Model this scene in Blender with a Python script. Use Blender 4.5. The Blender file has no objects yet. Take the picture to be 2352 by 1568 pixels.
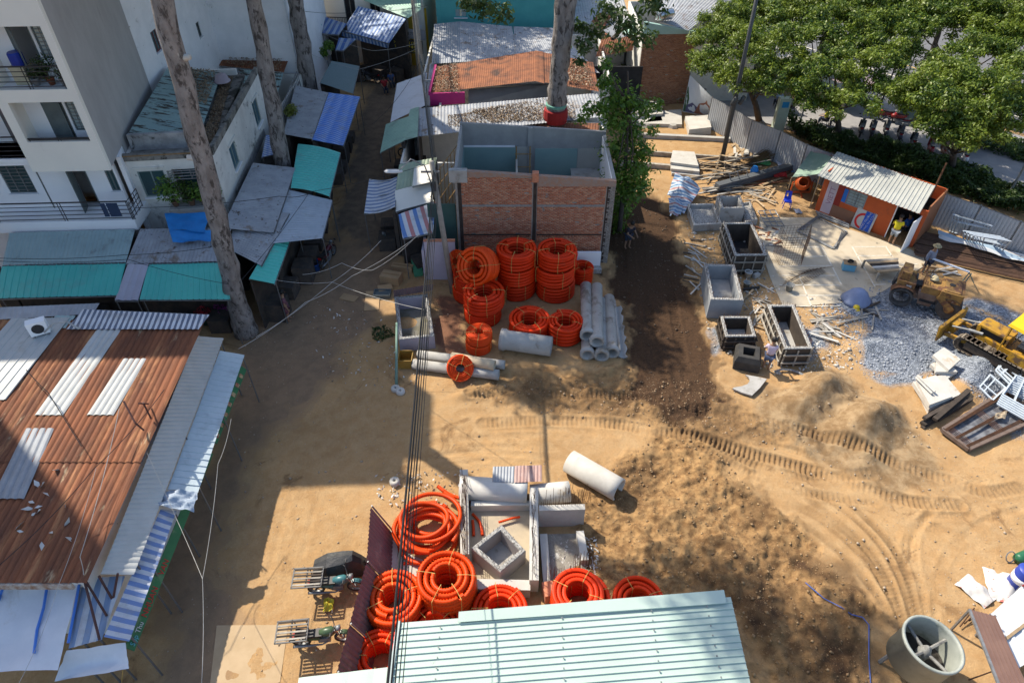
import bpy, bmesh, math, random
import numpy as np
from mathutils import Vector, Matrix, Euler
random.seed(7); RNG = np.random.default_rng(7)
R = math.radians
V_, MT_, MR_, mc_, ms_, ru_ = Vector, Matrix.Translation, Matrix.Rotation, math.cos, math.sin, random.uniform
sc = bpy.context.scene
C = sc.collection

# ------------------------------------------------------------------ camera
CAM_H, CAM_T = 21.0, R(42.1)
cd = bpy.data.cameras.new('camera'); cam = bpy.data.objects.new('camera', cd); C.objects.link(cam)
cd.sensor_width = 36.0; cd.lens = 24.0; cd.clip_start = 0.1; cd.clip_end = 2000
cam.location = (0,0, CAM_H); cam.rotation_euler = (R(90) - CAM_T, 0,0)
sc.camera = cam
sc.render.resolution_x, sc.render.resolution_y = 1024,682
# ------------------------------------------------------------------ light
SUN_AZ = V_((-0.76,0.65,0)).normalized(); SUN_EL = R(47)
sd = V_((SUN_AZ.x * mc_(SUN_EL), SUN_AZ.y * mc_(SUN_EL), ms_(SUN_EL)))
w = bpy.data.worlds.new('World'); sc.world = w; w.use_nodes = True
nt = w.node_tree; bg = nt.nodes['Background']
sky = nt.nodes.new('ShaderNodeTexSky'); sky.sky_type = 'NISHITA'; sky.sun_disc = False
sky.sun_elevation = SUN_EL; sky.sun_rotation = math.atan2(sd.x, sd.y)
sky.air_density = 1.0; sky.dust_density = 1.5; sky.ozone_density = 1.0
nt.links.new(sky.outputs[0], bg.inputs[0]); bg.inputs[1].default_value = 0.15
sl = bpy.data.lights.new('sun', 'SUN'); so = bpy.data.objects.new('sun', sl); C.objects.link(so)
sl.energy = 4.7; sl.angle = R(0.55); sl.color = (1.0,0.91,0.76)
so.rotation_euler = sd.to_track_quat('Z', 'Y').to_euler(); so.location = (-30,30,60)
sc.view_settings.view_transform = 'Standard'; sc.view_settings.look = 'None'
sc.view_settings.gamma = 1.0; sc.view_settings.use_curve_mapping = False
sc.view_settings.exposure = 0.6
sc.cycles.max_bounces = 6; sc.cycles.diffuse_bounces = 3; sc.cycles.transparent_max_bounces = 8

# ------------------------------------------------------------------ pixel -> place
FP, PCX, PCY = 1568.0,1176.0,784.0       # the photograph at 2352 x 1568
_s, _c = ms_(CAM_T), mc_(CAM_T)
def ray(px):
    u = (px[0] - PCX) / FP; v = (px[1] - PCY) / FP
    return V_((u, _c - v * _s, -_s - v * _c))
def G(px, z=0.0):
    d = ray(px); t = (z - CAM_H) / d.z
    return V_((d.x * t, d.y * t, z))
def zoom(ox, oy, s):
    return lambda x, y: ((ox + x / s) / 1.08844,(oy + y / s) / 1.08844)
def T(c, r):
    return zoom(640 * c, (0,570,1137)[r],2.7516)
def onplane(px, P0, e):
    """ray hits the vertical plane through P0 along e: (distance along e, height)"""
    d = ray(px); n = V_((-e[1], e[0]))
    t = (n.x * P0[0] + n.y * P0[1]) / (n.x * d.x + n.y * d.y)
    p = d * t
    return ((p.x - P0[0]) * e[0] + (p.y - P0[1]) * e[1], p.z + CAM_H)

# ------------------------------------------------------------------ ids
LOC = {}
def tag(o, label, cat, group=None):
    o['label'] = label; o['category'] = cat
    if group: o['group'] = group
    return o
def thing(name, label, cat, loc=(0,0,0), rz=0.0, group=None):
    o = bpy.data.objects.new(name, None); C.objects.link(o); o.empty_display_size = 0.2
    o.location = loc; o.rotation_euler = (0,0, rz); LOC[o] = V_(loc)
    return tag(o, label, cat, group)
def copy_tree(o, parent=None):
    c = o.copy(); C.objects.link(c); c.parent = parent
    for ch in list(o.children): copy_tree(ch, c)
    return c
def dup(o, loc, rz=0.0, label=None, group=None, rot=None, scale=None):
    c = copy_tree(o); c.location = loc; c.rotation_euler = rot if rot is not None else (0,0, rz); LOC[c] = V_(loc)
    if label: c['label'] = label
    if group: c['group'] = group
    if scale: c.scale = (scale,) * 3 if isinstance(scale, (int, float)) else scale
    return c

# ------------------------------------------------------------------ mesh builder
class MB:
    def __init__(s): s.v = []; s.f = []; s.m = []; s.mi = 0
    def add(s, vs, fs):
        o = len(s.v); s.v += [tuple(p) for p in vs]; s.f += [tuple(i + o for i in f) for f in fs]
        s.m += [s.mi] * len(fs); return s
    def box(s, c, size, rz=0.0, M=None):
        hx, hy, hz = size[0] / 2, size[1] / 2, size[2] / 2
        M = M or MR_(rz, 3, 'Z'); c = V_(c)
        vs = [c + M @ V_((x * hx, y * hy, z * hz)) for z in (-1,1) for y in (-1,1) for x in (-1,1)]
        return s.add(vs, [(0,2,3,1),(4,5,7,6),(0,1,5,4),(2,6,7,3),(0,4,6,2),(1,3,7,5)])
    def beam(s, p, q, w, h, up=(0,0,1)):
        p, q = V_(p), V_(q); d = (q - p); L = d.length
        if L < 1e-6: return s
        d /= L; up = V_(up)
        if abs(d.dot(up)) > 0.98: up = V_((0,1,0))
        sd_ = d.cross(up).normalized(); u = sd_.cross(d)
        M = Matrix((sd_, d, u)).transposed()
        return s.box((p + q) / 2,(w, L, h), M=M)
    def hexa(s, a, b):
        """prism between two equal loops"""
        n = len(a)
        fs = [tuple(range(n))[::-1], tuple(range(n, 2 * n))] + [(i, (i + 1) % n, n + (i + 1) % n, n + i) for i in range(n)]
        return s.add(list(a) + list(b), fs)
    def prism(s, poly, off):
        off = V_(off); a = [V_(p) for p in poly]
        return s.hexa(a, [p + off for p in a])
    def tube(s, pts, r, n=6, cap=True, closed=False):
        pts = [V_(p) for p in pts]; m = len(pts)
        rs = r if isinstance(r, (list, tuple, np.ndarray)) else [r] * m
        vs = []; ref = None
        for i in range(m):
            if closed: d = pts[(i + 1) % m] - pts[i - 1]
            else: d = pts[min(i + 1, m - 1)] - pts[max(i - 1,0)]
            d = d.normalized() if d.length > 1e-9 else V_((0,0,1))
            if ref is None:
                ref = V_((0,0,1)) if abs(d.z) < 0.9 else V_((1,0,0))
            a = (ref - d * ref.dot(d))
            a = a.normalized() if a.length > 1e-6 else d.orthogonal().normalized()
            b = d.cross(a); ref = a
            for k in range(n):
                t = 2 * math.pi * k / n
                vs.append(pts[i] + (a * mc_(t) + b * ms_(t)) * rs[i])
        fs = []
        for i in range(m if closed else m - 1):
            j = (i + 1) % m
            for k in range(n):
                fs.append((i * n + k, i * n + (k + 1) % n, j * n + (k + 1) % n, j * n + k))
        if cap and not closed:
            fs.append(tuple(range(n))[::-1]); fs.append(tuple((m - 1) * n + k for k in range(n)))
        return s.add(vs, fs)
    def lathe(s, prof, n=20, M=None, closed=False):
        M = M or Matrix.Identity(4); vs = []; m = len(prof)
        for (r, z) in prof:
            for k in range(n):
                t = 2 * math.pi * k / n
                vs.append(M @ V_((r * mc_(t), r * ms_(t), z)))
        fs = []
        for i in range(m if closed else m - 1):
            j = (i + 1) % m
            for k in range(n):
                fs.append((i * n + k, i * n + (k + 1) % n, j * n + (k + 1) % n, j * n + k))
        if not closed:
            if prof[0][0] > 1e-4: fs.append(tuple(range(n))[::-1])
            if prof[-1][0] > 1e-4: fs.append(tuple((m - 1) * n + k for k in range(n)))
        return s.add(vs, fs)
    def sheet(s, A, B, Cc, D, pitch=0.2, amp=0.018, kind='sine', sag=0.0, seg=6, jit=0.0):
        """corrugated sheet, ribs run A->D and B->C; A->B goes across the ribs"""
        A, B, Cc, D = map(V_, (A, B, Cc, D))
        nrm = (B - A).cross(D - A).normalized()
        if nrm.z < 0: nrm = -nrm
        L = ((B - A).length + (Cc - D).length) / 2; n = max(2, int(L / pitch))
        if kind == 'sine': prof = [(0,0),(0.25,0.7),(0.5,1),(0.75,0.7)]
        elif kind == 'box': prof = [(0,0),(0.62,0),(0.70,1),(0.92,1)]
        else: prof = [(0,0),(0.80,0),(0.86,1),(0.94,1)]
        us = [((i + a) / n, h) for i in range(n) for a, h in prof] + [(1.0,0)]
        ph = random.random() * 9
        vs = []
        for j in range(seg + 1):
            t = j / seg
            P = A.lerp(D, t); Q = B.lerp(Cc, t)
            for u, h in us:
                p = P.lerp(Q, u) + nrm * (h * amp)
                p.z -= sag * 4 * t * (1 - t)
                if jit: p.z += jit * ms_(u * L * 1.7 + ph + t * 3) * ms_(t * 4 + ph * u)
                vs.append(p)
        k = len(us)
        return s.add(vs, [(j * k + i, j * k + i + 1,(j + 1) * k + i + 1,(j + 1) * k + i) for j in range(seg) for i in range(k - 1)])
    def quadsheet(s, A, B, Cc, D, nx=8, ny=8, bulge=0.0, jit=0.0, seed=0):
        A, B, Cc, D = map(V_, (A, B, Cc, D)); rr = random.Random(seed); vs = []
        ph = [rr.random() * 6 for __ in range(6)]
        for j in range(ny + 1):
            for i in range(nx + 1):
                u, t = i / nx, j / ny
                p = A.lerp(B, u).lerp(D.lerp(Cc, u), t)
                p.z -= bulge * 16 * u * (1 - u) * t * (1 - t)
                if jit:
                    p.z += jit * (ms_(u * 9 + ph[0] + 3 * t) + ms_(t * 11 + ph[1] - 4 * u) + 0.6 * ms_((u + t) * 19 + ph[2]))
                vs.append(p)
        k = nx + 1
        return s.add(vs, [(j * k + i, j * k + i + 1,(j + 1) * k + i + 1,(j + 1) * k + i) for j in range(ny) for i in range(nx)])
    def build(s, name, mat, parent=None, local=False, smooth=False, base=None):
        me = bpy.data.meshes.new(name)
        vs = np.array(s.v, dtype=float).reshape(-1,3)
        if parent is not None: off = V_((0,0,0)) if local else LOC[parent]
        elif local: off = V_((0,0,0))
        else:
            mn, mx = vs.min(0), vs.max(0)
            off = V_(((mn[0] + mx[0]) / 2,(mn[1] + mx[1]) / 2, mn[2])) if base is None else V_(base)
        vs = vs - np.array(off)
        me.from_pydata(vs.tolist(),[], s.f)
        mats = mat if isinstance(mat, (list, tuple)) else [mat]
        for m_ in mats: me.materials.append(m_)
        if len(mats) > 1: me.polygons.foreach_set('material_index', s.m)
        if smooth: me.polygons.foreach_set('use_smooth', [True] * len(me.polygons))
        me.update()
        o = bpy.data.objects.new(name, me); C.objects.link(o)
        if parent is not None:
            o.parent = parent; LOC[o] = LOC[parent].copy() if not local else V_((0,0,0))
        else:
            o.location = off; LOC[o] = off
        return o
def part(name, mat, parent, fn, smooth=False, local=False):
    m = MB(); fn(m); return m.build(name, mat, parent, local=local, smooth=smooth)
def np_obj(name, vs, fs, mat, parent=None, smooth=False, off=None):
    """numpy verts (n,3) and equal sized faces (m,k)"""
    vs = np.asarray(vs, dtype=np.float32); fs = np.asarray(fs, dtype=np.int32)
    if off is None: off = LOC[parent] if parent is not None else V_((float(vs[:, 0].mean()), float(vs[:, 1].mean()), float(vs[:, 2].min())))
    me = bpy.data.meshes.new(name); k = fs.shape[1]
    me.vertices.add(len(vs)); me.vertices.foreach_set('co', (vs - np.array(off, dtype=np.float32)).ravel())
    me.loops.add(fs.size); me.loops.foreach_set('vertex_index', fs.ravel())
    me.polygons.add(len(fs)); me.polygons.foreach_set('loop_start', np.arange(len(fs), dtype=np.int32) * k)
    if smooth: me.polygons.foreach_set('use_smooth', np.ones(len(fs), dtype=bool))
    me.update(calc_edges=True); me.validate()
    me.materials.append(mat)
    o = bpy.data.objects.new(name, me); C.objects.link(o)
    if parent is not None: o.parent = parent; LOC[o] = LOC[parent].copy()
    else: o.location = off; LOC[o] = V_(off)
    return o

# ------------------------------------------------------------------ materials
def _mix(nt, fac, a, b, mode='MIX'):
    n = nt.nodes.new('ShaderNodeMix'); n.data_type = 'RGBA'; n.blend_type = mode
    for i, s_ in ((0, fac),(6, a),(7, b)):
        if isinstance(s_, (int, float)): n.inputs[i].default_value = s_
        elif isinstance(s_, (tuple, list)): n.inputs[i].default_value = (*s_[:3],1)
        else: nt.links.new(s_, n.inputs[i])
    return n.outputs[2]
def _noise(nt, vec, scale, detail=4.0, rough=0.6, dist=0.0):
    n = nt.nodes.new('ShaderNodeTexNoise'); n.inputs['Scale'].default_value = scale
    n.inputs['Detail'].default_value = detail; n.inputs['Roughness'].default_value = rough; n.inputs['Distortion'].default_value = dist
    if vec is not None: nt.links.new(vec, n.inputs['Vector'])
    return n.outputs[0]
def _ramp(nt, fac, lo, hi):
    n = nt.nodes.new('ShaderNodeMapRange'); n.inputs[1].default_value = lo; n.inputs[2].default_value = hi
    n.interpolation_type = 'SMOOTHSTEP'
    nt.links.new(fac, n.inputs[0]); return n.outputs[0]
def _math(nt, op, a, b=None):
    n = nt.nodes.new('ShaderNodeMath'); n.operation = op
    for i, s_ in enumerate((a, b)):
        if s_ is None: continue
        if isinstance(s_, (int, float)): n.inputs[i].default_value = s_
        else: nt.links.new(s_, n.inputs[i])
    return n.outputs[0]
def _pos(nt, scale=None, rot=None):
    g = nt.nodes.new('ShaderNodeNewGeometry'); out = g.outputs['Position']
    if scale or rot:
        m = nt.nodes.new('ShaderNodeMapping'); nt.links.new(out, m.inputs[0])
        if rot: m.inputs['Rotation'].default_value = rot
        if scale: m.inputs['Scale'].default_value = scale
        out = m.outputs[0]
    return out
def _bump(nt, h, strength, dist, bsdf):
    b = nt.nodes.new('ShaderNodeBump'); b.inputs['Strength'].default_value = strength; b.inputs['Distance'].default_value = dist
    nt.links.new(h, b.inputs['Height']); nt.links.new(b.outputs[0], bsdf.inputs['Normal'])
def newmat(name):
    m = bpy.data.materials.new(name); m.use_nodes = True
    return m, m.node_tree, m.node_tree.nodes['Principled BSDF']
MATS = {}
def mat(name, c1, c2=None, scale=3.0, rough=0.8, metal=0.0, bump=0.25, bdist=0.01, bscale=None, stain=None, sscale=1.2, slo=0.52, shi=0.7,
        stretch=None, rnd=0.0, spec=0.4, stain2=None, s2scale=6.0, s2lo=0.6, s2hi=0.66):
    if name in MATS: return MATS[name]
    m, nt, b = newmat(name)
    vec = _pos(nt, stretch) if stretch else _pos(nt)
    c2 = c2 or tuple(x * 0.75 for x in c1)
    f = _ramp(nt, _noise(nt, vec, scale, 6,0.65),0.3,0.7)
    col = _mix(nt, f, c1, c2)
    if stain:
        f2 = _ramp(nt, _noise(nt, vec, sscale, 7,0.7,0.3), slo, shi)
        col = _mix(nt, f2, col, stain)
    if stain2:
        f3 = _ramp(nt, _noise(nt, vec, s2scale, 5,0.7,0.2), s2lo, s2hi)
        col = _mix(nt, f3, col, stain2)
    if rnd:
        oi = nt.nodes.new('ShaderNodeObjectInfo'); hsv = nt.nodes.new('ShaderNodeHueSaturation')
        mr = nt.nodes.new('ShaderNodeMapRange'); nt.links.new(oi.outputs['Random'], mr.inputs[0])
        mr.inputs[3].default_value = 1 - rnd; mr.inputs[4].default_value = 1 + rnd
        nt.links.new(mr.outputs[0], hsv.inputs['Value']); nt.links.new(col, hsv.inputs['Color']); col = hsv.outputs[0]
    nt.links.new(col, b.inputs['Base Color'])
    b.inputs['Roughness'].default_value = rough; b.inputs['Metallic'].default_value = metal; b.inputs['Specular IOR Level'].default_value = spec
    if bump: _bump(nt, _noise(nt, _pos(nt), bscale or scale * 6,5,0.7), bump, bdist, b)
    MATS[name] = m; return m
def stripes(name, cols, period, direction, rough=0.7, dirt=(0.25,0.24,0.22), duty=None):
    """flat printed stripes; direction = unit vector across the stripes"""
    if name in MATS: return MATS[name]
    m, nt, b = newmat(name)
    g = nt.nodes.new('ShaderNodeNewGeometry'); d = nt.nodes.new('ShaderNodeVectorMath'); d.operation = 'DOT_PRODUCT'
    nt.links.new(g.outputs['Position'], d.inputs[0]); d.inputs[1].default_value = direction
    v = _math(nt, 'FRACT', _math(nt, 'MULTIPLY', d.outputs['Value'],1.0 / period))
    r = nt.nodes.new('ShaderNodeValToRGB'); r.color_ramp.interpolation = 'CONSTANT'; el = r.color_ramp.elements
    pos = duty or [i / len(cols) for i in range(len(cols))]
    el[0].position = pos[0]; el[0].color = (*cols[0],1); el[1].position = pos[1]; el[1].color = (*cols[1],1)
    for p_, c_ in zip(pos[2:], cols[2:]): e_ = el.new(p_); e_.color = (*c_, 1)
    nt.links.new(v, r.inputs[0])
    f = _ramp(nt, _noise(nt, _pos(nt),1.6,6,0.7),0.45,0.75)
    fm = _math(nt, 'MULTIPLY', f, 0.55)
    nt.links.new(_mix(nt, fm, r.outputs[0], dirt), b.inputs['Base Color'])
    b.inputs['Roughness'].default_value = rough
    MATS[name] = m; return m

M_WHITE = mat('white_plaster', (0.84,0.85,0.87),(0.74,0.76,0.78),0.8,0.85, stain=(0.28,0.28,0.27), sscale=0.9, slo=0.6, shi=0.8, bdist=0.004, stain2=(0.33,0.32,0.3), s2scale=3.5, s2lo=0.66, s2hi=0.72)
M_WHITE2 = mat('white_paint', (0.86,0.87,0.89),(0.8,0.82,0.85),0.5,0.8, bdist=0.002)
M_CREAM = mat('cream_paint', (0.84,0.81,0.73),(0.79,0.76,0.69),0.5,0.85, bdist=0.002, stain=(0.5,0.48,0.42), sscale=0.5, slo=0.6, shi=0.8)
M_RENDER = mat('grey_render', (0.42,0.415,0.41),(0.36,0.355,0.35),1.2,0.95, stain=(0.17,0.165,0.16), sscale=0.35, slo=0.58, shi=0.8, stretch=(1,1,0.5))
M_OLDWALL = mat('weathered_white_wall', (0.74,0.73,0.68),(0.62,0.61,0.57),1.2,0.9, stain=(0.17,0.165,0.15), sscale=0.8, slo=0.56, shi=0.72, stain2=(0.12,0.12,0.11), s2scale=2.5, s2lo=0.64, s2hi=0.7)
M_BLACK = mat('black_metal', (0.02,0.022,0.025),(0.035,0.035,0.04),5,0.5, bump=0)
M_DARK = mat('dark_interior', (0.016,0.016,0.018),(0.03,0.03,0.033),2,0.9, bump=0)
M_FRAME = mat('grey_green_frame', (0.12,0.15,0.155),(0.09,0.115,0.12),2,0.6, bump=0)
M_STEEL = mat('galvanised_steel', (0.27,0.28,0.29),(0.17,0.175,0.18),4,0.55, metal=0.4, bump=0.1)
M_PAINTST = mat('pale_blue_steel', (0.5,0.57,0.64),(0.42,0.48,0.55),5,0.55, bump=0.05, stain=(0.3,0.25,0.2), sscale=4, slo=0.6, shi=0.75)
M_RUSTBAR = mat('rusty_bar', (0.13,0.06,0.03),(0.07,0.035,0.02),6,0.9, rnd=0.25)
M_RUST = mat('rust_sheet', (0.23,0.082,0.036),(0.12,0.047,0.026),0.9,0.85, stain=(0.37,0.175,0.08), sscale=0.8, slo=0.5, shi=0.72, stretch=(2.4,0.5,1), stain2=(0.42,0.32,0.2), s2scale=0.9, s2lo=0.62, s2hi=0.72, bump=0.1, rnd=0.12)
M_RUST2 = mat('orange_rust_sheet', (0.28,0.105,0.045),(0.15,0.058,0.03),1.6,0.85, stain=(0.07,0.038,0.027), sscale=0.8, slo=0.5, shi=0.66, bump=0.15, rnd=0.12)
M_ZINC = mat('zinc_sheet', (0.3,0.32,0.35),(0.24,0.255,0.28),1.5,0.55, metal=0.15, stain=(0.3,0.25,0.21), sscale=0.9, slo=0.58, shi=0.75, stain2=(0.16,0.1,0.07), s2scale=3, s2lo=0.68, s2hi=0.74, bump=0.1)
M_ZINCW = mat('white_sheet', (0.48,0.49,0.48),(0.41,0.42,0.41),1.2,0.6, stain=(0.4,0.38,0.34), sscale=0.8, slo=0.55, shi=0.75, bump=0.08)
M_ZINCD = mat('dirty_zinc_sheet', (0.38,0.395,0.42),(0.28,0.295,0.32),1.5,0.65, stain=(0.2,0.155,0.12), sscale=1.1, slo=0.54, shi=0.68, stain2=(0.085,0.06,0.045), s2scale=3.2, s2lo=0.6, s2hi=0.66, bump=0.1)
M_GREYGREEN = mat('grey_green_sheet', (0.34,0.46,0.46),(0.29,0.4,0.41),1.2,0.6, stain=(0.18,0.2,0.2), sscale=1.0, slo=0.55, shi=0.75, bump=0.06)
M_OLDGREEN = mat('old_green_sheet', (0.3,0.42,0.4),(0.25,0.36,0.36),1.3,0.7, stain=(0.05,0.04,0.032), sscale=1.1, slo=0.5, shi=0.58, stretch=(0.6,3,1), bump=0.1)
M_TEAL = mat('teal_sheet', (0.1,0.56,0.48),(0.08,0.5,0.44),0.9,0.45, stain=(0.13,0.45,0.4), sscale=0.7, bump=0.05, stain2=(0.1,0.22,0.2), s2scale=2, s2lo=0.64, s2hi=0.75)
M_TEALL = mat('pale_green_sheet', (0.3,0.5,0.4),(0.25,0.43,0.35),0.9,0.5, stain=(0.2,0.3,0.25), sscale=1.0, bump=0.05)
M_MINT = mat('mint_sheet', (0.42,0.52,0.465),(0.39,0.49,0.435),0.7,0.5, stain=(0.39,0.47,0.42), sscale=0.5, bump=0.05, stain2=(0.3,0.36,0.31), s2scale=3, s2lo=.66, s2hi=.76, rnd=.05)
M_BLUESH = mat('bright_blue_sheet', (0.06,0.2,0.62),(0.05,0.16,0.52),1,0.45, bump=0.05)
M_ALU = mat('fence_grey_sheet', (0.4,0.42,0.45),(0.34,0.36,0.39),1.2,0.5, metal=0.1, stain=(0.25,0.23,0.2), sscale=0.9, slo=0.6, shi=0.8, bump=0.06)
M_PURPLE = mat('purple_brown_sheet', (0.16,0.115,0.125),(0.125,0.09,0.1),1.5,0.5, stain=(0.25,0.2,0.19), sscale=1.4, bump=0.08)
M_CONC = mat('concrete', (0.42,0.41,0.39),(0.34,0.33,0.31),1.6,0.92, stain=(0.19,0.165,0.13), sscale=1.3, slo=0.5, shi=0.72, bump=0.3, bdist=0.008)
M_CONCL = mat('pale_concrete', (0.52,0.5,0.46),(0.44,0.42,0.38),1.8,0.9, stain=(0.36,0.27,0.16), sscale=1.0, slo=0.56, shi=0.72, bump=0.3, bdist=0.008, rnd=0.08)
M_CONCB = mat('fresh_grey_concrete', (0.3,0.32,0.34),(0.24,0.26,0.28),1.4,0.9, stain=(0.4,0.4,0.4), sscale=1.6, slo=0.56, shi=0.75, bump=0.3, bdist=0.008)
M_ROUGHC = mat('broken_concrete', (0.5,0.49,0.46),(0.16,0.155,0.15),14,0.95, bump=0.8, bdist=0.03, bscale=22)
M_WOOD = mat('raw_timber', (0.42,0.31,0.19),(0.3,0.21,0.12),2.5,0.85, rnd=0.25, bump=0.2)
M_WOODD = mat('dark_timber', (0.075,0.058,0.045),(0.045,0.035,0.028),3,0.9, rnd=0.3, bump=0.3)
M_WOODG = mat('grey_timber', (0.36,0.33,0.28),(0.22,0.2,0.17),3,0.9, rnd=0.3, bump=0.3)
M_CARD = mat('cardboard', (0.42,0.28,0.15),(0.36,0.24,0.13),2,0.85, rnd=0.15, bump=0.1)
M_ORANGE = mat('orange_plastic', (0.74,0.04,0.003),(0.62,0.03,0.002),1.6,0.5, bump=0.0, rnd=0.14, spec=0.22, stain=(.5,.06,.02), sscale=2.2, slo=.56, shi=.8)
M_ORANGE2 = mat('bright_orange_plastic', (0.76,0.07,0.004),(0.66,0.05,0.003),1.6,0.48, bump=0.0, rnd=0.1, spec=0.25, stain=(.55,.1,.03), sscale=2.2, slo=.56, shi=.8)
M_STRAP = mat('yellow_strap', (0.62,0.42,0.12), None, 3,0.6, bump=0)
M_RUBBER = mat('rubber', (0.022,0.021,0.02),(0.05,0.045,0.04),6,0.85, bump=0.2)
M_DUSTYRUB = mat('dusty_rubber', (0.085,0.083,0.085),(0.05,0.048,0.048),5,0.9, bump=0.2)
M_CABLE = mat('black_cable', (0.015,0.015,0.016), None, 3,0.55, bump=0)
M_CABLEW = mat('grey_cable', (0.45,0.44,0.42), None, 3,0.6, bump=0)
M_BLUETARP = mat('blue_tarp', (0.02,0.24,0.62),(0.016,0.18,0.5),2,0.55, bump=0.3, bscale=9, bdist=0.02)
M_WHITETARP = mat('white_tarp', (0.66,0.68,0.72),(0.55,0.58,0.63),0.8,0.7, bump=0.4, bscale=3, bdist=0.03, stain=(0.42,0.4,0.36), sscale=0.7, slo=0.58, shi=0.78)
M_BARK = mat('bark', (0.31,0.285,0.27),(0.17,0.15,0.14),3.0,0.95, stain=(0.07,0.06,0.055), sscale=3.6, slo=0.5, shi=0.6, bump=1.0, bdist=0.05, bscale=9, stretch=(1,1,0.45), stain2=(0.4,0.37,0.34), s2scale=3.2, s2lo=0.62, s2hi=0.7)
M_BARKD = mat('dark_bark', (0.085,0.068,0.058),(0.045,0.038,0.034),3,0.95, bump=1.0, bdist=0.03, bscale=10, stretch=(1,1,0.5))
M_YELLOWM = mat('machine_yellow', (0.42,0.23,0.016),(0.32,0.17,0.018),2,0.55, stain=(0.12,0.07,0.035), sscale=2.2, slo=0.5, shi=0.62, bump=0.15)
M_RUSTYM = mat('rusty_machine_yellow', (0.33,0.19,0.05),(0.2,0.11,0.04),2.5,0.75, stain=(0.12,0.055,0.03), sscale=2.2, slo=0.46, shi=0.58, bump=0.3, stain2=(0.42,0.38,0.34), s2scale=2.2, s2lo=0.64, s2hi=0.72)
M_CANOPY = mat('yellow_canopy', (0.72,0.5,0.01),(0.66,0.44,0.01),1,0.45, bump=0.05)
M_SKIN = mat('skin', (0.33,0.19,0.12), None, 4,0.6, bump=0)
M_HAIR = mat('dark_hair', (0.012,0.01,0.009), None, 4,0.6, bump=0)
def plain(name, c, rough=0.6, metal=0.0, rnd=0.0):
    return mat(name, c, tuple(x * 0.88 for x in c),3, rough, metal, bump=0.05, rnd=rnd)
M_GLASS = mat('window_glass', (0.05,0.09,0.095),(0.035,0.065,0.07),0.6,0.12, bump=0, spec=0.6)
M_GLASSW = mat('frosted_glass', (0.34,0.42,0.43),(0.28,0.36,0.37),0.6,0.25, bump=0, spec=0.5)

def leafmat(name, c1, c2, c3, tr=0.35):
    m, nt, b = newmat(name)
    oi = nt.nodes.new('ShaderNodeNewGeometry')
    rnd = oi.outputs['Random Per Island']
    r = nt.nodes.new('ShaderNodeValToRGB'); el = r.color_ramp.elements
    el[0].position = 0.0; el[0].color = (*c1,1); el[1].position = 1.0; el[1].color = (*c3,1)
    e2 = el.new(0.55); e2.color = (*c2,1)
    nt.links.new(rnd, r.inputs[0])
    f = _ramp(nt, _noise(nt, _pos(nt),0.45,3,0.6),0.35,0.65)
    col = _mix(nt, _math(nt, 'MULTIPLY', f, 0.6), r.outputs[0], c3)
    nt.links.new(col, b.inputs['Base Color']); b.inputs['Roughness'].default_value = 0.5
    t = nt.nodes.new('ShaderNodeBsdfTranslucent'); nt.links.new(col, t.inputs[0])
    mx = nt.nodes.new('ShaderNodeMixShader'); mx.inputs[0].default_value = tr
    out = nt.nodes['Material Output']
    nt.links.new(b.outputs[0], mx.inputs[1]); nt.links.new(t.outputs[0], mx.inputs[2]); nt.links.new(mx.outputs[0], out.inputs[0])
    return m
M_LEAF = leafmat('street_tree_leaf', (0.025,0.062,0.01),(0.075,0.145,0.016),(0.24,0.3,0.034))
M_LEAFY = leafmat('young_tree_leaf', (0.045,0.12,0.015),(0.085,0.19,0.02),(0.16,0.26,0.03))
M_LEAFD = leafmat('dark_leaf', (0.028,0.055,0.012),(0.045,0.085,0.018),(0.07,0.12,0.025))
M_LITTER = leafmat('dry_leaf_litter', (0.13,0.085,0.05),(0.22,0.15,0.09),(0.36,0.26,0.16),0.1)
# ------------------------------------------------------------------ ground
def vnoise(x, y, cell, seed):
    x = np.asarray(x, float) / cell; y = np.asarray(y, float) / cell
    xi = np.floor(x).astype(np.int64); yi = np.floor(y).astype(np.int64); fx = x - xi; fy = y - yi
    fx = fx * fx * (3 - 2 * fx); fy = fy * fy * (3 - 2 * fy)
    def h(a, b):
        n = (a * 374761393 + b * 668265263 + seed * 1442695041) & 0xffffffff
        n = ((n ^ (n >> 13)) * 1274126177) & 0xffffffff
        return ((n ^ (n >> 16)) & 0xffff) / 65535.0
    return (h(xi, yi) * (1 - fx) + h(xi + 1, yi) * fx) * (1 - fy) + (h(xi, yi + 1) * (1 - fx) + h(xi + 1, yi + 1) * fx) * fy
def fbm(x, y, cell, seed, oct=4, gain=0.55):
    s_ = 0; a = 1; t = 0
    for i in range(oct): s_ = s_ + a * (vnoise(x, y, cell / 2 ** i, seed + i * 17) - 0.5); t += a; a *= gain
    return s_ / t * 2
def inpoly(x, y, poly):
    r = np.zeros(x.shape, bool); n = len(poly); j = n - 1
    for i in range(n):
        xi, yi = poly[i]; xj, yj = poly[j]
        c_ = ((yi > y) != (yj > y)) & (x < (xj - xi) * (y - yi) / (yj - yi + 1e-12) + xi)
        r ^= c_; j = i
    return r
def wp(pts): return [tuple(G(p)[:2]) for p in pts]
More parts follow.
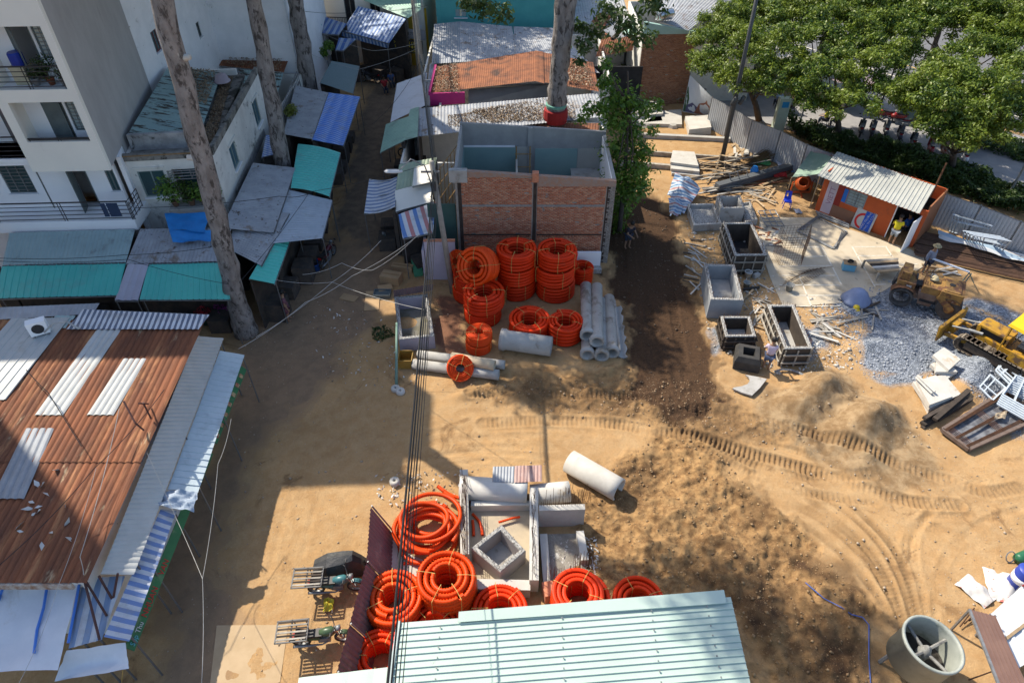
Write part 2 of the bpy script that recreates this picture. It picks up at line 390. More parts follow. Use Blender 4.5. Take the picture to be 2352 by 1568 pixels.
def softmask(x, y, poly, edge=0.25, seed=1, cell=0.9):
    acc = np.zeros(x.shape); pa = np.array(poly); mn = pa.min(0) - 2; mx = pa.max(0) + 2
    sel = (x > mn[0]) & (x < mx[0]) & (y > mn[1]) & (y < mx[1])
    if not sel.all():
        if sel.any(): acc[sel] = softmask(x[sel], y[sel], poly, edge, seed, cell)
        return acc
    for k in range(6):
        a = k * 1.047
        jx = edge * 2.2 * fbm(x, y, cell, seed + 3,4) + edge * 0.5 * mc_(a); jy = edge * 2.2 * fbm(x, y, cell, seed + 57,4) + edge * 0.5 * ms_(a)
        acc += inpoly(x + jx, y + jy, poly)
    return acc / 6
P_SOIL = wp([(1390,440),(1515,455),(1560,560),(1600,700),(1652,870),(1680,950),(1590,965),(1500,940),(1410,950),(1425,880),(1440,830),(1422,700),(1390,600)])
P_SOIL2 = wp([(1500,1000),(1640,1010),(1700,1100),(1860,1230),(1990,1380),(2030,1600),(1720,1600),(1660,1380),(1480,1400),(1330,1370),(1310,1160),(1360,1120),(1440,1050)])
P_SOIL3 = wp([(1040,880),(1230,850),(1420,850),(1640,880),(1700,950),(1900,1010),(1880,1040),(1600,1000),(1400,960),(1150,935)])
P_SAND2 = wp([(1760,900),(1880,850),(2010,900),(2090,980),(2170,1090),(2040,1120),(1850,1040),(1740,980)])
P_DARK = wp([(1640,1240),(1760,1270),(1960,1330),(2030,1620),(1690,1620),(1650,1400)])
P_PIT = wp([(1000,680),(1060,690),(1075,850),(1000,800)])
P_GRAV = [wp([(1900,700),(2030,650),(2190,690),(2352,760),(2352,880),(2330,1000),(2260,930),(2190,860),(2080,870),(1990,850),(1965,790),(1990,740)]),
          wp([(2010,870),(2080,840),(2160,850),(2100,880),(2040,885)]), wp([(1790,770),(1900,740),(1895,800),(1860,830),(1790,810)]), wp([(1625,760),(1640,755),(1670,800),(1655,815)]),
          wp([(2170,690),(2300,730),(2352,760),(2352,720),(2250,690)])]
P_ASPH = wp([(770,560),(800,380),(840,200),(820,100),(960,90),(960,200),(905,330),(900,560)])
P_WALK = wp([(560,760),(700,560),(900,560),(870,700),(760,870),(640,1020),(540,1300),(460,1600),(300,1600),(500,1000)])
P_ROADTOP = wp([(1160,1000),(1420,990),(1560,1030),(1480,1100),(1250,1100),(930,1080),(900,1000)])
MOUNDS = [((1880,905),1.8,1.2,1.05,0.6),((1985,975),2.0,1.3,1.1,0.6),((1830,940),1.2,0.9,0.3,0.2),
          ((2060,800),2.2,1.2,0.28,0.3),((2230,880),2.0,0.9,0.5,0.7),((1990,800),1.3,0.7,0.28,0.2),((2260,830),1.5,.8,0.3,0.5),
          ((1560,1180),1.6,1.0,0.22,0.2),((1700,1300),1.3,1.2,0.35,0.6),((1760,1420),1.0,1.6,0.45,0.3),((1900,1400),1.6,1.6,0.25,0.0),((1480,1260),1.2,0.8,0.2,0.0),
          ((1640,1470),0.9,1.6,0.35,0.2),((1560,930),2.4,0.7,0.22,0.1),((1090,905),1.0,0.35,0.22,0.2),((1200,912),1.3,0.4,0.2,0.1),((1400,850),0.5,0.25,0.25,0.3),
          ((930,745),0.9,0.7,0.2,0.0),((1990,1060),1.3,0.6,0.2,0.4)]
MOUNDS = [(G(p), a, b, h, r) for p, a, b, h, r in MOUNDS]
TRACKS = [  # crawler and tyre marks: points, width, depth, lug pitch
    ([(1080,905),(1180,903),(1300,905),(1450,912),(1580,935),(1700,960),(1830,985),(1960,1030),(2090,1075),(2190,1105)],0.5,0.085,0.19),
    ([(1110,972),(1250,966),(1400,972),(1500,990),(1600,1005),(1720,1040),(1850,1075),(1960,1110),(2080,1150),(2200,1158)],0.5,0.085,0.19),
    ([(1470,940),(1600,1000),(1700,1050),(1790,1085),(1900,1095),(2000,1090)],0.45,0.05,0.19),
    ([(1440,900),(1445,850),(1440,760),(1432,640),(1425,520)],0.5,0.05,0.19),([(1530,900),(1520,850),(1500,760),(1480,640),(1462,500)],0.5,0.05,0.19),
    ([(1590,895),(1570,820),(1548,700),(1520,560)],0.45,0.04,0.19),
    ([(2070,1470),(2046,1380),(1990,1290),(1905,1210),(1800,1150),(1700,1110)],0.18,0.05,0.11),([(2095,1470),(2080,1370),(2035,1270),(1960,1190),(1860,1125),(1760,1080)],0.18,0.05,0.11),([(1560,1010),(1660,1060),(1780,1110),(1900,1140),(2010,1150)],0.4,0.05,0.19),([(2080,1480),(2060,1380),(2010,1280),(1930,1200),(1830,1130),(1740,1085)],0.28,0.045,0.09),([(2110,1480),(2098,1380),(2060,1270),(1990,1190),(1900,1120),(1800,1080)],0.28,0.045,0.09),
    ([(2130,1480),(2122,1380),(2100,1280),(2110,1210),(2180,1140),(2260,1100)],0.26,0.035,0.09),([(2060,1480),(2030,1390),(1960,1300),(1870,1220),(1760,1170)],0.26,0.045,0.09),
    ([(2085,1300),(2090,1230),(2130,1190),(2220,1185)],0.3,0.03,0.09),
    ([(880,1040),(1000,1015),(1150,1005),(1300,1000)],0.3,0.02,0.10),([(860,1075),(990,1045),(1130,1030),(1290,1030)],0.3,0.02,0.10),([(900,1090),(1000,1072),(1120,1058)],0.2,0.02,0.1),
    ([(950,995),(1080,985),(1250,985),(1420,1000)],0.25,0.03,0.1),([(940,1060),(1060,1040),(1200,1045),(1330,1060)],0.25,0.03,0.1),([(1700,1010),(1840,1040),(1990,1110),(2100,1190),(2240,1240)],0.3,0.04,0.12),([(1750,1120),(1880,1180),(1980,1260),(2040,1360)],0.26,0.045,0.09),([(2150,1480),(2150,1360),(2180,1270),(2260,1200),(2340,1170)],0.26,0.03,0.09),([(2180,1100),(2260,1130),(2340,1120)],0.5,0.05,0.19),([(640,1568),(690,1300),(740,1120),(830,960),(880,800),(870,640)],0.2,0.012,0.10),([(560,1568),(620,1300),(690,1080),(780,900),(830,740),(800,600)],0.2,0.012,0.10)]
TRACKS = [([tuple(G(p)[:2]) for p in pl], wd, dp, pt) for pl, wd, dp, pt in TRACKS]
def smooth_line(pl, k=8):
    pts = []
    for i in range(len(pl) - 1):
        p0 = np.array(pl[max(i - 1,0)]); p1 = np.array(pl[i]); p2 = np.array(pl[i + 1]); p3 = np.array(pl[min(i + 2, len(pl) - 1)])
        for j in range(k):
            t = j / k
            pts.append(0.5 * ((2 * p1) + (-p0 + p2) * t + (2 * p0 - 5 * p1 + 4 * p2 - p3) * t * t + (-p0 + 3 * p1 - 3 * p2 + p3) * t ** 3))
    pts.append(np.array(pl[-1])); return np.array(pts)
TRK = np.zeros(1)
def track_h(x, y, h):
    global TRK
    TRK = np.zeros(len(x))
    for pl, wd, dp, pt in TRACKS:
        P = smooth_line(pl); mn = P.min(0) - 1; mx = P.max(0) + 1
        sel = (x > mn[0]) & (x < mx[0]) & (y > mn[1]) & (y < mx[1])
        if not sel.any(): continue
        idx = np.nonzero(sel)[0]; xs = x[idx]; ys = y[idx]
        bd = np.full(len(xs),9.0); bs = np.zeros(len(xs)); acc = 0.0
        for i in range(len(P) - 1):
            a = P[i]; d = P[i + 1] - a; L = float(np.hypot(*d))
            if L < 1e-6: continue
            near = (np.abs(xs - a[0]) < L + 0.8) & (np.abs(ys - a[1]) < L + 0.8)
            if near.any():
                q = np.nonzero(near)[0]
                t = np.clip(((xs[q] - a[0]) * d[0] + (ys[q] - a[1]) * d[1]) / (L * L),0,1)
                dd = np.hypot(xs[q] - a[0] - t * d[0], ys[q] - a[1] - t * d[1])
                b_ = dd < bd[q]; qq = q[b_]; bd[qq] = dd[b_]; bs[qq] = acc + t[b_] * L
            acc += L
        hw = wd / 2
        inside = 1 / (1 + np.exp((bd - hw) / 0.025))
        fade = np.clip(0.55 + 1.3 * fbm(xs, ys, 1.4,77,4),0,1)
        lug = 0.5 + 0.5 * np.sign(np.sin(2 * math.pi * bs / pt)) * np.abs(np.sin(2 * math.pi * bs / pt)) ** 0.5
        rim = np.exp(-((bd - hw - 0.06) / 0.07) ** 2)
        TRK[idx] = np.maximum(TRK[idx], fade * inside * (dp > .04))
        h[idx] += fade * (-dp * 1.5 * inside * (0.2 + 0.8 * lug) + dp * 0.6 * rim)
    return h
def ground_h(x, y, fine=True):
    x = np.atleast_1d(np.asarray(x, float)); y = np.atleast_1d(np.asarray(y, float))
    h = 0.05 * fbm(x, y, 4.0,5,3)
    dug = softmask(x, y, P_SOIL, 0.55,11,1.3); h = h - 0.14 * dug
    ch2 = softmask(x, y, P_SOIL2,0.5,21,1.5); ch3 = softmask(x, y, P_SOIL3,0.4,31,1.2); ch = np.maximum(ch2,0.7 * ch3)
    for p, a, b, hh, rot in MOUNDS:
        dx, dy = x - p.x, y - p.y; c_, s_ = mc_(rot), ms_(rot)
        u = (dx * c_ + dy * s_) / a; v = (-dx * s_ + dy * c_) / b; d = np.sqrt(u * u + v * v) * (1 + 0.25 * fbm(x, y, 1.1,41,3))
        h = h + hh * np.clip(1.15 - d, 0,1) ** 1.3
    site = np.clip((x + 9) / 3,0,1)
    h = h + site * 0.022 * fbm(x, y, 0.8,61,4) + 0.018 * fbm(x, y, 0.35,62,3)
    h = h + ch * (0.24 * fbm(x, y, 1.4,71,4) + 0.16 * np.maximum(fbm(x, y, 0.5,72,3,0.6),0) + 0.1 * fbm(x, y, 0.24,73,2))
    h = h + dug * 0.03 * fbm(x, y, 0.25,74,2)
    if fine: h = track_h(x, y, h)
    return h, dug, ch, ch2, ch3
def gz(x, y): return float(ground_h([x],[y], False)[0][0])
def GP(px):
    p = G(px); p.z = gz(p.x, p.y); return p
def axis(lo, a, b, hi, d, d2, far):
    mid = list(np.arange(a, b, d)); left = []; v = a; s_ = d2
    while v > lo: v -= s_; left.append(v); s_ *= far
    right = []; v = b; s_ = d2
    while v < hi: right.append(v); v += s_; s_ *= far
    return np.array(left[::-1] + mid + right)
gx = axis(-400,-10.5,23,400,0.056,0.12,1.09); gy = axis(-40,7.2,28,700,0.056,0.08,1.04)
GX, GY = np.meshgrid(gx, gy); fx_, fy_ = GX.ravel(), GY.ravel()
gh, dug, ch, ch2, ch3 = ground_h(fx_, fy_)
gverts = np.stack([fx_, fy_, gh],1); nx, ny = len(gx), len(gy)
ii = (np.arange(ny - 1)[:, None] * nx + np.arange(nx - 1)[None, :]).ravel()
gfaces = np.stack([ii, ii + 1, ii + nx + 1, ii + nx],1)
m, nt, b = newmat('dirt')
def att(nm):
    a = nt.nodes.new('ShaderNodeAttribute'); a.attribute_name = nm; return a.outputs['Fac']
P = _pos(nt)
big = _ramp(nt, _noise(nt, P, 0.35,5,0.65,0.4),0.35,0.65); mid = _ramp(nt, _noise(nt, P, 1.7,6,0.7,0.3),0.35,0.68); fine = _ramp(nt, _noise(nt, P, 14,4,0.7),0.3,0.7)
c_ = _mix(nt, big, (0.45,0.275,0.125),(0.35,0.21,0.095))
c_ = _mix(nt, _math(nt, 'MULTIPLY', mid, 0.55), c_, (0.5,0.35,0.19))
c_ = _mix(nt, _math(nt, 'MULTIPLY', fine, 0.3), c_, (0.27,0.17,0.09))
dmp = _ramp(nt, _noise(nt, P, 0.55,6,0.7,0.8),0.56,0.68)
c_ = _mix(nt, _math(nt, 'MULTIPLY', dmp, 0.9), c_, (0.22,0.13,0.062))
wk = _mix(nt, mid, (0.27,0.185,0.12),(0.19,0.13,0.088))
c_ = _mix(nt, _math(nt, 'MULTIPLY', att('walk'),0.85), c_, wk)
chc = _mix(nt, _ramp(nt, _noise(nt, P, 2.6,6,0.75,0.3),0.36,0.62),(0.17,0.095,0.042),(0.37,0.225,0.1))
c_ = _mix(nt, att('churn'), c_, chc)
s2 = _mix(nt, mid, (0.2,0.125,0.062),(0.36,0.255,0.145))
c_ = _mix(nt, att('sandpile'), c_, s2)
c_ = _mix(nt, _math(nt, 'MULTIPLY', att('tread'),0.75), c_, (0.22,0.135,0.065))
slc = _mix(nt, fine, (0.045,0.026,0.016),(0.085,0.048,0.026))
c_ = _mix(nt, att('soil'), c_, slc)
c_ = _mix(nt, att('pit'), c_, (0.2,0.1,0.06))
asc = _mix(nt, mid, (0.13,0.1,0.075),(0.21,0.155,0.105))
c_ = _mix(nt, att('asphalt'), c_, asc)
vo = nt.nodes.new('ShaderNodeTexVoronoi'); vo.inputs['Scale'].default_value = 16; nt.links.new(P, vo.inputs['Vector'])
bw = nt.nodes.new('ShaderNodeSeparateColor'); nt.links.new(vo.outputs['Color'], bw.inputs[0])
gc = _mix(nt, _ramp(nt, bw.outputs[0],0.2,0.95),(0.1,0.115,0.14),(0.34,0.37,0.42))
gc = _mix(nt, _math(nt, 'MULTIPLY', big, 0.5), gc, (0.24,0.27,0.31))
c_ = _mix(nt, att('gravel'), c_, gc)
speck = _ramp(nt, _noise(nt, P, 9,3,0.8),0.72,0.76)
c_ = _mix(nt, _math(nt, 'MULTIPLY', speck, 0.5), c_, (0.55,0.5,0.43))
nt.links.new(c_, b.inputs['Base Color']); b.inputs['Roughness'].default_value = 0.95; b.inputs['Specular IOR Level'].default_value = 0.15
hh = _math(nt, 'ADD', _noise(nt, P, 11,6,0.75), _math(nt, 'MULTIPLY', _math(nt, 'MULTIPLY', vo.outputs['Distance'], att('gravel')),1.4))
hh = _math(nt, 'ADD', hh, _math(nt, 'MULTIPLY', _noise(nt, P, 34,3,0.7),0.35))
_bump(nt, hh, 0.65,0.05, b)
ground = np_obj('ground', gverts, gfaces, m, smooth=True, off=V_((0,0,0)))
ground['kind'] = 'structure'
grav = np.zeros(len(fx_))
for i, p_ in enumerate(P_GRAV): grav = np.maximum(grav, softmask(fx_, fy_, p_, 0.28,91 + i, 1.4))
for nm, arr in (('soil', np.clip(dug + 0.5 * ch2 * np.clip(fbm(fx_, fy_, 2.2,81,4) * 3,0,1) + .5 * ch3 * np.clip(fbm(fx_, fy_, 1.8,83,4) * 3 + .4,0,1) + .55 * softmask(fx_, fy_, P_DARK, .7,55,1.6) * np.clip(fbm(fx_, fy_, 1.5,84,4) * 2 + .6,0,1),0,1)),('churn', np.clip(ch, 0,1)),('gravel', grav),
                ('sandpile', softmask(fx_, fy_, P_SAND2,0.4,51,1.3)),('pit', softmask(fx_, fy_, P_PIT, 0.3,52)),('asphalt', softmask(fx_, fy_, P_ASPH, 0.5,53,1.5)),
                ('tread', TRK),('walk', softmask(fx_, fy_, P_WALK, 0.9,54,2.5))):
    a = ground.data.attributes.new(nm, 'FLOAT', 'POINT'); a.data.foreach_set('value', arr.astype(np.float32))

def slab(name, px, z, mat_, th=0.06, zb=None):
    m_ = MB(); top = [G(p, z) for p in px] if not isinstance(px[0], V_) else [V_((p.x, p.y, z)) for p in px]
    m_.prism([V_((p.x, p.y, z - th)) for p in top],(0,0, th)); o = m_.build(name, mat_); o['kind'] = 'structure'; return o
# concrete court with painted lines
M_COURT = mat('court_concrete', (0.5,0.43,0.32),(0.44,0.37,0.27),0.9,0.9, stain=(0.33,0.25,0.15), sscale=0.7, slo=0.52, shi=0.72, stain2=(0.09,0.085,0.08), s2scale=0.55, s2lo=0.66, s2hi=0.72, bump=0.2, bdist=0.01)
z6 = zoom(1700,480,5.2275); z4 = zoom(1940,360,4.182); z5 = zoom(2180,620,5.503); z3 = zoom(1660,320,5.2275); z7 = zoom(1700,700,5.2275); z8 = zoom(2160,820,5.2275)
court = slab('court', [(1745,498),(1870,500),(2090,572),(2140,600),(2075,640),(2010,680),(1930,695),(1800,706),(1770,640),(1742,560)],0.035, M_COURT, 0.1)
M_LINE = mat('white_line_paint', (0.66,0.62,0.53),(0.5,0.46,0.38),5,0.8, bump=0)
for a, b_ in [((1480,720),(1860,720)),((1520,610),(1690,605)),((1860,720),(2110,1210)),((1650,845),(1920,835)),((1290,965),(1990,962)),((1330,1090),(2050,1090)),((1300,1215),(2090,1215)),((1420,1352),(2090,1350)),((1560,1490),(2090,1490)),((1560,1100),(1720,1500))]:
    part('painted_line', M_LINE, court, lambda mm, a=a, b_=b_: mm.beam(G(z6(*a),0.04), G(z6(*b_),0.04),0.07,0.006))
for a, b_ in [((790,1075),(1160,1072)),((800,1080),(1035,1490)),((1150,1075),(1220,1180)),((850,1170),(1215,1165)),((985,1365),(1120,1362)),((1030,1470),(1150,1465)),((1310,1258),(1480,1255))]:
    part('painted_line', M_LINE, court, lambda mm, a=a, b_=b_: mm.beam(G(z4(*a),0.04), G(z4(*b_),0.04),0.07,0.006))
# street beyond the hoarding
M_PAVE = mat('pavement_tile', (0.3,0.29,0.29),(0.24,0.235,0.24),1.2,0.9, bump=0.2)
M_ROAD = mat('asphalt_road', (0.15,0.15,0.16),(0.12,0.12,0.125),0.6,0.9, bump=0.3)
t3 = T(3,0); t2 = T(2,0)
def far(px, z=0.0): return G(px, z)
pv = [far(t3(-700,500),.12), far(t3(-100,300),.12), far(t3(500,520),.12), far(t3(1000,700),.12), far(t3(1500,860),.12), far(t3(2200,1080),.12), far(t3(2300,1500),.12), far(t3(1761,1320),.12), far(t3(1400,1200),.12), far(t3(1000,1085),.12), far(t3(500,980),.12), far(t3(0,850),.12), far(t3(-500,720),.12)]
slab('pavement', pv, 0.12, M_PAVE, 0.15)
# paver joints: rows of paving units as far as they can be told apart
rd = [far(t3(-700,480)), far(t3(-100,280)), far(t3(500,500)), far(t3(1000,680)), far(t3(1500,840)), far(t3(2200,1060)), V_((120,40,0)), V_((160,120,0)), V_((20,140,0))]
slab('road', rd, 0.03, M_ROAD, 0.1)
for k in range(2):
    m_ = MB(); off = [2.2,5.2][k]
    p0, p1 = far(t3(-100,280)), far(t3(2200,1060)); d = (p1 - p0).normalized(); n_ = V_((-d.y, d.x, 0))
    m_.beam(p0 + n_ * off + V_((0,0,.038)), p1 + n_ * off + V_((0,0,.038)),0.15,0.008)
    o = m_.build('road_marking', [M_LINE, mat('yellow_line', (0.6,0.4,0.1), None, 4,0.8)][k]); o['kind'] = 'structure'
# ------------------------------------------------------------------ left: buildings
Z3 = V_((0,0,1))
class Facade:
    """vertical plane: P0 (x,y), e along it; inward normal n"""
    def __init__(s, P0, e, flip=False):
        s.P0 = V_((P0[0], P0[1],0)); s.e = V_((e[0], e[1],0)).normalized(); s.n = V_((-s.e.y, s.e.x, 0))
        if flip: s.n = -s.n
    def at(s, a, d, z): p = s.P0 + s.e * a + s.n * d; return V_((p.x, p.y, z))
    def hit(s, px, d=0.0):
        q = s.P0 + s.n * d; return onplane(px, q, s.e)
    def box(s, _, a0, a1, d0, d1, z0, z1):
        lo = [s.at(a0, d0, z0), s.at(a1, d0, z0), s.at(a1, d1, z0), s.at(a0, d1, z0)]
        return _.hexa(lo, [p + V_((0,0, z1 - z0)) for p in lo])
    def part(s, name, mat_, parent, *boxes):
        _ = MB()
        for b_ in boxes: s.box(_, *b_)
        return _.build(name, mat_, parent)
    def rect(s, p, q, d=0.0):
        a0, z0 = s.hit(p, d); a1, z1 = s.hit(q, d); return min(a0, a1), max(a0, a1), min(z0, z1), max(z0, z1)
def wall_holes(fc, _, a0, a1, z0, z1, d0, d1, holes):
    """wall with rectangular openings, split in columns"""
    xs = sorted(set([a0, a1] + [h[0] for h in holes] + [h[1] for h in holes]))
    for x0, x1 in zip(xs[:-1], xs[1:]):
        if x1 - x0 < 1e-4: continue
        hs = sorted([(h[2], h[3]) for h in holes if h[0] <= x0 + 1e-5 and h[1] >= x1 - 1e-5]); z = z0
        for h0, h1 in hs:
            if h0 > z: fc.box(_, x0, x1, d0, d1, z, h0)
            z = max(z, h1)
        if z < z1: fc.box(_, x0, x1, d0, d1, z, z1)
def window(fc, parent, a0, a1, z0, z1, d=0.05, bars=False, panes=2, glass=None, frame=None, arch=False, sill=True):
    fw = 0.06; frame = frame or M_FRAME; _ = MB()
    for b_ in ((a0, a0 + fw, d, d + .08, z0, z1),(a1 - fw, a1, d, d + .08, z0, z1),(a0 + fw, a1 - fw, d, d + .08, z0, z0 + fw),(a0 + fw, a1 - fw, d, d + .08, z1 - fw, z1)): fc.box(_, *b_)
    for i in range(1, panes):
        a = a0 + (a1 - a0) * i / panes; fc.box(_, a - .03, a + .03, d + .003, d + .075, z0 + fw, z1 - fw)
    w_ = _.build('window', frame, parent)
    for i in range(panes):
        x0 = a0 + (a1 - a0) * i / panes + .04; x1 = a0 + (a1 - a0) * (i + 1) / panes - .04
        fc.part('pane', glass or M_GLASS, w_, (x0, x1, d + .03, d + .04, z0 + fw, z1 - fw))
    if bars:
        _ = MB(); n = max(3, int((z1 - z0) / .16))
        for i in range(1, n): z = z0 + (z1 - z0) * i / n; fc.box(_, a0 + fw, a1 - fw, d - .03, d - .012, z - .012, z + .012)
        for i in range(1,3): a = a0 + (a1 - a0) * i / 3; fc.box(_, a - .012, a + .012, d - .045, d - .03, z0 + fw, z1 - fw)
        _.build('window_bars', M_STEEL, w_)
    if sill: fc.part('window_sill', M_WHITE2, w_, (a0 - .06, a1 + .06, d - .14, d, z0 - .07, z0 - .003))
    return w_
def railing(fc, parent, a0, a1, d, z0, h=0.95, bars=5, posts=None, side=None):
    _ = MB(); n = posts or max(1, int((a1 - a0) / 1.3))
    for i in range(bars):
        z = z0 + .1 + (h - .1) * i / (bars - 1); t = .025 if i == bars - 1 else .014
        fc.box(_, a0, a1, d - t, d + t, z - t, z + t)
    for i in range(n + 1):
        a = a0 + (a1 - a0) * i / n
        for o_ in (-.06,.06): fc.box(_, a + o_ - .013, a + o_ + .013, d - .013, d + .013, z0, z0 + h - .03)
    return _.build('railing', M_BLACK, parent)
def plant_leaves(n, c, rx, ry, rz, size, seed, mat_, parent, name='foliage', shell=0.5, droop=0.3):
    rg = np.random.default_rng(seed); d = rg.normal(size=(n, 3)); d /= np.linalg.norm(d, axis=1)[:, None]
    r = rg.random(n) ** (1 - shell * 0.6); p = d * r[:, None] * np.array([rx, ry, rz]) + np.array(c)
    return leaf_mesh(p, d, size, rg, mat_, parent, name, droop)
def leaf_mesh(p, d, size, rg, mat_, parent, name, droop=0.3, aspect=0.42):
    n = len(p); up = rg.normal(size=(n, 3)) * 0.7 + d * 0.5 + np.array([0,0,0.6]); up /= np.linalg.norm(up, axis=1)[:, None]
    ax = rg.normal(size=(n, 3)) + d * 0.8; ax[:, 2] -= droop; ax -= (ax * up).sum(1)[:, None] * up; ax /= np.linalg.norm(ax, axis=1)[:, None] + 1e-9
    sd_ = np.cross(up, ax); L = (size * (0.6 + 0.8 * rg.random(n)))[:, None]; W = L * aspect
    v = np.stack([p - ax * L * .5, p + sd_ * W * .5 + up * L * .06, p + ax * L * .5 - up * L * .08, p - sd_ * W * .5 + up * L * .06],1).reshape(-1,3)
    f = np.arange(n * 4).reshape(n, 4)
    return np_obj(name, v, f, mat_, parent)

# --- apartment block with loggias
FA = Facade((-17.7,27.4),(-1,-0.045), flip=True)       # a runs to the left, n goes back
ap = thing('apartment_block', 'cream and white apartment block with grey blank side wall and black balcony railings', 'building', (-22,33,0))
t00 = T(0,0); TOPA = 18.9; FR = 1.15
side = V_((-0.2,0.98,0))
def backpt(a, z, L=9.6): p = FA.at(a, 0, z) + side * L; return V_((p.x, p.y, z))
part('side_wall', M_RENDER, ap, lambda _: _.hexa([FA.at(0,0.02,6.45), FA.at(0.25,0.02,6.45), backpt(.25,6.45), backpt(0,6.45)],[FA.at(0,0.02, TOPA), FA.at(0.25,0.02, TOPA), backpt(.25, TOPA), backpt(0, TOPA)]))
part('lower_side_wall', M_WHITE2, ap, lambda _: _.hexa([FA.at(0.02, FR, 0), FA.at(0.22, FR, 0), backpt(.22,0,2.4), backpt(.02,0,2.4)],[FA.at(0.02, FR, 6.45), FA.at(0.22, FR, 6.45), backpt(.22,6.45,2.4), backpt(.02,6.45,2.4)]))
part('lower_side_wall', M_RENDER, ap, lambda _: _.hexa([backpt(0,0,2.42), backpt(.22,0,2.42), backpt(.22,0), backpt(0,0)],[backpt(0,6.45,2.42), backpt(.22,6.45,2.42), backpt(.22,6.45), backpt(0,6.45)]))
AW = 12.2; BW = 3.35
# first floor wall (behind the long balcony)
w1 = FA.rect(t00(650,1155), t00(845,1335), FR); d1 = FA.rect(t00(470,1165), t00(690,1400), FR); d2 = FA.rect(t00(215,1180), t00(430,1470), FR); w2 = FA.rect(t00(10,1185), t00(275,1355), FR)
d1 = (d1[0], d1[1],3.92,6.15); d2 = (d2[0] + .2, d2[1] - .2,3.92,6.15); w1 = (w1[0], w1[1] - .35,4.75,6.15); w2 = (w2[0], w2[1] + .1,4.75,6.15)
_ = MB(); wall_holes(FA, _, 0.5, AW, 3.9,6.75, FR, FR + .2,[w1, d1, d2, w2]); _.build('wall', M_WHITE2, ap)
FA.part('floor_slab', M_WHITE2, ap, (2.6, AW, 0.25,9,6.4 + .36,6.9))
FA.part('balcony_slab', M_WHITE2, ap, (-0.12, AW, -0.05, FR + .5,3.35,3.9))
FA.part('ground_floor_wall', M_WHITE, ap, (0.5, AW, FR, FR + .2,0,3.35))
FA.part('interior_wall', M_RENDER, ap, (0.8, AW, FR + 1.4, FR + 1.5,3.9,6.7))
window(FA, ap, *w1, d=FR + .04); window(FA, ap, *w2, d=FR + .04, bars=True, panes=3)
def door(fc, par, r, d, swing, mat_, louv=True):
    a0, a1, z0, z1 = r
    fr = fc.part('door_frame', M_FRAME, par, (a0, a0 + .06, d, d + .1, z0, z1),(a1 - .06, a1, d, d + .1, z0, z1),(a0 + .06, a1 - .06, d, d + .1, z1 - .06, z1))
    hinge = fc.at(a1 - .05 if swing < 0 else a0 + .05, d, 0); dr = (fc.e * (-1 if swing < 0 else 1) * mc_(abs(swing)) - fc.n * ms_(abs(swing)))
    wd = a1 - a0 - .12; nn = V_((-dr.y, dr.x, 0)) * .04; _ = MB()
    p, q = hinge, hinge + dr * wd; lo = [V_((k.x, k.y, z0 + .02)) for k in (p, q, q + nn, p + nn)]
    _.hexa(lo, [k + V_((0,0, z1 - z0 - .1)) for k in lo]); dd = _.build('door', mat_, fr)
    return fr
door(FA, ap, d2, FR, -0.95, mat('grey_green_door', (0.16,0.205,0.21),(0.13,0.17,0.175),2,0.6, bump=0)); door(FA, ap, d1, FR, -1.35, M_FRAME)
railing(FA, ap, -0.1, AW, 0.0,3.9, posts=4)
mbs = MB()
for i in range(5): z = 4.0 + .85 * i / 4; mbs.beam(FA.at(-.1,0, z), FA.at(-.1, FR, z),.025,.025)
for i in range(4): mbs.beam(FA.at(-.1, FR * i / 3,3.9), FA.at(-.1, FR * i / 3,4.85),.025,.025)
mbs.build('railing', M_BLACK, ap)
cl = MB()
for i, (a, w_) in enumerate(((.35,.5),(.9,.22))): FA.box(cl, a, a + w_, -.05,-.03,4.1,4.8)
tag(cl.build('laundry', plain('denim', (0.03,0.05,0.1),0.9)), 'dark blue trousers hung over the black balcony railing', 'laundry')
# cream bay with two loggias
o2 = FA.rect(t00(210,700), t00(645,975)); o3 = FA.rect(t00(0,165), t00(480,610))
L2 = (0.32,2.95,7.78,9.5); L3 = (0.32,3.2,10.02,12.45); L4 = (0.32,3.2,13.4,15.6); L5 = (.32,3.2,16.4,18.2)
_ = MB(); wall_holes(FA, _, 0, BW, 6.4, TOPA, 0,0.2,[L2, L3, L4, L5]); _.build('bay_front', M_CREAM, ap)
FA.part('bay_soffit', M_CREAM, ap, (0.32, BW - .02,0.2, FR + .1,6.42,6.6)); FA.part('bay_side', M_CREAM, ap, (BW - .2, BW, 0.2, FR + .2,6.6, TOPA))
for k, (zf, lo) in enumerate(((6.9, L2),(10.0, L3),(13.1, L4),(16.2, L5))):
    zc = zf + 2.75
    FA.part('loggia_floor', M_WHITE2, ap, (0.48, BW - .2,0.2, FR, zf - .2, zf))
    dd = (1.5,2.4, zf, zf + 2.2); ww = (0.56,1.4, zf + .85, zf + 2.15)
    _ = MB(); wall_holes(FA, _, 0.5, BW - .2, zf, zc + .15, FR, FR + .18,[dd, ww]); _.build('wall', M_WHITE2, ap)
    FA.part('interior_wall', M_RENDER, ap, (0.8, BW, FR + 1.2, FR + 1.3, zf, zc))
    window(FA, ap, *ww, d=FR + .04, bars=True, glass=M_GLASSW, sill=False)
    door(FA, ap, dd, FR, -0.12 if k == 0 else -.9, M_FRAME)
    if k != 0: railing(FA, ap, 0.34,3.18,0.08, zf + .02, h=.9, posts=2)
    else: railing(FA, ap, 0.34,2.93,0.08,7.74, h=.16, bars=2, posts=2)
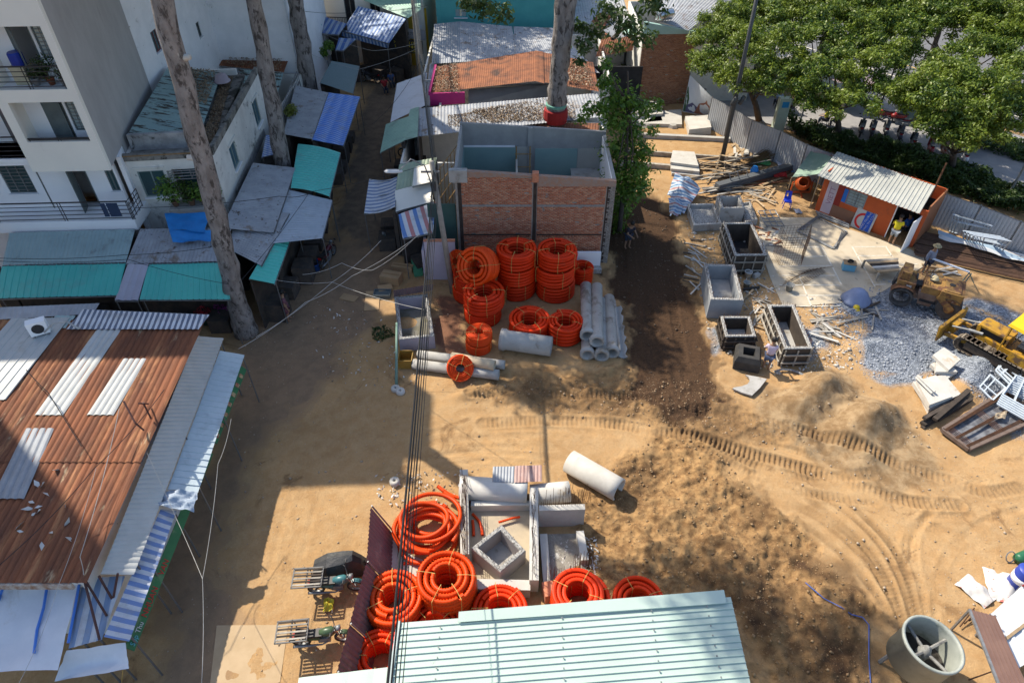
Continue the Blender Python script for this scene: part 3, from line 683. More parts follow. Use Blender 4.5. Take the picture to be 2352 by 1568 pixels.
# left bay, set back
_ = MB(); hs = []
for zf in (6.9,10.0,13.1,16.2): hs += [(BW + .5, BW + 1.5, zf, zf + 2.25),(BW + 2.2, BW + 3.6, zf + .8, zf + 2.2)]
wall_holes(FA, _, BW, AW, 6.9, TOPA, 1.9,2.1, hs); _.build('wall', M_WHITE2, ap)
for h in hs:
    if h[1] - h[0] < 1.1: door(FA, ap, h, 1.9,-.1, mat('purple_grey_door', (0.17,0.15,0.16), None, 2,0.7, bump=0))
    else: window(FA, ap, *h, d=1.94, sill=False)
for zf in (6.9,10.0,13.1,16.2):
    FA.part('balcony_slab', M_WHITE2, ap, (BW, AW, 0.35,1.9, zf - .35, zf)); railing(FA, ap, BW + .05, AW, 0.4, zf, posts=4)
FA.part('roof_slab', M_RENDER, ap, (0.0, AW, 0.0,9.3, TOPA, TOPA + .25))
FA.part('parapet', M_CREAM, ap, (0, AW, 0,.18, TOPA + .25, TOPA + 1.0))
FA.part('stair_bulkhead', M_WHITE, ap, (0.6,3.4,2.2,5.5, TOPA + .25, TOPA + 2.6))
FA.part('rear_wall', M_RENDER, ap, (2.2, AW, 9.1,9.3,0, TOPA))
FA.part('left_wall', M_RENDER, ap, (AW - .2, AW, 2.1,9.1,0, TOPA))
# things on the loggias
def potted(loc, label, seed, h=0.7, r=.28, pot=(0.23,0.075,0.04), leaf=None, n=160, size=.14, grp=None, potr=.16):
    t = thing('potted_plant', label, 'plant', loc, group=grp)
    part('pot', plain('pot_%02d%02d' % (int(pot[0] * 99), int(pot[1] * 99)), pot, .8), t, lambda _: _.lathe([(potr * .7,0),(potr, potr * 1.6),(potr * 1.1, potr * 1.6),(potr * 1.1, potr * 1.8),(potr * .9, potr * 1.75),(0.0, potr * 1.6)],12, MT_(loc)), True)
    part('stem', M_BARKD, t, lambda _: [_.tube([V_(loc) + V_((0,0, potr * 1.5)), V_(loc) + V_((ru_(-.5,.5) * r, ru_(-.5,.5) * r, h))],.012,4) for __ in range(4)])
    plant_leaves(n, V_(loc) + V_((0,0, potr * 1.6 + h * .5)), r, r, h * .55, size, seed, leaf or M_LEAFD, t)
    return t
potted(FA.at(1.15,.55,10.02), 'bushy plant in a brown pot behind the upper balcony railing', 3,.95,.5, n=320, size=.13)
potted(FA.at(.62,.5,10.02), 'yellow green potted plant at the right end of the upper loggia', 4,.5,.28,(0.3,0.3,0.3), M_LEAFY, 120,.12)
potted(FA.at(1.75,.5,10.02), 'low plant in a grey pot left of the bushy plant on the upper loggia', 5,.4,.25,(0.25,0.26,0.27), M_LEAFD, 100,.12)
tag(part('water_drum', plain('blue_plastic', (0.01,0.035,0.3),.4), None, lambda _: _.lathe([(.0,0),(.26,0),(.28,.05),(.28,.45),(.24,.52),(0,.52)],14, MT_(FA.at(2.3,.85,10.72)))), 'blue plastic drum on a pale cabinet in the upper loggia', 'drum')
tag(part('cabinet', mat('pale_yellow_laminate', (0.5,0.46,0.33), None, 2,.6), None, lambda _: (FA.box(_, 1.98,2.6,.55,1.12,10.02,10.66), FA.box(_, 1.96,2.62,.53,1.13,10.66,10.72))), 'pale yellow cabinet under the blue drum in the upper loggia', 'cabinet')
# tall tower to the left of the frame (its shade lies over the market roof)
tw = thing('tower_block', 'tall grey tower block standing left of the apartment block', 'building', (-38,20,0))
FT = Facade((-30.4,14.6),(-1,0), flip=True)
_ = MB(); hs = [(1.2 + i * 2.8,2.6 + i * 2.8,4 + k * 3.2,5.5 + k * 3.2) for i in range(4) for k in range(10)]
wall_holes(FT, _, 0,13,0,38,0,.25, hs); _.build('wall', M_RENDER, tw)
for h in hs: FT.part('window', M_GLASS, tw, (h[0], h[1],.1,.14, h[2], h[3]))
FT.part('side_wall', M_RENDER, tw, (0,.25,.25,12,0,38)); FT.part('side_wall', M_RENDER, tw, (12.75,13,.25,12,0,38)); FT.part('rear_wall', M_RENDER, tw, (0.25,12.75,11.8,12,0,38)); FT.part('roof_slab', M_RENDER, tw, (-.1,13.1,-.1,12.1,38,38.4))

# --- white building behind
wb = thing('white_building', 'tall white building with two small windows behind the low parapet house', 'building', (-22,44,0))
FB = Facade((-19.6,36.7),(0,1), flip=False)              # right facing wall
wB1 = FB.rect(t00(1080,370), t00(1070,195)); wB2 = FB.rect(t00(1375,265), t00(1365,145))
_ = MB(); wall_holes(FB, _, 0,10.3,0,17,0,.25,[(wB1[0], wB1[1], wB1[2], wB1[3]), wB2]); _.build('wall', M_WHITE, wb)
window(FB, wb, *wB1, d=.06, frame=plain('red_brown_frame', (0.14,0.04,0.04))); window(FB, wb, *wB2, d=.06, glass=M_DARK)
FBf = Facade((-19.6,47.0),(1,0.0))
FBf.part('wall', M_WHITE, wb, (0.0,5.0,0,.25,0,17)); FBf.part('side_wall', M_WHITE, wb, (4.75,5.0,.25,10,0,17))
FBf.part('roof_slab', M_RENDER, wb, (-7,5.05,-10.2,10,17,17.3))
FB.part('rear_wall', M_RENDER, wb, (0.25,20,7,7.2,0,17)); FB.part('cornice', M_WHITE2, wb, (0,10.3,-.06,0,16.3,16.6))

# --- low house with parapet roof
hs_ = thing('parapet_house', 'two storey white house with a mossy sheet roof behind a stained parapet', 'house', (-16.2,34.5,0))
FH = Facade((-18.15,29.0),(4.1,0.5)); HL = math.hypot(4.1,.5); HT = 6.0
FR2 = Facade((-14.05,29.5),(-0.07,1), flip=False)       # right facing wall; n goes left (inward)
g3 = zoom(280,150,4.182)
wf = FH.rect(g3(195,1175), g3(470,1480)); wf = (0.55,1.75,4.1,5.45)
bal = (2.1,4.0,3.4,5.45)
_ = MB(); wall_holes(FH, _, 0, HL, 0, HT, 0,.2,[wf, bal]); _.build('front_wall', M_OLDWALL, hs_)
window(FH, hs_, *wf, d=.05, frame=plain('sage_frame', (0.2,0.27,0.26)), sill=True)
FH.part('window_hood', M_OLDWALL, hs_, (wf[0] - .1, wf[1] + .1,-.08,0, wf[3] + .16, wf[3] + .22))
FH.part('loggia_back', M_DARK, hs_, (bal[0], bal[1],1.3,1.35,3.2,5.6)); FH.part('sliding_door', plain('teal_glass', (0.03,0.09,0.1),.2), hs_, (bal[0] + .1, bal[0] + .9,.9,.94,3.4,5.3))
_ = MB()
for z in (5.2,5.35,5.5,5.62): FH.box(_, bal[0], bal[1],-.55,-.5, z, z + .03)
for a in (bal[0], bal[0] + 1, bal[1]): _.beam(FH.at(a, -.52,5.2), FH.at(a, 0,5.25),.03,.03); FH.box(_, a, a + .03,-.5,-.47,5.2,5.65)
_.build('awning_grille', M_STEEL, hs_)
wr1 = FR2.rect(g3(1290,1165), g3(1275,830)); wr2 = FR2.rect(g3(1525,715), g3(1505,380))
_ = MB(); wall_holes(FR2, _, 0,10.4,0, HT, 0,.2,[wr1, wr2]); _.build('side_wall', M_OLDWALL, hs_)
for wr in (wr1, wr2):
    window(FR2, hs_, *wr, d=.05, frame=plain('sage_frame', (0.2,0.27,0.26)), glass=plain('blue_glass', (0.06,0.13,0.17),.25))
    FR2.part('window_hood', M_OLDWALL, hs_, (wr[0] - .12, wr[1] + .12,-.1,0, wr[3] + .12, wr[3] + .2))
_ = MB()
for i in range(6): FR2.box(_, 1.5,8.5,-.12 - .02,-.12 + .02,3.05 + i * .07,3.08 + i * .07)
_.build('wall_louvre', M_STEEL, hs_)
M_MOSSY = mat('mossy_concrete', (0.26,0.25,0.23),(0.15,0.145,0.13),2.2,0.95, stain=(0.05,0.05,0.042), sscale=1.4, slo=0.48, shi=0.6, bump=.4)
FH.part('parapet', M_MOSSY, hs_, (-.05, HL + .02,-.06,.14, HT, HT + .32)); FR2.part('parapet', M_MOSSY, hs_, (.14,10.4,-.06,.14, HT, HT + .32))
FH.part('roof_slab', M_MOSSY, hs_, (.2, HL - .2,.2,10.3, HT - .2, HT - .02))
FH.part('upstand_wall', mat('stained_upstand', (0.42,0.42,0.42),(0.25,0.25,0.25),1.6,0.95, stain=(0.07,0.07,0.065), sscale=1.3, slo=.52, shi=.64), hs_, (0.25, HL - .75,1.1,1.3, HT - .02, HT + .75))
part('roof_sheet', M_OLDGREEN, hs_, lambda _: _.sheet(FH.at(.3,1.32,6.75), FH.at(.05,10.0,6.75), FH.at(HL - 1.35,10.0,6.2), FH.at(HL - .85,1.32,6.2),.16,.03, 'sine'))
FH.part('left_wall', M_OLDWALL, hs_, (0,.2,.2,10.2,0, HT)); FH.part('rear_wall', M_OLDWALL, hs_, (-.3, HL - .6,10.2,10.4,0, HT + .3))
FH.part('edge_rail', mat('rusty_yellow_angle', (0.3,0.19,0.09),(0.2,0.12,0.06),4,.8), hs_, (-.05, HL, -.1,-.07, HT + .24, HT + .29))
# leaf litter in the gutter of the parapet house
def litter(name, label, quad, n, size, seed, mat_=None, top=0.03, parent=None):
    rg = np.random.default_rng(seed); A, B, Cc, D = [np.array(q) for q in quad]
    u = rg.random((n, 1)); v = rg.random((n, 1)); p = (A * (1 - u) + B * u) * (1 - v) + (D * (1 - u) + Cc * u) * v; p[:, 2] += rg.random(n) * top + 0.012
    d = rg.normal(size=(n, 3)) * 0.25; d[:, 2] = 1
    o = leaf_mesh(p, d, size, rg, mat_ or M_LITTER, parent, name)
    o['kind'] = 'stuff'
    if parent is None: tag(o, label, 'leaf litter')
    return o
litter('leaf_litter', 'brown dead leaves filling the gutter of the parapet house', [FH.at(HL - .8,1.4, HT), FH.at(HL - .2,1.4, HT), FH.at(HL - .75,9.9, HT), FH.at(HL - 1.35,9.9, HT)],2600,.12,11)
litter('leaf_litter', 'dead leaves and twigs scattered on the mossy roof of the parapet house', [FH.at(1.2,6.5,6.6), FH.at(3.0,5,6.4), FH.at(2.6,9.8,6.4), FH.at(.6,9.8,6.8)],1300,.13,12)
tag(part('plastic_basin', plain('lilac_plastic', (0.4,0.33,0.37),.5), None, lambda _: _.lathe([(0,.04),(.3,.04),(.4,.34),(.45,.36),(.45,.4),(.38,.38),(.28,.02),(.0,0)],18, MT_(FH.at(HL - 1.05,8.6,6.25)) @ MR_(math.pi, 4, 'X') @ MT_((0,0,-.4))), True), 'upturned lilac plastic basin on the parapet house roof', 'basin')
# plants and blue tarp on its balcony
FH.part('balcony_box', M_CONC, hs_, (1.7,4.1,-.9,0,3.5,3.85))
for i, (a, s_, lf) in enumerate(((2.0,.75, M_LEAFY),(2.75,.6, M_LEAFD),(3.35,.65, M_LEAFY),(3.85,.45, M_LEAFY))):
    potted(FH.at(a, -.6,3.86),('tall bright green shrub at the left end of the balcony over the blue tarp', 'dark green shrub second from left on the balcony over the blue tarp', 'spiky yellow green plant third from left on the balcony over the blue tarp', 'small plant next to the leaning trunk on the balcony over the blue tarp')[i],20 + i, 1.0 + .4 * (i == 0), s_, (.2,.12,.08), lf, 420 if i == 0 else 300,.2)
tb = thing('blue_tarpaulin', 'bright blue tarpaulin hung below the balcony plants of the parapet house', 'tarp', FH.at(2.9,-1.1,2.9))
t01 = T(0,1)
part('cloth', M_BLUETARP, tb, lambda _: (_.quadsheet(G(t00(1130,1465),3.9), G(t00(1450,1465),3.9), G(t01(1400,30),3.75), G(t01(1160,5),3.75),12,8,.0,.02,1), _.quadsheet(G(t01(1160,8),3.74), G(t01(1465,20),3.74), G(t01(1455,90),3.55), G(t01(1190,98),3.55),12,6,.05,.025,2)), True)

# ------------------------------------------------------------------ awnings
M_AWNSHADE = mat('painted_awning_shade', (.045,.04,.038),(.09,.07,.055),3,.9, rnd=.4)  # near-black colour stands in for the deep shade under the awnings
M_POST = plain('dull_post', (.13,.13,.13))
def awning(name, label, px, zs, mat_, pitch=.2, amp=.02, kind='sine', sag=0.0, group=None, posts=True, jit=.012, seg=6, frame=True, cat='awning', ov=None):
    P4 = [G(p, z) for p, z in zip(px, zs)]
    cx = sum((p.x for p in P4)) / 4; cy = sum((p.y for p in P4)) / 4
    t = thing(name, label, cat, (cx, cy, 0), group=group)
    part('roof_sheet', mat_, t, lambda _: _.sheet(*P4, pitch=pitch, amp=amp, kind=kind, sag=sag, jit=jit, seg=seg))
    dn = V_((0,0,-.05))
    if frame:
        _ = MB()
        for a, b_ in ((0,1),(3,2)): _.beam(P4[a] + dn, P4[b_] + dn, .05,.05)
        for u in (.05,.5,.95): _.beam(P4[0].lerp(P4[1], u) + dn * 1.6, P4[3].lerp(P4[2], u) + dn * 1.6 - V_((0,0, sag * .7)),.04,.04)
        _.build('frame', M_STEEL, t)
    if posts:
        dz = lambda p, z: V_((p.x, p.y, z)); A_, B_ = P4[0], P4[1]; iw = (P4[3] - A_) * .12
        part('shade_back', M_AWNSHADE, t, lambda _: _.hexa([dz(A_, 0), dz(B_, 0), dz(B_ + iw, 0), dz(A_ + iw, 0)],[dz(A_, A_.z - .12), dz(B_, B_.z - .12), dz(B_ + iw, B_.z - .3), dz(A_ + iw, A_.z - .3)]))  # dark panel added to deepen the shade below the sheet
        for k in range(max(1, int((B_ - A_).length / 1.3))): u = (k + .5) / max(1, int((B_ - A_).length / 1.3)); q = A_.lerp(B_, u).lerp(P4[3].lerp(P4[2], u),.45); hh_ = .5 + .5 * ((k * 7) % 3) / 2; part('shade_block', M_AWNSHADE, t, lambda _: _.box((q.x, q.y, hh_ / 2),(.95,.9, hh_), math.atan2(B_.y - A_.y, B_.x - A_.x)))  # dark blocks added to fill the space with painted shade
        for a, b_, us in ((3,2,(.04,.96)),(0,1,(.04,.96))):
            for u in us:
                p = P4[a].lerp(P4[b_], u) + dn * 1.5; part('post', M_POST, t, lambda _: _.tube([(p.x, p.y, 0), p],.025,6))
    return t
Q = lambda t_, *ps: [t_(*p) for p in ps]
t10 = T(1,0); t11 = T(1,1); t20 = T(2,0); t02 = T(0,2)
GL = 'market awnings in front of the left buildings'
awning('awning', 'grey green sheet awning under the long white balcony', Q(t01,(65,35),(930,8),(866,236),(15,255)),(3.45,3.45,3.05,3.05), M_GREYGREEN, .17,.02, group=GL)
awning('awning', 'long bright teal awning at the left edge of the frame', Q(t01,(15,262),(868,240),(815,462),(-25,485)),(3.0,3.0,2.6,2.6), M_TEAL, .28,.03, 'rib', sag=-.04, group=GL)
awning('awning', 'dirty grey sheet awning below the blue tarpaulin', Q(t01,(965,8),(1590,0),(1545,230),(865,247)),(3.5,3.5,3.05,3.05), M_ZINCD, .16,.025, group=GL)
awning('awning', 'narrow lavender grey sheet between two teal awnings', Q(t01,(878,250),(1022,248),(950,497),(790,497)),(3.04,3.04,2.55,2.55), mat('lavender_sheet', (0.46,0.45,0.52),(0.4,0.39,0.46),1.2,.6),.3,.03, group=GL)
awning('awning', 'teal awning beside the foot of the leaning trunk', Q(t01,(1020,250),(1540,235),(1585,490),(960,492)),(3.0,3.0,2.6,2.6), M_TEAL, .24,.03, 'rib', group=GL)
awning('awning', 'flat teal awning corner at the extreme left edge', Q(t01,(-140,265),(0,262),(-40,485),(-200,490)),(3.0,3.0,2.6,2.6), M_TEAL, .28,.03, 'rib', group=GL)
GA = 'awnings along the left side of the alley'
awning('awning', 'teal awning with curved ribs over the alley below the blue one', Q(t10,(290,990),(240,1292),(505,1352),(580,1050)),(3.1,3.1,2.55,2.55), M_TEAL, .26,.03, 'rib', sag=-.1, group=GA)
awning('awning', 'bright blue striped awning over the alley', Q(t10,(495,637),(385,962),(600,1003),(715,665)),(3.15,3.15,2.6,2.6), stripes('blue_white_stripe', [(0.05,0.18,0.6),(0.36,0.48,0.72),(0.05,0.18,0.6),(0.05,0.2,0.64)],.24,(0.1,.99,0),.5),.24,.03, group=GA)
awning('awning', 'leaf stained white sheet roof left of the blue awning', Q(t10,(270,588),(190,925),(385,957),(497,638)),(3.5,3.5,3.2,3.2), M_ZINCD, .16,.025, group=GA)
awning('awning', 'pale grey blue awning with drooping edge over the alley', Q(t10,(210,1300),(60,1680),(455,1640),(525,1378)),(3.0,3.0,2.5,2.5), mat('pale_blue_sheet', (0.42,0.47,0.53),(0.35,0.4,0.46),1,.5, stain=(.25,.26,.28), sscale=1.2),.2,.025, group=GA)
awning('awning', 'rust streaked grey roof beside the side wall of the parapet house', Q(t10,(-20,1120),(-235,1568),(120,1600),(272,1155)),(3.6,3.6,3.1,3.1), M_ZINCD, .16,.03, group=GA)
awning('awning', 'small teal awning corner near the leaning trunk on the alley side', [(655,500),(572,640),(630,652),(682,508)],(2.9,2.9,2.5,2.5), M_TEAL, .24,.03, 'rib', group=GA)
awning('awning', 'lower grey corrugated roof between the leaning trunk and the teal corner', [(545,470),(500,560),(600,610),(665,490)],(3.3,3.3,2.95,2.95), M_ZINCD, .16,.03, group=GA, posts=False)
awning('awning', 'blue striped sheet behind the second trunk by the parapet house', Q(t10,(70,930),(40,1080),(140,1060),(145,935)),(3.4,3.4,3.2,3.2), stripes('blue_grey_stripe', [(0.1,0.2,0.5),(0.45,0.5,0.6)],.24,(0.1,.99,0),.5),.24,.03, group=GA)
awning('awning', 'grey green mesh awning with yellow edge over the dark end of the alley', Q(t10,(520,420),(440,572),(665,645),(710,455)),(3.1,3.1,2.7,2.7), mat('mesh_awning', (0.17,0.23,0.24),(0.14,0.2,0.21),8,.8),.1,.012, group=GA)
awning('awning', 'large blue and white striped awning at the far end of the alley', Q(t10,(700,45),(1035,128),(915,300),(592,212)),(4.6,4.6,3.5,3.5), stripes('awning_blue_white', [(0.42,0.52,0.68),(0.06,0.16,0.42)],.34,(0.93,-.36,0),.6),.26,.02, group=GA)
awning('awning', 'striped valance hanging from the large blue and white awning', Q(t10,(592,214),(915,302),(910,335),(590,250)),(3.48,3.48,3.05,3.05), MATS['awning_blue_white'],.26,.02, group=GA, posts=False, frame=False)
awning('awning', 'smaller blue striped awning left of the large striped one', Q(t10,(475,120),(625,165),(570,240),(455,232)),(4.0,4.0,3.4,3.4), stripes('awning_blue_grey', [(0.3,0.38,0.52),(0.05,0.13,0.36)],.5,(0.93,-.36,0),.6),.25,.02, group=GA)
awning('awning', 'blue striped flap lit under the large striped awning', Q(t10,(570,262),(690,268),(600,350),(545,345)),(3.3,3.3,2.7,2.7), MATS['awning_blue_grey'],.25,.02, group=GA)
GB = 'awnings along the right side of the alley'
awning('awning', 'plain white sheet awning leaning over the alley beside the magenta wall', Q(t10,(1175,500),(1165,725),(925,842),(970,575)),(3.4,3.4,2.7,2.7), mat('white_blue_sheet', (0.56,0.6,0.66),(0.5,0.54,0.6),1,.5, stain=(.4,.42,.45), sscale=.9),.18,.015, group=GB)
awning('awning', 'green corrugated awning hanging over the alley below the white sheet', Q(t10,(1058,798),(1020,968),(855,1052),(895,855)),(3.2,3.2,2.5,2.5), M_TEALL, .2,.025, group=GB)
awning('awning', 'paler green sheet joining the white rusty roof', Q(t10,(1122,735),(1112,942),(1015,968),(1062,752)),(3.5,3.5,3.2,3.2), M_TEALL, .2,.025, group=GB)
awning('awning', 'sagging blue and white striped awning beside the street lamp', Q(t10,(972,1215),(957,1422),(745,1467),(780,1230)),(3.0,3.0,2.5,2.5), stripes('wavy_stripe', [(0.2,0.28,0.46),(0.62,0.64,0.68)],.34,(0.1,.99,0),.6),.17,.02, sag=.15, group=GB)
awning('awning', 'pale green sheet roof behind the utility pole', Q(t10,(985,1132),(1245,1082),(1215,1245),(960,1312)),(3.6,3.6,3.1,3.1), mat('lime_sheet', (0.42,0.5,0.36),(0.34,0.42,0.3),1,.6, stain=(.3,.33,.28), sscale=1.1),.2,.025, group=GB)
awning('roof_panel', 'cream panel lying on the pale green sheet roof', Q(t10,(1090,1150),(1205,1128),(1220,1250),(1075,1282)),(3.75,3.75,3.5,3.5), M_CREAM, .9,.01, group=GB, posts=False)
awning('roof_panel', 'cream sheet roof with rounded edge in front of the pale green sheet', Q(t10,(955,1312),(1195,1250),(1222,1385),(962,1457)),(3.15,3.3,3.0,2.75), M_CREAM, .9,.01, group=GB)
awning('tarpaulin_awning', 'blue white and red striped tarpaulin awning over the parked motorbike', Q(t10,(980,1475),(1240,1385),(1215,1600),(1010,1640)),(2.9,3.0,2.5,2.45), stripes('tarp_stripe', [(0.6,0.62,0.66),(0.1,0.22,0.5),(0.6,0.62,0.66),(0.5,0.2,0.2)],.8,(.95,.3,0),.6),.5,.01, sag=.1, group=GB)
# ------------------------------------------------------------------ brickwork
def brickmat(name, c1, c2, c3, mort, patch=0.0):
    m, nt, b = newmat(name)
    r = nt.nodes.new('ShaderNodeValToRGB'); el = r.color_ramp.elements
    el[0].color = (*c1,1); el[1].color = (*c3,1); e2 = el.new(.5); e2.color = (*c2,1)
    g = nt.nodes.new('ShaderNodeNewGeometry'); nt.links.new(g.outputs['Random Per Island'], r.inputs[0])
    P = _pos(nt); col = _mix(nt, _math(nt, 'MULTIPLY', _ramp(nt, _noise(nt, P, 7,5,.7),.4,.7),.4), r.outputs[0], tuple(x * .6 for x in c1))
    if patch: col = _mix(nt, _ramp(nt, _noise(nt, P, .85,7,.72,.5), patch, patch + .04), col, mort)
    nt.links.new(col, b.inputs['Base Color']); b.inputs['Roughness'].default_value = .95
    _bump(nt, _noise(nt, P, 30,4,.7),.5,.01, b); return m
M_MORTAR = mat('mortar', (0.34,0.3,0.26),(0.25,0.22,0.2),4,.95, bump=.6, bdist=.02)
M_BRICK = brickmat('red_brick', (0.4,0.135,0.07),(0.52,0.205,0.115),(0.58,0.31,0.19),(0.28,0.25,0.225),.62)
M_BRICK2 = brickmat('old_orange_brick', (0.25,0.1,0.05),(0.34,0.15,0.075),(0.4,0.2,0.11),(0.15,0.1,0.07),.66)
def bricks(fc, parent, a0, a1, z0, ztop, mat_, bl=.19, bh=.06, j=.014, d=0.0, proud=.022, seed=1, skip=0.02):
    """courses of single bricks, joined; ztop(a) gives the sloping head"""
    rg = np.random.default_rng(seed); vs = []; z = z0; row = 0
    while z < max(ztop(a0), ztop(a1)):
        a = a0 - (row % 2) * bl / 2
        while a < a1:
            l = max(a, a0); r_ = min(a + bl, a1)
            if r_ - l > .03 and z + bh <= ztop((l + r_) / 2) and rg.random() > skip:
                p_ = d - proud * (.35 + .65 * rg.random()); dz = rg.normal() * .002
                for (aa, dd, zz) in ((l, p_, z),(r_, p_, z),(r_, p_, z + bh),(l, p_, z + bh),(l, d, z),(r_, d, z),(r_, d, z + bh),(l, d, z + bh)):
                    q = fc.at(aa, dd, zz + dz); vs.append((q.x, q.y, q.z))
            a += bl + j
        z += bh + j; row += 1
    vs = np.array(vs); n = len(vs) // 8; base = np.arange(n)[:, None] * 8
    f = np.concatenate([base + np.array(k) for k in ((0,1,2,3),(0,4,5,1),(1,5,6,2),(2,6,7,3),(3,7,4,0))])
    o = np_obj('bricks', vs, f, mat_, parent); o['kind'] = 'stuff'; return o

# ------------------------------------------------------------------ roofless brick house
bh_ = thing('brick_house', 'roofless brick house with teal painted rooms and a bare brick front wall', 'house', (1.1,31.8,0))
FJ = Facade((-2.75,29.4),(1,0.0)); JL = 7.75
ztop = lambda a: 5.3 - .55 * a / JL
def slope_wall(fc, _, a0, a1, d0, d1, z0, zt):
    lo = [fc.at(a0, d0, z0), fc.at(a1, d0, z0), fc.at(a1, d1, z0), fc.at(a0, d1, z0)]
    hi = [fc.at(a0, d0, zt(a0)), fc.at(a1, d0, zt(a1)), fc.at(a1, d1, zt(a1)), fc.at(a0, d1, zt(a0))]; _.hexa(lo, hi)
_ = MB(); slope_wall(FJ, _, 0, JL, 0,.12,0, ztop); _.build('front_wall', M_MORTAR, bh_)
M_DSTRIP = mat('dark_recess', (0.07,0.05,0.04),(0.035,0.027,0.022),3,.95, bump=.6, bdist=.02)
cols = [0.12,3.78,7.35]
for k, (z0_, zt_) in enumerate(((0.0, lambda a: 1.60),(1.78, lambda a: 3.38),(3.5, lambda a: ztop(a) - .1))):
    for a0_, a1_ in ((.3,3.72),(3.98,7.3)): bricks(FJ, bh_, a0_, a1_, z0_, zt_, M_BRICK, seed=k * 7 + int(a0_), bl=.19, bh=.062)
bricks(FJ, bh_, .3,3.72,1.605, lambda a: 1.78, M_BRICK, bl=.06, bh=.15, seed=40); bricks(FJ, bh_, 3.98,7.3,1.605, lambda a: 1.78, M_BRICK, bl=.06, bh=.15, seed=41)
for a in cols:
    _ = MB(); slope_wall(FJ, _, a, a + .17,-.012,.0,0, lambda q: ztop(q) - .06); _.build('pilaster_scar', M_DSTRIP, bh_)
FJ.part('ring_beam_scar', M_DSTRIP, bh_, (.3,3.7,-.03,-.001,1.72,1.8),(4.0,7.3,-.03,-.001,1.72,1.8))
FJ.part('ring_beam_scar', mat('grey_scar', (0.32,0.3,0.28),(0.22,0.21,0.2),6,.95, bump=.5), bh_, (.3,3.7,-.026,-.001,3.4,3.5),(4.0,7.3,-.026,-.001,3.38,3.47))
_ = MB(); slope_wall(FJ, _, .6,3.8,-.05,.17,5.0, lambda a: ztop(a) + .05); slope_wall(FJ, _, 4.0, JL, -.05,.17,4.5, lambda a: ztop(a) + .05); _.build('wall_cap', mat('brick_cap', (0.36,0.2,0.13),(0.3,0.25,0.22),7,.95, bump=.7, bdist=.03), bh_)
FJ.part('corner_block', M_CONC, bh_, (-.25,.62,-.12,.16,4.75,5.38)); FJ.part('corner_block', M_BRICK, bh_, (3.72,4.02,-.1,.2,4.75,5.22))
bricks(FJ, bh_, 7.42, JL, 0, lambda a: ztop(a) - .05, mat('rough_mortar_edge', (0.4,0.36,0.32),(0.2,0.17,0.15),9,.95, bump=.8, bdist=.03), seed=9, bl=.14)
M_ROOMTEAL = mat('teal_wall_paint', (0.25,0.38,0.36),(0.22,0.34,0.33),.9,.7, bump=.05, stain=(.2,.3,.29), sscale=.9, slo=.6, shi=.8)
M_ROOMGREY = mat('room_grey_render', (0.34,0.34,0.33),(0.28,0.28,0.275),1.4,.9)
M_ROOMCREAM = mat('room_cream', (0.46,0.45,0.4),(0.4,0.39,0.35),1,.8)
D_ = 4.95
_ = MB(); slope_wall(FJ, _, 0, JL, D_, D_ + .15,0, lambda a: 5.45 - .5 * a / JL); _.build('rear_wall', M_ROOMGREY, bh_)
FJ.part('rear_pier', M_ROOMGREY, bh_, (3.6,3.85, D_ - .12, D_, 0,5.2))
_ = MB(); FJ.box(_, .15,3.0, D_ - .03, D_ - .001,0,4.1); FJ.box(_, 4.0,6.3, D_ - .03, D_ - .001,0,4.0); _.build('painted_wall', M_ROOMTEAL, bh_)
FJ.part('painted_wall', M_ROOMCREAM, bh_, (3.02,3.6, D_ - .03, D_ - .001,0,4.1)); FJ.part('painted_wall', M_ROOMCREAM, bh_, (6.32, JL - .2, D_ - .03, D_ - .001,0,4.0))
FJ.part('wall_trim', M_WHITE2, bh_, (.15,2.9, D_ - .08, D_ - .031,4.1,4.2))
FJ.part('left_wall', M_ROOMGREY, bh_, (0,.14,.12, D_, 0,5.35)); FJ.part('right_wall', M_ROOMGREY, bh_, (JL - .16, JL, .12, D_, 0,4.8))
FJ.part('room_lining', M_ROOMTEAL, bh_, (.141,.16,.2, D_ - .1,0,4.1)); FJ.part('room_lining', M_WHITE2, bh_, (JL - .2, JL - .161,.2, D_ - .1,0,4.75))
FJ.part('partition_wall', M_ROOMCREAM, bh_, (2.95,3.05,2.2, D_ - .031,0,3.6)); FJ.part('inner_room', M_ROOMTEAL, bh_, (6.0, JL - .2,2.6, D_ - .04,0,2.75)); FJ.part('inner_room_top', M_CONC, bh_, (5.97, JL - .2,2.57, D_ - .04,2.75,2.86)); FJ.part('inner_room_band', M_ROOMCREAM, bh_, (6.0, JL - .2,2.56,2.6,2.25,2.75))
FJ.part('room_floor', mat('floor_tile', (0.24,0.25,0.24), None, 2,.6), bh_, (.16, JL - .2,.13, D_ - .03,0.05,.1))
g1 = zoom(1080,280,4.182)
ld = thing('bamboo_ladder', 'bamboo ladder standing between the teal rooms of the brick house', 'ladder', FJ.at(3.3, D_ - .9,.1))
for a in (2.98,3.72): part('rail', mat('bamboo', (0.4,0.25,0.09),(0.25,0.14,0.05),4,.6, rnd=.15), ld, lambda _: _.tube([FJ.at(a, D_ - 1.3,.1), FJ.at(a, D_ - .25,4.25)],.035,6))
for i in range(6): part('rung', MATS['bamboo'], ld, lambda _: _.tube([FJ.at(2.9, D_ - 1.3 + 1.05 * (i + .6) / 6.2,.1 + 4.15 * (i + .6) / 6.2), FJ.at(3.8, D_ - 1.3 + 1.05 * (i + .6) / 6.2,.1 + 4.15 * (i + .6) / 6.2)],.028,6))
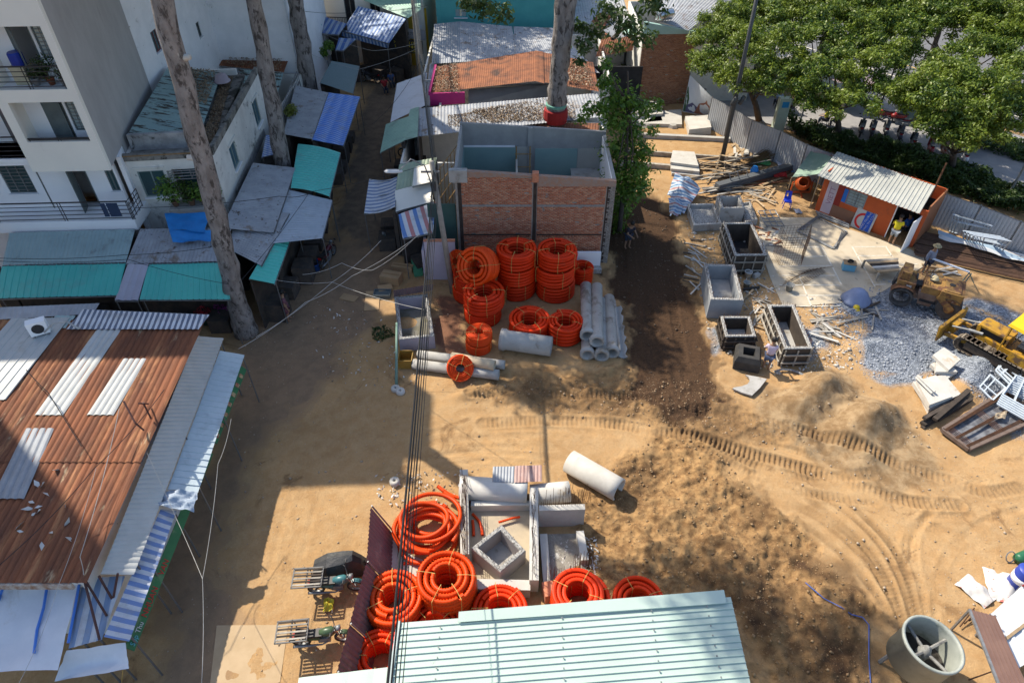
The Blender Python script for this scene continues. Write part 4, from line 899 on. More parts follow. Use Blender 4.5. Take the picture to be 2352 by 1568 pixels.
# bamboo trellis left of the house
tr = thing('bamboo_trellis', 'leaning bamboo lattice on the left end of the brick house', 'trellis', (-3.4,31,0))
for i in range(8):
    x0 = -3.9 + .14 * i
    part('upright', MATS['bamboo'], tr, lambda _: _.tube([(x0,29.7 + .5 * i, 0.0),(x0 + .05,29.9 + .5 * i, 4.9 - .05 * i)],.022,5))
for i in range(6): part('rail', MATS['bamboo'], tr, lambda _: _.tube([(-4.0,29.6,.8 + .75 * i),(-2.8,33.4,1.0 + .75 * i)],.022,5))
ls = thing('lavender_wall', 'low lavender painted wall stub behind the utility pole', 'wall', (-3.8,28.3,0))
part('wall', mat('lavender_paint', (0.52,0.47,0.54),(0.45,0.41,0.47),1.2,.85, stain=(.3,.28,.28), sscale=1.2, slo=.58, shi=.75), ls, lambda _: (_.box((-3.55,28.0,1.15),(1.5,.12,2.3)), _.box((-4.4,28.5,.9),(.12,1.2,1.8))))
part('cap', M_BRICK, ls, lambda _: _.box((-3.55,28.0,2.34),(1.54,.16,.08)))
gw = thing('green_room_wall', 'dark green wall remnant left of the brick house corner', 'wall', (-3.5,29.6,0))
part('wall', plain('dark_green_paint', (0.05,0.1,0.085),.8), gw, lambda _: _.box((-3.5,29.6,1.7),(1.4,.12,3.4)))
ww_ = thing('white_wall_stub', 'low white tiled wall stub at the right foot of the brick wall', 'wall', FJ.at(6.7,-.3,0))
FJ.part('wall', M_WHITE2, ww_, (6.0,7.3,-.6,-.45,0,1.05)); FJ.part('base', M_ROUGHC, ww_, (5.95,7.35,-.95,-.6,0,.25))

# ------------------------------------------------------------------ shacks behind
def hut(name, label, x0, x1, y0, y1, h, wallm, cat='shed', door_=None):
    t = thing(name, label, cat, ((x0 + x1) / 2,(y0 + y1) / 2,0)); th = .12
    part('front_wall', wallm, t, lambda _: _.box(((x0 + x1) / 2, y0 + th / 2, h / 2),(x1 - x0, th, h)))
    part('rear_wall', wallm, t, lambda _: _.box(((x0 + x1) / 2, y1 - th / 2, h / 2),(x1 - x0, th, h)))
    for x in (x0 + th / 2, x1 - th / 2): part('side_wall', wallm, t, lambda _: _.box((x, (y0 + y1) / 2, h / 2),(th, y1 - y0 - 2 * th, h)))
    return t
def roofpart(t, px, zs, mat_, pitch=.16, amp=.025, kind='sine', name='roof_sheet', **k):
    P4 = [G(p, z) for p, z in zip(px, zs)]
    return part(name, mat_, t, lambda _: _.sheet(*P4, pitch=pitch, amp=amp, kind=kind, **k))
t1_ = hut('grey_roof_shack', 'long shack with a dirty grey corrugated roof behind the rust roof', -6.0,6.6,45.2,54.2,3.5, M_OLDWALL)
roofpart(t1_, Q(t10,(1225,168),(1405,150),(1403,430),(1208,442)),(4.3,4.3,3.7,3.7), M_ZINC)
roofpart(t1_, Q(t10,(1405,150),(1761,185),(1800,400),(1403,430)),(4.3,4.3,3.7,3.7), M_ZINCD)
roofpart(t1_, Q(t20,(10,185),(295,195),(605,505),(30,430)),(4.3,4.2,3.6,3.7), M_ZINCD)
t2_ = hut('rust_roof_shack', 'low shack with an orange rust gable roof and a magenta parapet', -4.6,5.3,40.9,45.1,3.2, M_OLDWALL)
roofpart(t2_, [t10(1235,462), t20(165,352), t20(165,560), t10(1202,640)],(3.9,4.5,4.3,3.7), M_RUST2,.14,.022)
roofpart(t2_, [t20(168,352), t20(560,432), t20(600,632), t20(168,560)],(4.52,3.9,3.7,4.32), M_RUST2,.14,.022)
roofpart(t2_, [t20(160,350), t20(215,358), t20(222,575), t20(160,560)],(4.56,4.5,4.3,4.36), M_RUST2,.2,.012)
FM = Facade(tuple(G(t10(1195,645),3.8)[:2]),(G(t10(1435,637),3.8) - G(t10(1195,645),3.8))[:2])
part('magenta_parapet', plain('magenta_paint', (0.42,0.02,0.16),.7), t2_, lambda _: _.hexa([G(t10(1193,645),3.8) - V_((0,0,.8)), G(t10(1435,637),3.8) - V_((0,0,.7)), G(t10(1435,637),3.8) + V_((0,.12,-.7)), G(t10(1193,645),3.8) + V_((0,.12,-.8))],[G(t10(1193,645),3.8), G(t10(1435,637),3.8), G(t10(1435,637),3.8) + V_((0,.12,0)), G(t10(1193,645),3.8) + V_((0,.12,0))]))
part('magenta_edge', MATS['magenta_paint'], t2_, lambda _: _.beam(G(t10(1236,458),3.95), G(t10(1193,645),3.83),.14,.25))
part('grey_wall', M_ROOMGREY, t2_, lambda _: _.hexa([G(t10(1460,665),3.4) - V_((0,0,.5)), G(t20(240,640),3.2) - V_((0,0,.5)), G(t20(240,640),3.2) + V_((0,.1,-.5)), G(t10(1460,665),3.4) + V_((0,.1,-.5))],[G(t10(1460,620),3.4), G(t20(240,585),3.4), G(t20(240,585),3.4) + V_((0,.1,0)), G(t10(1460,620),3.4) + V_((0,.1,0))]))
litter('leaf_litter', 'dry brown leaves heaped at the left end of the rust roof', [G(t10(1240,465),4.0), G(t10(1380,440),4.15), G(t10(1400,640),4.0), G(t10(1215,638),3.8)],1300,.12,31, top=.12)
litter('leaf_litter', 'dry twigs and leaves on the rust roof right of the big trunk', [G(t20(380,430),4.3), G(t20(520,450),4.05), G(t20(560,600),3.95), G(t20(380,560),4.2)],700,.14,32, top=.05)
t3_ = hut('white_roof_shack', 'low shack with a rust stained white roof covered in dead leaves', -6.3,5.6,35.2,40.6,2.7, M_OLDWALL)
roofpart(t3_, [t10(1125,747), t20(590,642), t20(648,802), t10(1112,942)],(3.6,3.6,3.1,3.1), M_ZINCD, .2,.03)
roofpart(t3_, [t20(-20,838), t20(600,850), t20(590,945), t20(-20,890)],(3.0,3.0,2.8,2.8), M_RUST2,.16,.025)
roofpart(t3_, [t10(1195,440), t10(1235,440), t10(1195,730), t10(1165,725)],(3.5,3.5,3.3,3.3), M_ZINC, .16,.02)
litter('leaf_litter', 'thick carpet of dead leaves around the foot of the big trunk', [G(t10(1480,760),3.5), G(t20(420,660),3.5), G(t20(440,820),3.12), G(t10(1620,850),3.2)],3800,.13,33, top=.1)
litter('leaf_litter', 'dead leaves along the left half of the white roof', [G(t10(1320,800),3.4), G(t10(1500,770),3.45), G(t10(1600,850),3.2), G(t10(1330,880),3.2)],800,.12,34, top=.05)
tag(part('wall_pipe', M_STEEL, None, lambda _: _.tube([G(t10(1235,380),4.0), G(t10(1235,440),3.8)],.06,6)), 'short dark pipe standing at the corner of the grey roof', 'pipe')
# far end
zb_ = hut('zinc_roof_shed', 'zinc roofed shed behind the ruined shack at the top of the frame', 4.8,9.0,56,63,4.0, M_OLDWALL)
part('roof_sheet', M_ZINCD, zb_, lambda _: _.sheet((4.6,64,4.7),(9.1,64,4.7),(9.1,54.6,4.0),(4.6,54.6,4.0),.2,.03))
litter('rubble', 'pinkish rubble behind the grey roof shack', [(4.9,52,.05),(9,52,.05),(9,55.5,.05),(4.9,55.5,.05)],900,.3,37, plain('pink_rubble', (.35,.27,.26)),.5)
hs2 = thing('turquoise_house', 'turquoise painted house wall with a small window at the top of the frame', 'house', (-1,60,0))
FQ = Facade((-5.9,56.8),(1,0)); wq = FQ.rect(t10(1365,62), t10(1450,122)); M_TURQ = mat('turquoise_paint', (0.1,0.42,0.42),(0.08,0.36,0.37),1,.8, stain=(.06,.25,.26), sscale=.8, slo=.58, shi=.75)
_ = MB(); wall_holes(FQ, _, 0,10.5,0,8,0,.2,[wq]); _.build('front_wall', M_TURQ, hs2); window(FQ, hs2, *wq, d=.06, glass=M_GLASSW, frame=M_TURQ)
FQ.part('side_wall', M_TURQ, hs2,(0,.2,.2,6,0,8)); FQ.part('side_wall', M_TURQ, hs2,(10.3,10.5,.2,6,0,8)); FQ.part('roof_slab', M_CONC, hs2,(-.2,10.7,-.3,6.2,8,8.2)); FQ.part('pilaster', M_TURQ, hs2,(.0,.35,-.12,0,0,8))
hs3 = thing('alley_end_house', 'cream house with balcony railing closing the far end of the alley', 'house', (-11,61,0))
FE = Facade((-17.5,58.6),(1,-.12)); he = [(4.2,5.1,2.9,4.9),(6.3,7.1,2.9,4.9)]
_ = MB(); wall_holes(FE, _, 0,10.6,0,7,0,.2, he); _.build('front_wall', M_CREAM, hs3)
for h in he: window(FE, hs3, *h, d=.06, glass=M_DARK)
FE.part('balcony_slab', M_CONC, hs3,(2.5,7.5,-1.0,0,2.6,2.8)); railing(FE, hs3,2.5,7.5,-.95,2.8, h=1.0, bars=3, posts=18)
FE.part('side_wall', M_CREAM, hs3,(0,.2,.2,7,0,7)); FE.part('side_wall', M_CREAM, hs3,(10.4,10.6,.2,7,0,7))
roofpart(hs3, Q(t10,(680,-20),(1130,-60),(1135,70),(1048,128)),(4.9,5.4,4.9,4.7), M_TEALL, .22,.03, name='roof_sheet')
mw = thing('mustard_sign_wall', 'tall mustard yellow wall panel hung with meter boxes at the alley end', 'wall', (-7.6,55,0))
FY = Facade(tuple(G(t10(1070,385),.8)[:2]),(1.0,.15)); r_ = FY.rect(t10(1065,110), t10(1140,385))
FY.part('panel', plain('mustard_paint', (0.42,0.27,0.015),.7), mw, (0,1.5,0,.15,0.0,4.35))
for i, (x, y) in enumerate(((1130,185),(1128,238),(1118,288),(1112,347))):
    a, z = FY.hit(t10(x, y)); FY.part('meter_box', M_WHITE2, mw, (a - .14, a + .14,-.1,-.001, z - .14, z + .14))
bn = thing('shop_banner', 'dark shop banner with yellow lettering under the striped awning', 'sign', G(t10(980,320),2.4))
FS = Facade(tuple(G(t10(920,300),2.6)[:2]),(1,-.25))
FS.part('panel', M_BLACK, bn, (0,2.7,0,.05,2.0,3.0))
def text(s_, mat_, parent, fc, a, d, z, size, rot=0.0, name='lettering', ext=.004):
    cu = bpy.data.curves.new('txt', 'FONT'); cu.body = s_; cu.size = size; cu.extrude = ext; cu.align_x = 'CENTER'; cu.align_y = 'CENTER'; cu.resolution_u = 2
    tmp = bpy.data.objects.new('txt', cu); C.objects.link(tmp); dg = bpy.context.evaluated_depsgraph_get()
    me = bpy.data.meshes.new_from_object(tmp.evaluated_get(dg)); bpy.data.objects.remove(tmp)
    right = fc.e if fc.e.cross(Z3).dot(fc.n) < 0 else -fc.e
    M = Matrix((fc.e, Z3,-fc.n)).transposed() if fc.e.cross(Z3).dot(-fc.n) > 0 else Matrix((-fc.e, Z3,-fc.n)).transposed()
    M = M.to_4x4() @ MR_(rot, 4, 'Z'); M.translation = fc.at(a, d, z) - LOC[parent]
    me.transform(M); me.materials.clear(); me.materials.append(mat_); o = bpy.data.objects.new(name, me); C.objects.link(o); o.parent = parent; LOC[o] = LOC[parent].copy(); return o
M_YTXT = plain('yellow_print', (0.6,0.5,0.05)); text('MUA BÁN CHO', M_YTXT, bn, FS, 1.4,-.006,2.75,.3); text('SỬA BỬ ĐỜNG', M_YTXT, bn, FS, 1.4,-.006,2.45,.3); text('NG CÁC VẬT', M_YTXT, bn, FS, 1.45,-.006,2.15,.26)
b2 = thing('grey_banner', 'pale grey banner with a phone number above the dark shop banner', 'sign', G(t10(1010,250),3)); FS2 = Facade(tuple(G(t10(975,210),3.4)[:2]),(1,-.35)); FS2.part('panel', plain('grey_print', (0.34,0.36,0.4)), b2,(0,2.3,0,.05,2.9,3.6)); text('0908.777707', M_BLACK, b2, FS2,1.15,-.006,3.25,.3)
# dome awning, small sheds on the left of the alley end
dm = thing('dome_awning', 'turquoise rounded fabric awning wrapped round the third trunk', 'awning', G(t10(345,230),3.4))
part('fabric', mat('turquoise_fabric', (0.1,0.45,0.43),(0.08,0.38,0.38),1,.7), dm, lambda _: [_.add([G(t10(345 + dx + k, 150 + 18 * abs(u - 3) ** 1.2 * .3 + dy),4.6 - .22 * abs(u - 3) - v * .55) for u in range(7) for v in range(4) for dx, dy, k in [((u - 3) * 36, v * 46, v * -2)]],[(u * 4 + v, u * 4 + v + 1,(u + 1) * 4 + v + 1,(u + 1) * 4 + v) for u in range(6) for v in range(3)])], True)
lg = hut('green_roof_shack', 'shack with rusty green sheets between the white building and the second trunk', -18.6,-14.3,41.2,46.6,3.4, M_OLDWALL)
roofpart(lg, [t00(1490,225), t10(270,305), t10(235,400), t00(1430,360)],(4.6,4.4,4.1,4.3), M_OLDGREEN)
roofpart(lg, [t00(1430,355), t10(225,410), t10(190,500), t00(1420,445)],(4.3,4.1,3.9,4.1), M_RUST)
roofpart(lg, [t10(-120,480), t10(190,500), t10(150,640), t10(-60,640)],(4.1,3.9,3.5,3.5), M_OLDGREEN)
litter('leaf_litter', 'dead leaves on the rusty green sheets behind the parapet house', [G(t00(1600,330),4.5), G(t10(200,360),4.3), G(t10(170,490),4.1), G(t00(1560,440),4.2)],900,.12,35)
gr = thing('steel_grille', 'grey barred steel grille screen beside the second trunk', 'grille', G(t10(235,700),2.4))
part('frame', M_STEEL, gr, lambda _: [_.beam(G(t10(280 - 95 * u, 495 + 225 * u),4.3), G(t10(300 - 95 * u, 560 + 240 * u),3.3),.03,.03) for u in [i / 14 for i in range(15)]] and [_.beam(G(t10(280,495),4.3), G(t10(185,720),4.3),.05,.05), _.beam(G(t10(300,560),3.3), G(t10(205,800),3.3),.05,.05)] and [_.beam(G(t10(300 - 95 * u, 560 + 240 * u),3.3), G(t10(300 - 95 * u, 560 + 240 * u),3.3) - V_((0,0,3.3)),.05,.05) for u in (0,1)])
for i, (x, y, z, lb) in enumerate(((480,390,3.0, 'tall leafy potted shrub beside the third trunk at the alley end'),(250,800,3.45, 'yellow green fern on the leaf stained white roof'),(505,350,3.6, 'small bright plant above the shrub at the alley end'))):
    p = G(t10(x, y), z); potted(p - V_((0,0,.25)), lb, 60 + i, .7,.45,(.5,.48,.45), M_LEAFY if i != 1 else leafmat('fern', (.1,.13,.02),(.16,.19,.03),(.22,.25,.05)),320,.2)

# ------------------------------------------------------------------ right of centre: ruined shack and tall brick wall
bw_ = thing('tall_brick_wall', 'tall bare brick party wall beside the ruined shack and street trees', 'wall', (11,49.8,0))
FW = Facade((9.15,49.5),(1,.06)); zt2 = lambda a: 5.75 - .72 * a / 3.75
_ = MB(); slope_wall(FW, _, 0,3.75,0,.2,0, zt2); _.build('core', M_MORTAR, bw_); bricks(FW, bw_, 0.01,3.74,0, lambda a: zt2(a) - .02, M_BRICK2, seed=77, bl=.19)
_ = MB(); slope_wall(FW, _, -.03,3.78,-.05,.24,5.0, lambda a: zt2(a) + .07); _.build('coping', plain('pale_teal_flashing', (0.3,0.45,0.41)), bw_)
sh2 = hut('street_house', 'house behind the tall brick wall with a patched grey corrugated roof', 9.2,17.5,49.95,58,4.8, M_OLDWALL, 'house')
roofpart(sh2, Q(t20,(1070,-60),(1540,-40),(1215,215),(985,140)),(6.2,6.0,5.2,5.75), M_ZINCD, .2,.03)
tk = thing('water_tank', 'small stainless steel water tank on the street house roof', 'tank', G(t20(1035,90),6.0))
part('body', plain('stainless', (0.55,0.56,0.57),.25,.9), tk, lambda _: _.lathe([(0,0),(.3,.02),(.36,.12),(.36,1.1),(.3,1.2),(0,1.24)],18, MT_(G(t20(1005,110),6.1)) @ MR_(R(90),4, 'Y') @ MR_(R(-25),4, 'X')), True)
part('strap', M_BLACK, tk, lambda _: _.lathe([(.37,.3),(.37,.36)],18, MT_(G(t20(1005,110),6.1)) @ MR_(R(90),4, 'Y') @ MR_(R(-25),4, 'X')))
rs = thing('ruined_shack', 'collapsing shack with bent rusty roof sheets between big trunk and brick wall', 'shack', (7.4,47.5,0))
roofpart(rs, Q(t20,(600,90),(700,100),(612,218),(545,150)),(4.6,4.5,4.0,4.2), M_RUST2,.2,.03); roofpart(rs, Q(t20,(640,230),(860,235),(830,350),(575,395)),(4.0,3.9,3.2,3.3), M_RUST2,.18,.03, sag=-.2)
roofpart(rs, Q(t20,(720,150),(900,190),(945,255),(760,230)),(4.5,4.4,4.1,4.1), M_TEALL, .2,.03); roofpart(rs, Q(t20,(630,210),(740,150),(860,240),(700,270)),(4.3,4.4,3.9,3.9), M_ZINCD, .2,.03)
part('lower_wall', M_OLDWALL, rs, lambda _: _.hexa([G(t20(580,600),.4), G(t20(870,530),.4), G(t20(870,530),.4) + V_((0,.15,0)), G(t20(580,600),.4) + V_((0,.15,0))],[p + V_((0,0,.7)) for p in (G(t20(580,600),.4), G(t20(870,530),.4), G(t20(870,530),.4) + V_((0,.15,0)), G(t20(580,600),.4) + V_((0,.15,0)))]))
part('dark_room', M_DARK, rs, lambda _: _.box((7.3,49.0,1.5),(4.0,.1,3.0)))
for i, (x, y) in enumerate(((590,560),(815,500),(880,480),(915,560))):
    p = G(t20(x, y),.3); part('post', M_WOODG, rs, lambda _: _.beam((p.x, p.y, 0),(p.x, p.y, 3.3 + .25 * i),.13,.13))
part('beam', M_WOODD, rs, lambda _: _.beam(G(t20(690,270),4.2), G(t20(760,200),4.5),.2,.2))

# ------------------------------------------------------------------ market hall bottom left
F_ = thing('market_hall', 'market hall with a rust sheet roof, white skylight strips and striped side awnings', 'hall', (-15,14,0))
zr = lambda px, z=None: G(px, z)
def strip(px, zs, mat_, **k): return roofpart(F_, px, zs, mat_, **k)
# roof plane: z 4.35 at the back, 3.75 at the front
def zroof(y): return 3.72 + .63 * np.clip((y - 9.0) / 10.5,-.4,1.2)
def onroof(px, dz=0.0):
    z = 4.0
    for __ in range(8): p = G(px, z); z = float(zroof(p.y)) + dz
    return G(px, z)
def roofq(mat_, pts, name='roof_sheet', dz=0.0, pitch=.17, amp=.025, kind='sine'):
    P4 = [onroof(p, dz) for p in pts]; return part(name, mat_, F_, lambda _: _.sheet(*P4, pitch=pitch, amp=amp, kind=kind, seg=8))
xl, xr = -21.5,-11.55; yb, ym, yf = 19.6,13.35,9.35
def rr(x, y, dz=0): return V_((x, y, float(zroof(y)) + dz))
wd_ = 1.05; x = xl; k = 0
while x < xr - .05:
    x2 = min(x + wd_, xr)
    part('roof_sheet', M_RUST, F_, lambda _: _.sheet(rr(x, yb, .0), rr(x2, yb, .0), rr(x2, ym - .12,.0), rr(x, ym - .12,.0),.19,.045, 'sine', seg=8))
    part('roof_sheet', M_RUST, F_, lambda _: _.sheet(rr(x, ym, -.03), rr(x2, ym, -.03), rr(x2, yf, -.03), rr(x, yf, -.03),.19,.045, 'sine', seg=6)); x += wd_
roofq(M_ZINCW, Q(t01,(662,702),(832,702),(432,1288),(236,1288)), 'skylight_sheet', .035,.19,.045); roofq(M_ZINCW, Q(t01,(848,900),(1010,900),(780,1287),(596,1287)), 'skylight_sheet', .035,.19,.045)
roofq(M_ZINC, [t01(175,1380), t01(372,1378), t02(165,302), t02(-60,302)], 'skylight_sheet', .03, pitch=.22, amp=.045)
roofq(M_ZINCW, [t01(80,620), t01(480,615), t01(40,1180), t01(-420,1180)], 'white_sheet', .07, pitch=.3, kind='rib'); roofq(M_GREYGREEN, [t01(380,600), t01(520,605), t01(455,690), t01(330,690)], 'green_sheet', .03)
roofq(stripes('dark_light_stripe', [(0.6,0.62,0.66),(0.1,0.13,0.19)],.2,(.99,.1,0),.5),[t01(570,560), t01(1440,597), t01(1365,697), t01(455,697)], 'striped_sheet', .09, pitch=.2)
part('front_gutter', mat('rusty_white_gutter', (0.5,0.47,0.42),(0.25,0.13,0.07),5,.7), F_, lambda _: _.box(((xl + xr) / 2 - .1, yf - .02,3.6),(xr - xl - .6,.08,.22)))
for xx in (xl + .1, xr - .35): part('side_wall', M_OLDWALL, F_, lambda _: _.box((xx, (yb + yf) / 2,1.75),(.12, yb - yf - .4,3.5)))
part('rear_wall', M_OLDWALL, F_, lambda _: _.box(((xl + xr) / 2, yb - .3,1.9),(xr - xl - .6,.12,3.8))); part('front_wall', M_OLDWALL, F_, lambda _: _.box(((xl + xr) / 2, yf + .4,1.7),(xr - xl - .6,.12,3.4)))
GF = 'awnings of the market hall facing the alley'
# long grey awning along the right edge of the roof; ribs run across
ga = [onroof(t01(1352,742),-.35), onroof(t02(690,818),-.35), G(t02(918,822),2.95), G(t01(1538,757),2.95)]
def awn3(label, P4, mat_, pitch, posts=True, amp=.022, kind='sine', **k):
    c0 = sum(P4, V_()) / 4; t = thing('awning', label, 'awning', (c0.x, c0.y, 0), group=GF)
    part('roof_sheet', mat_, t, lambda _: _.sheet(*P4, pitch=pitch, amp=amp, kind=kind, jit=.012, **k))
    if posts:
        for u in (.03,.5,.97): p = P4[3].lerp(P4[2], u); part('post', M_POST, t, lambda _: _.tube([(p.x, p.y, 0),(p.x, p.y, p.z - .02)],.03,6))
    return t
awn3('long white awning directly along the edge of the rust roof', ga, M_ZINCW, .18)
awn3('pale blue sheet awning forming the outer strip beside the alley', [G(t01(1512,842),2.85), G(t02(1150,240),2.85), G(t02(1360,262),2.5), G(t01(1682,872),2.5)], mat('ice_blue_sheet', (0.5,0.58,0.62),(0.44,0.52,0.57),1,.55, stain=(.36,.42,.46), sscale=.9),.26, kind='rib', amp=.03)
awn3('blue and white striped awning above the green fascia sign', [G(t02(1105,370),2.8), G(t02(715,1250),2.8), G(t02(890,1282),2.5), G(t02(1215,385),2.5)], stripes('market_stripe', [(0.5,0.52,0.58),(0.15,0.23,0.45)],.26,(0.02,.99,0),.6),.21)
awn3('faded blue striped sheet under the rusty roof brackets', [G(t02(560,850),2.9), G(t02(860,830),2.9), G(t02(700,1270),2.6), G(t02(470,1330),2.6)], stripes('faded_stripe', [(0.5,0.52,0.55),(0.2,0.28,0.42)],.36,(.99,.15,0),.6),.18)
ct = thing('crumpled_tarpaulin', 'crumpled blue grey tarpaulin tied over the joint of two alley awnings', 'tarp', G(t02(1230,310),2.7)); part('cloth', mat('blue_grey_tarp', (0.2,0.27,0.37),(0.36,0.42,0.5),3,.6, bump=.5, bscale=8, bdist=.03), ct, lambda _: _.quadsheet(G(t02(1130,235),2.95), G(t02(1370,255),2.75), G(t02(1330,385),2.65), G(t02(1085,355),2.95),18,12,0,.05,5), True)
wt = thing('white_tarp_roof', 'broad white stretched tarp roof with blue folds in the bottom left corner', 'tarp', G(t02(250,1150),2.6)); part('cloth', M_WHITETARP, wt, lambda _: _.quadsheet(G(t02(-200,905),3.0), G(t02(545,868),3.0), G(t02(395,1475),2.6), G(t02(-300,1500),2.6),26,14,.12,.02,6), True)
for i, pl in enumerate((((325,900),(300,1050),(255,1200),(235,1360)),((545,890),(510,1080),(470,1290)),((20,905),(5,960),(-10,1000)))): part('blue_fold', M_BLUESH, wt, lambda _: _.tube([G(t02(*p),3.02 - .4 * (p[1] - 890) / 580 - (.06 if j not in (0, len(pl) - 1) else 0)) for j, p in enumerate(pl)],[.04] * len(pl),5))
st = thing('white_sagging_tarp', 'white tarp sagging in a triangle from the end of the striped awning', 'tarp', G(t02(640,1420),2.3)); part('cloth', M_WHITETARP, st, lambda _: _.quadsheet(G(t02(460,1345),2.55), G(t02(860,1285),2.45), G(t02(890,1470),2.1), G(t02(370,1552),2.1),22,14,.3,.018,7), True)
part('rope', M_STRAP, st, lambda _: _.tube([G(t02(845,1480),2.1), G(t02(835,1580),0.1)],.012,4))
for i, (a, b_) in enumerate((((580,860),(685,1270)),((590,865),(735,1105)),((680,830),(775,995)),((810,815),(778,990)))): part('roof_bracket', mat('bracket_brown', (0.09,0.04,0.035), None, 4,.7), F_, lambda _: _.tube([G(t02(*a),3.5), G(t02(*b_),2.75)],.035,6))
for i, pts in enumerate((((850,1190),(930,1340),(990,1390)),((985,1200),(1040,1310)),((955,1205),(1020,1208)))): part('stay_bracket', mat('bracket_brown', (0.09,0.04,0.035)), F_, lambda _: _.tube([onroof(t01(*p),.9 - .75 * j / max(1, len(pts) - 1)) for j, p in enumerate(pts)],.03,5))
# fascia sign
sg = thing('fascia_sign', 'long green market fascia sign with red NHUAN VAN lettering along the alley', 'sign', G(t02(1050,880),2.3))
pa, pb = G(t01(1690,930),2.45), G(t02(905,1310),2.45); FG = Facade(tuple(pb[:2]),(pa - pb)[:2], flip=False); LG = (pa - pb).length
if FG.n.x > 0: FG.n = -FG.n
M_SIGNG = mat('sign_green', (0.035,0.17,0.06),(0.03,0.13,0.05),2,.6, stain=(.12,.2,.1), sscale=1.5)
tl_ = math.radians(38)
def tilt(a, d, h): return FG.at(a, d + h * ms_(tl_) * 1.0,2.02 + h * mc_(tl_))
def tbox(_, a0, a1, h0, h1, off, th):
    lo = [tilt(a0,-off, h0), tilt(a1,-off, h0), tilt(a1,-off, h1), tilt(a0,-off, h1)]; n_ = (lo[1] - lo[0]).cross(lo[3] - lo[0]).normalized() * th
    _.hexa(lo, [p + n_ for p in lo])
part('board', M_SIGNG, sg, lambda _: tbox(_, 0, LG * .62,.1,.4,0,.02)); part('board', M_SIGNG, sg, lambda _: tbox(_, LG * .66, LG, .1,.38,0,.02))
for i in range(7): part('printed_emblem', mat('sign_print', (0.3,0.03,0.04),(0.45,0.4,0.2),6,.7), sg, lambda _: tbox(_, LG * (.68 + .045 * i), LG * (.68 + .045 * i) + .18,.16,.32,.035,.004))
def sign_text(s_, mat_, a, h, size, off):
    o = text(s_, mat_, sg, FG, 0,0,0, size); me = o.data; base = FG.at(0,0,0) - LOC[sg]; ee = FG.e
    for v in me.vertices:
        q = v.co - base; u = q.dot(ee); hh_ = v.co.z + LOC[sg].z; p = tilt(a + u, -off - .004 * (q.dot(FG.n) < -.002), h + hh_); v.co = p - LOC[sg]
    return o
sign_text('NHUAN', plain('sign_red', (0.5,0.02,0.02)), FG.hit(t02(1025,960))[0],.25,.25,.045); sign_text('VAN', plain('sign_red', (0.5,0.02,0.02)), FG.hit(t02(1118,715))[0],.25,.25,.045); sign_text('Sạp', plain('sign_cyan', (0.1,0.4,0.5)), FG.hit(t02(925,1240))[0],.25,.2,.045); sign_text('Thu', plain('sign_white', (0.6,0.6,0.6)), FG.hit(t02(962,1150))[0],.25,.2,.045)
ac = thing('condenser_unit', 'small white condenser box standing on the white roof sheet', 'appliance', onroof(t01(260,735)))
pA = onroof(t01(285,720),.12); part('casing', M_WHITE2, ac, lambda _: _.box(pA + V_((0,0,.3)),(.62,.32,.55),.5)); part('foot', M_STEEL, ac, lambda _: (_.box(pA + V_((-.2,-.1,0)),(.06,.4,.06),.5), _.box(pA + V_((.2,.1,0)),(.06,.4,.06),.5))); part('hose', M_CABLEW, ac, lambda _: _.tube([pA + V_((.2,-.1,.1)), pA + V_((.5,.1,.35)), pA + V_((.9,.3,.3)), pA + V_((1.3,.2,.02))],.035,6)); part('fan_grille', M_BLACK, ac, lambda _: _.lathe([(.0,0),(.2,0),(.2,.01),(0,.012)],14, MT_(pA + V_((.078,-.143,.3))) @ MR_(.5,4, 'Z') @ MR_(R(90),4, 'X')))
litter('white_patches', 'white lichen like splashes of sealant on the dark end of the rust roof', [onroof(t02(20,640),.02), onroof(t02(520,640),.02), onroof(t02(480,40),.02), onroof(t02(200,120),.02)],16,.3,36, plain('sealant', (.55,.55,.54)))
lp = hut('ice_roof_stall', 'stall with a pale sheet roof between the teal awnings and the rust roof', -22,-13.4,19.9,21.2,2.3, M_OLDWALL)
roofpart(lp, Q(t01,(-60,548),(685,517),(640,590),(-60,632)),(2.9,2.9,2.6,2.6), mat('ice_sheet', (0.5,0.52,0.56), None, 1,.5),.2,.02)
# ------------------------------------------------------------------ right: hoarding, shed, site
t30 = T(3,0); t31 = T(3,1); t21 = T(2,1); t22 = T(2,2); t12 = T(1,2); t32 = T(3,2)
def fence(label, tops, h, mat_, name='hoarding_fence'):
    P = [G(p, h) for p in tops]; c0 = sum(P, V_()) / len(P); t = thing(name, label, 'fence', (c0.x, c0.y, 0))
    for a, b_ in zip(P[:-1], P[1:]):
        a2 = a.lerp(b_, .01); b2 = a.lerp(b_, .99); dn = V_((0,0,-h + .04)); off = V_((0,.02,0))
        part('fence_panel', mat_, t, lambda _: _.sheet(a2, b2, b2 + dn + off, a2 + dn + off, .17,.03, 'box'))
        part('fence_post', M_STEEL, t, lambda _: _.beam((b_.x, b_.y + .07,0),(b_.x, b_.y + .07, h + .05),.07,.07))
        part('top_rail', M_STEEL, t, lambda _: _.beam(a + V_((0,.07,0)), b_ + V_((0,.07,0)),.04,.04))
    return t
fence('curved grey sheet hoarding between the lamp post and the street hedge', [t20(1378,675), t20(1505,742), t20(1655,832), t30(92,905), t30(272,1000), t30(440,1062), t30(700,1160)],2.1, M_ALU)
fence('grey sheet hoarding right of the orange shed behind stacked white frames', [t30(1215,1335), t30(1470,1420), t30(1745,1530), t30(1960,1610), t30(2200,1700)],2.0, M_ALU)
bnr = thing('mesh_banner', 'large printed banner showing a red brick church on the hoarding corner', 'banner', G(t20(1270,790)))
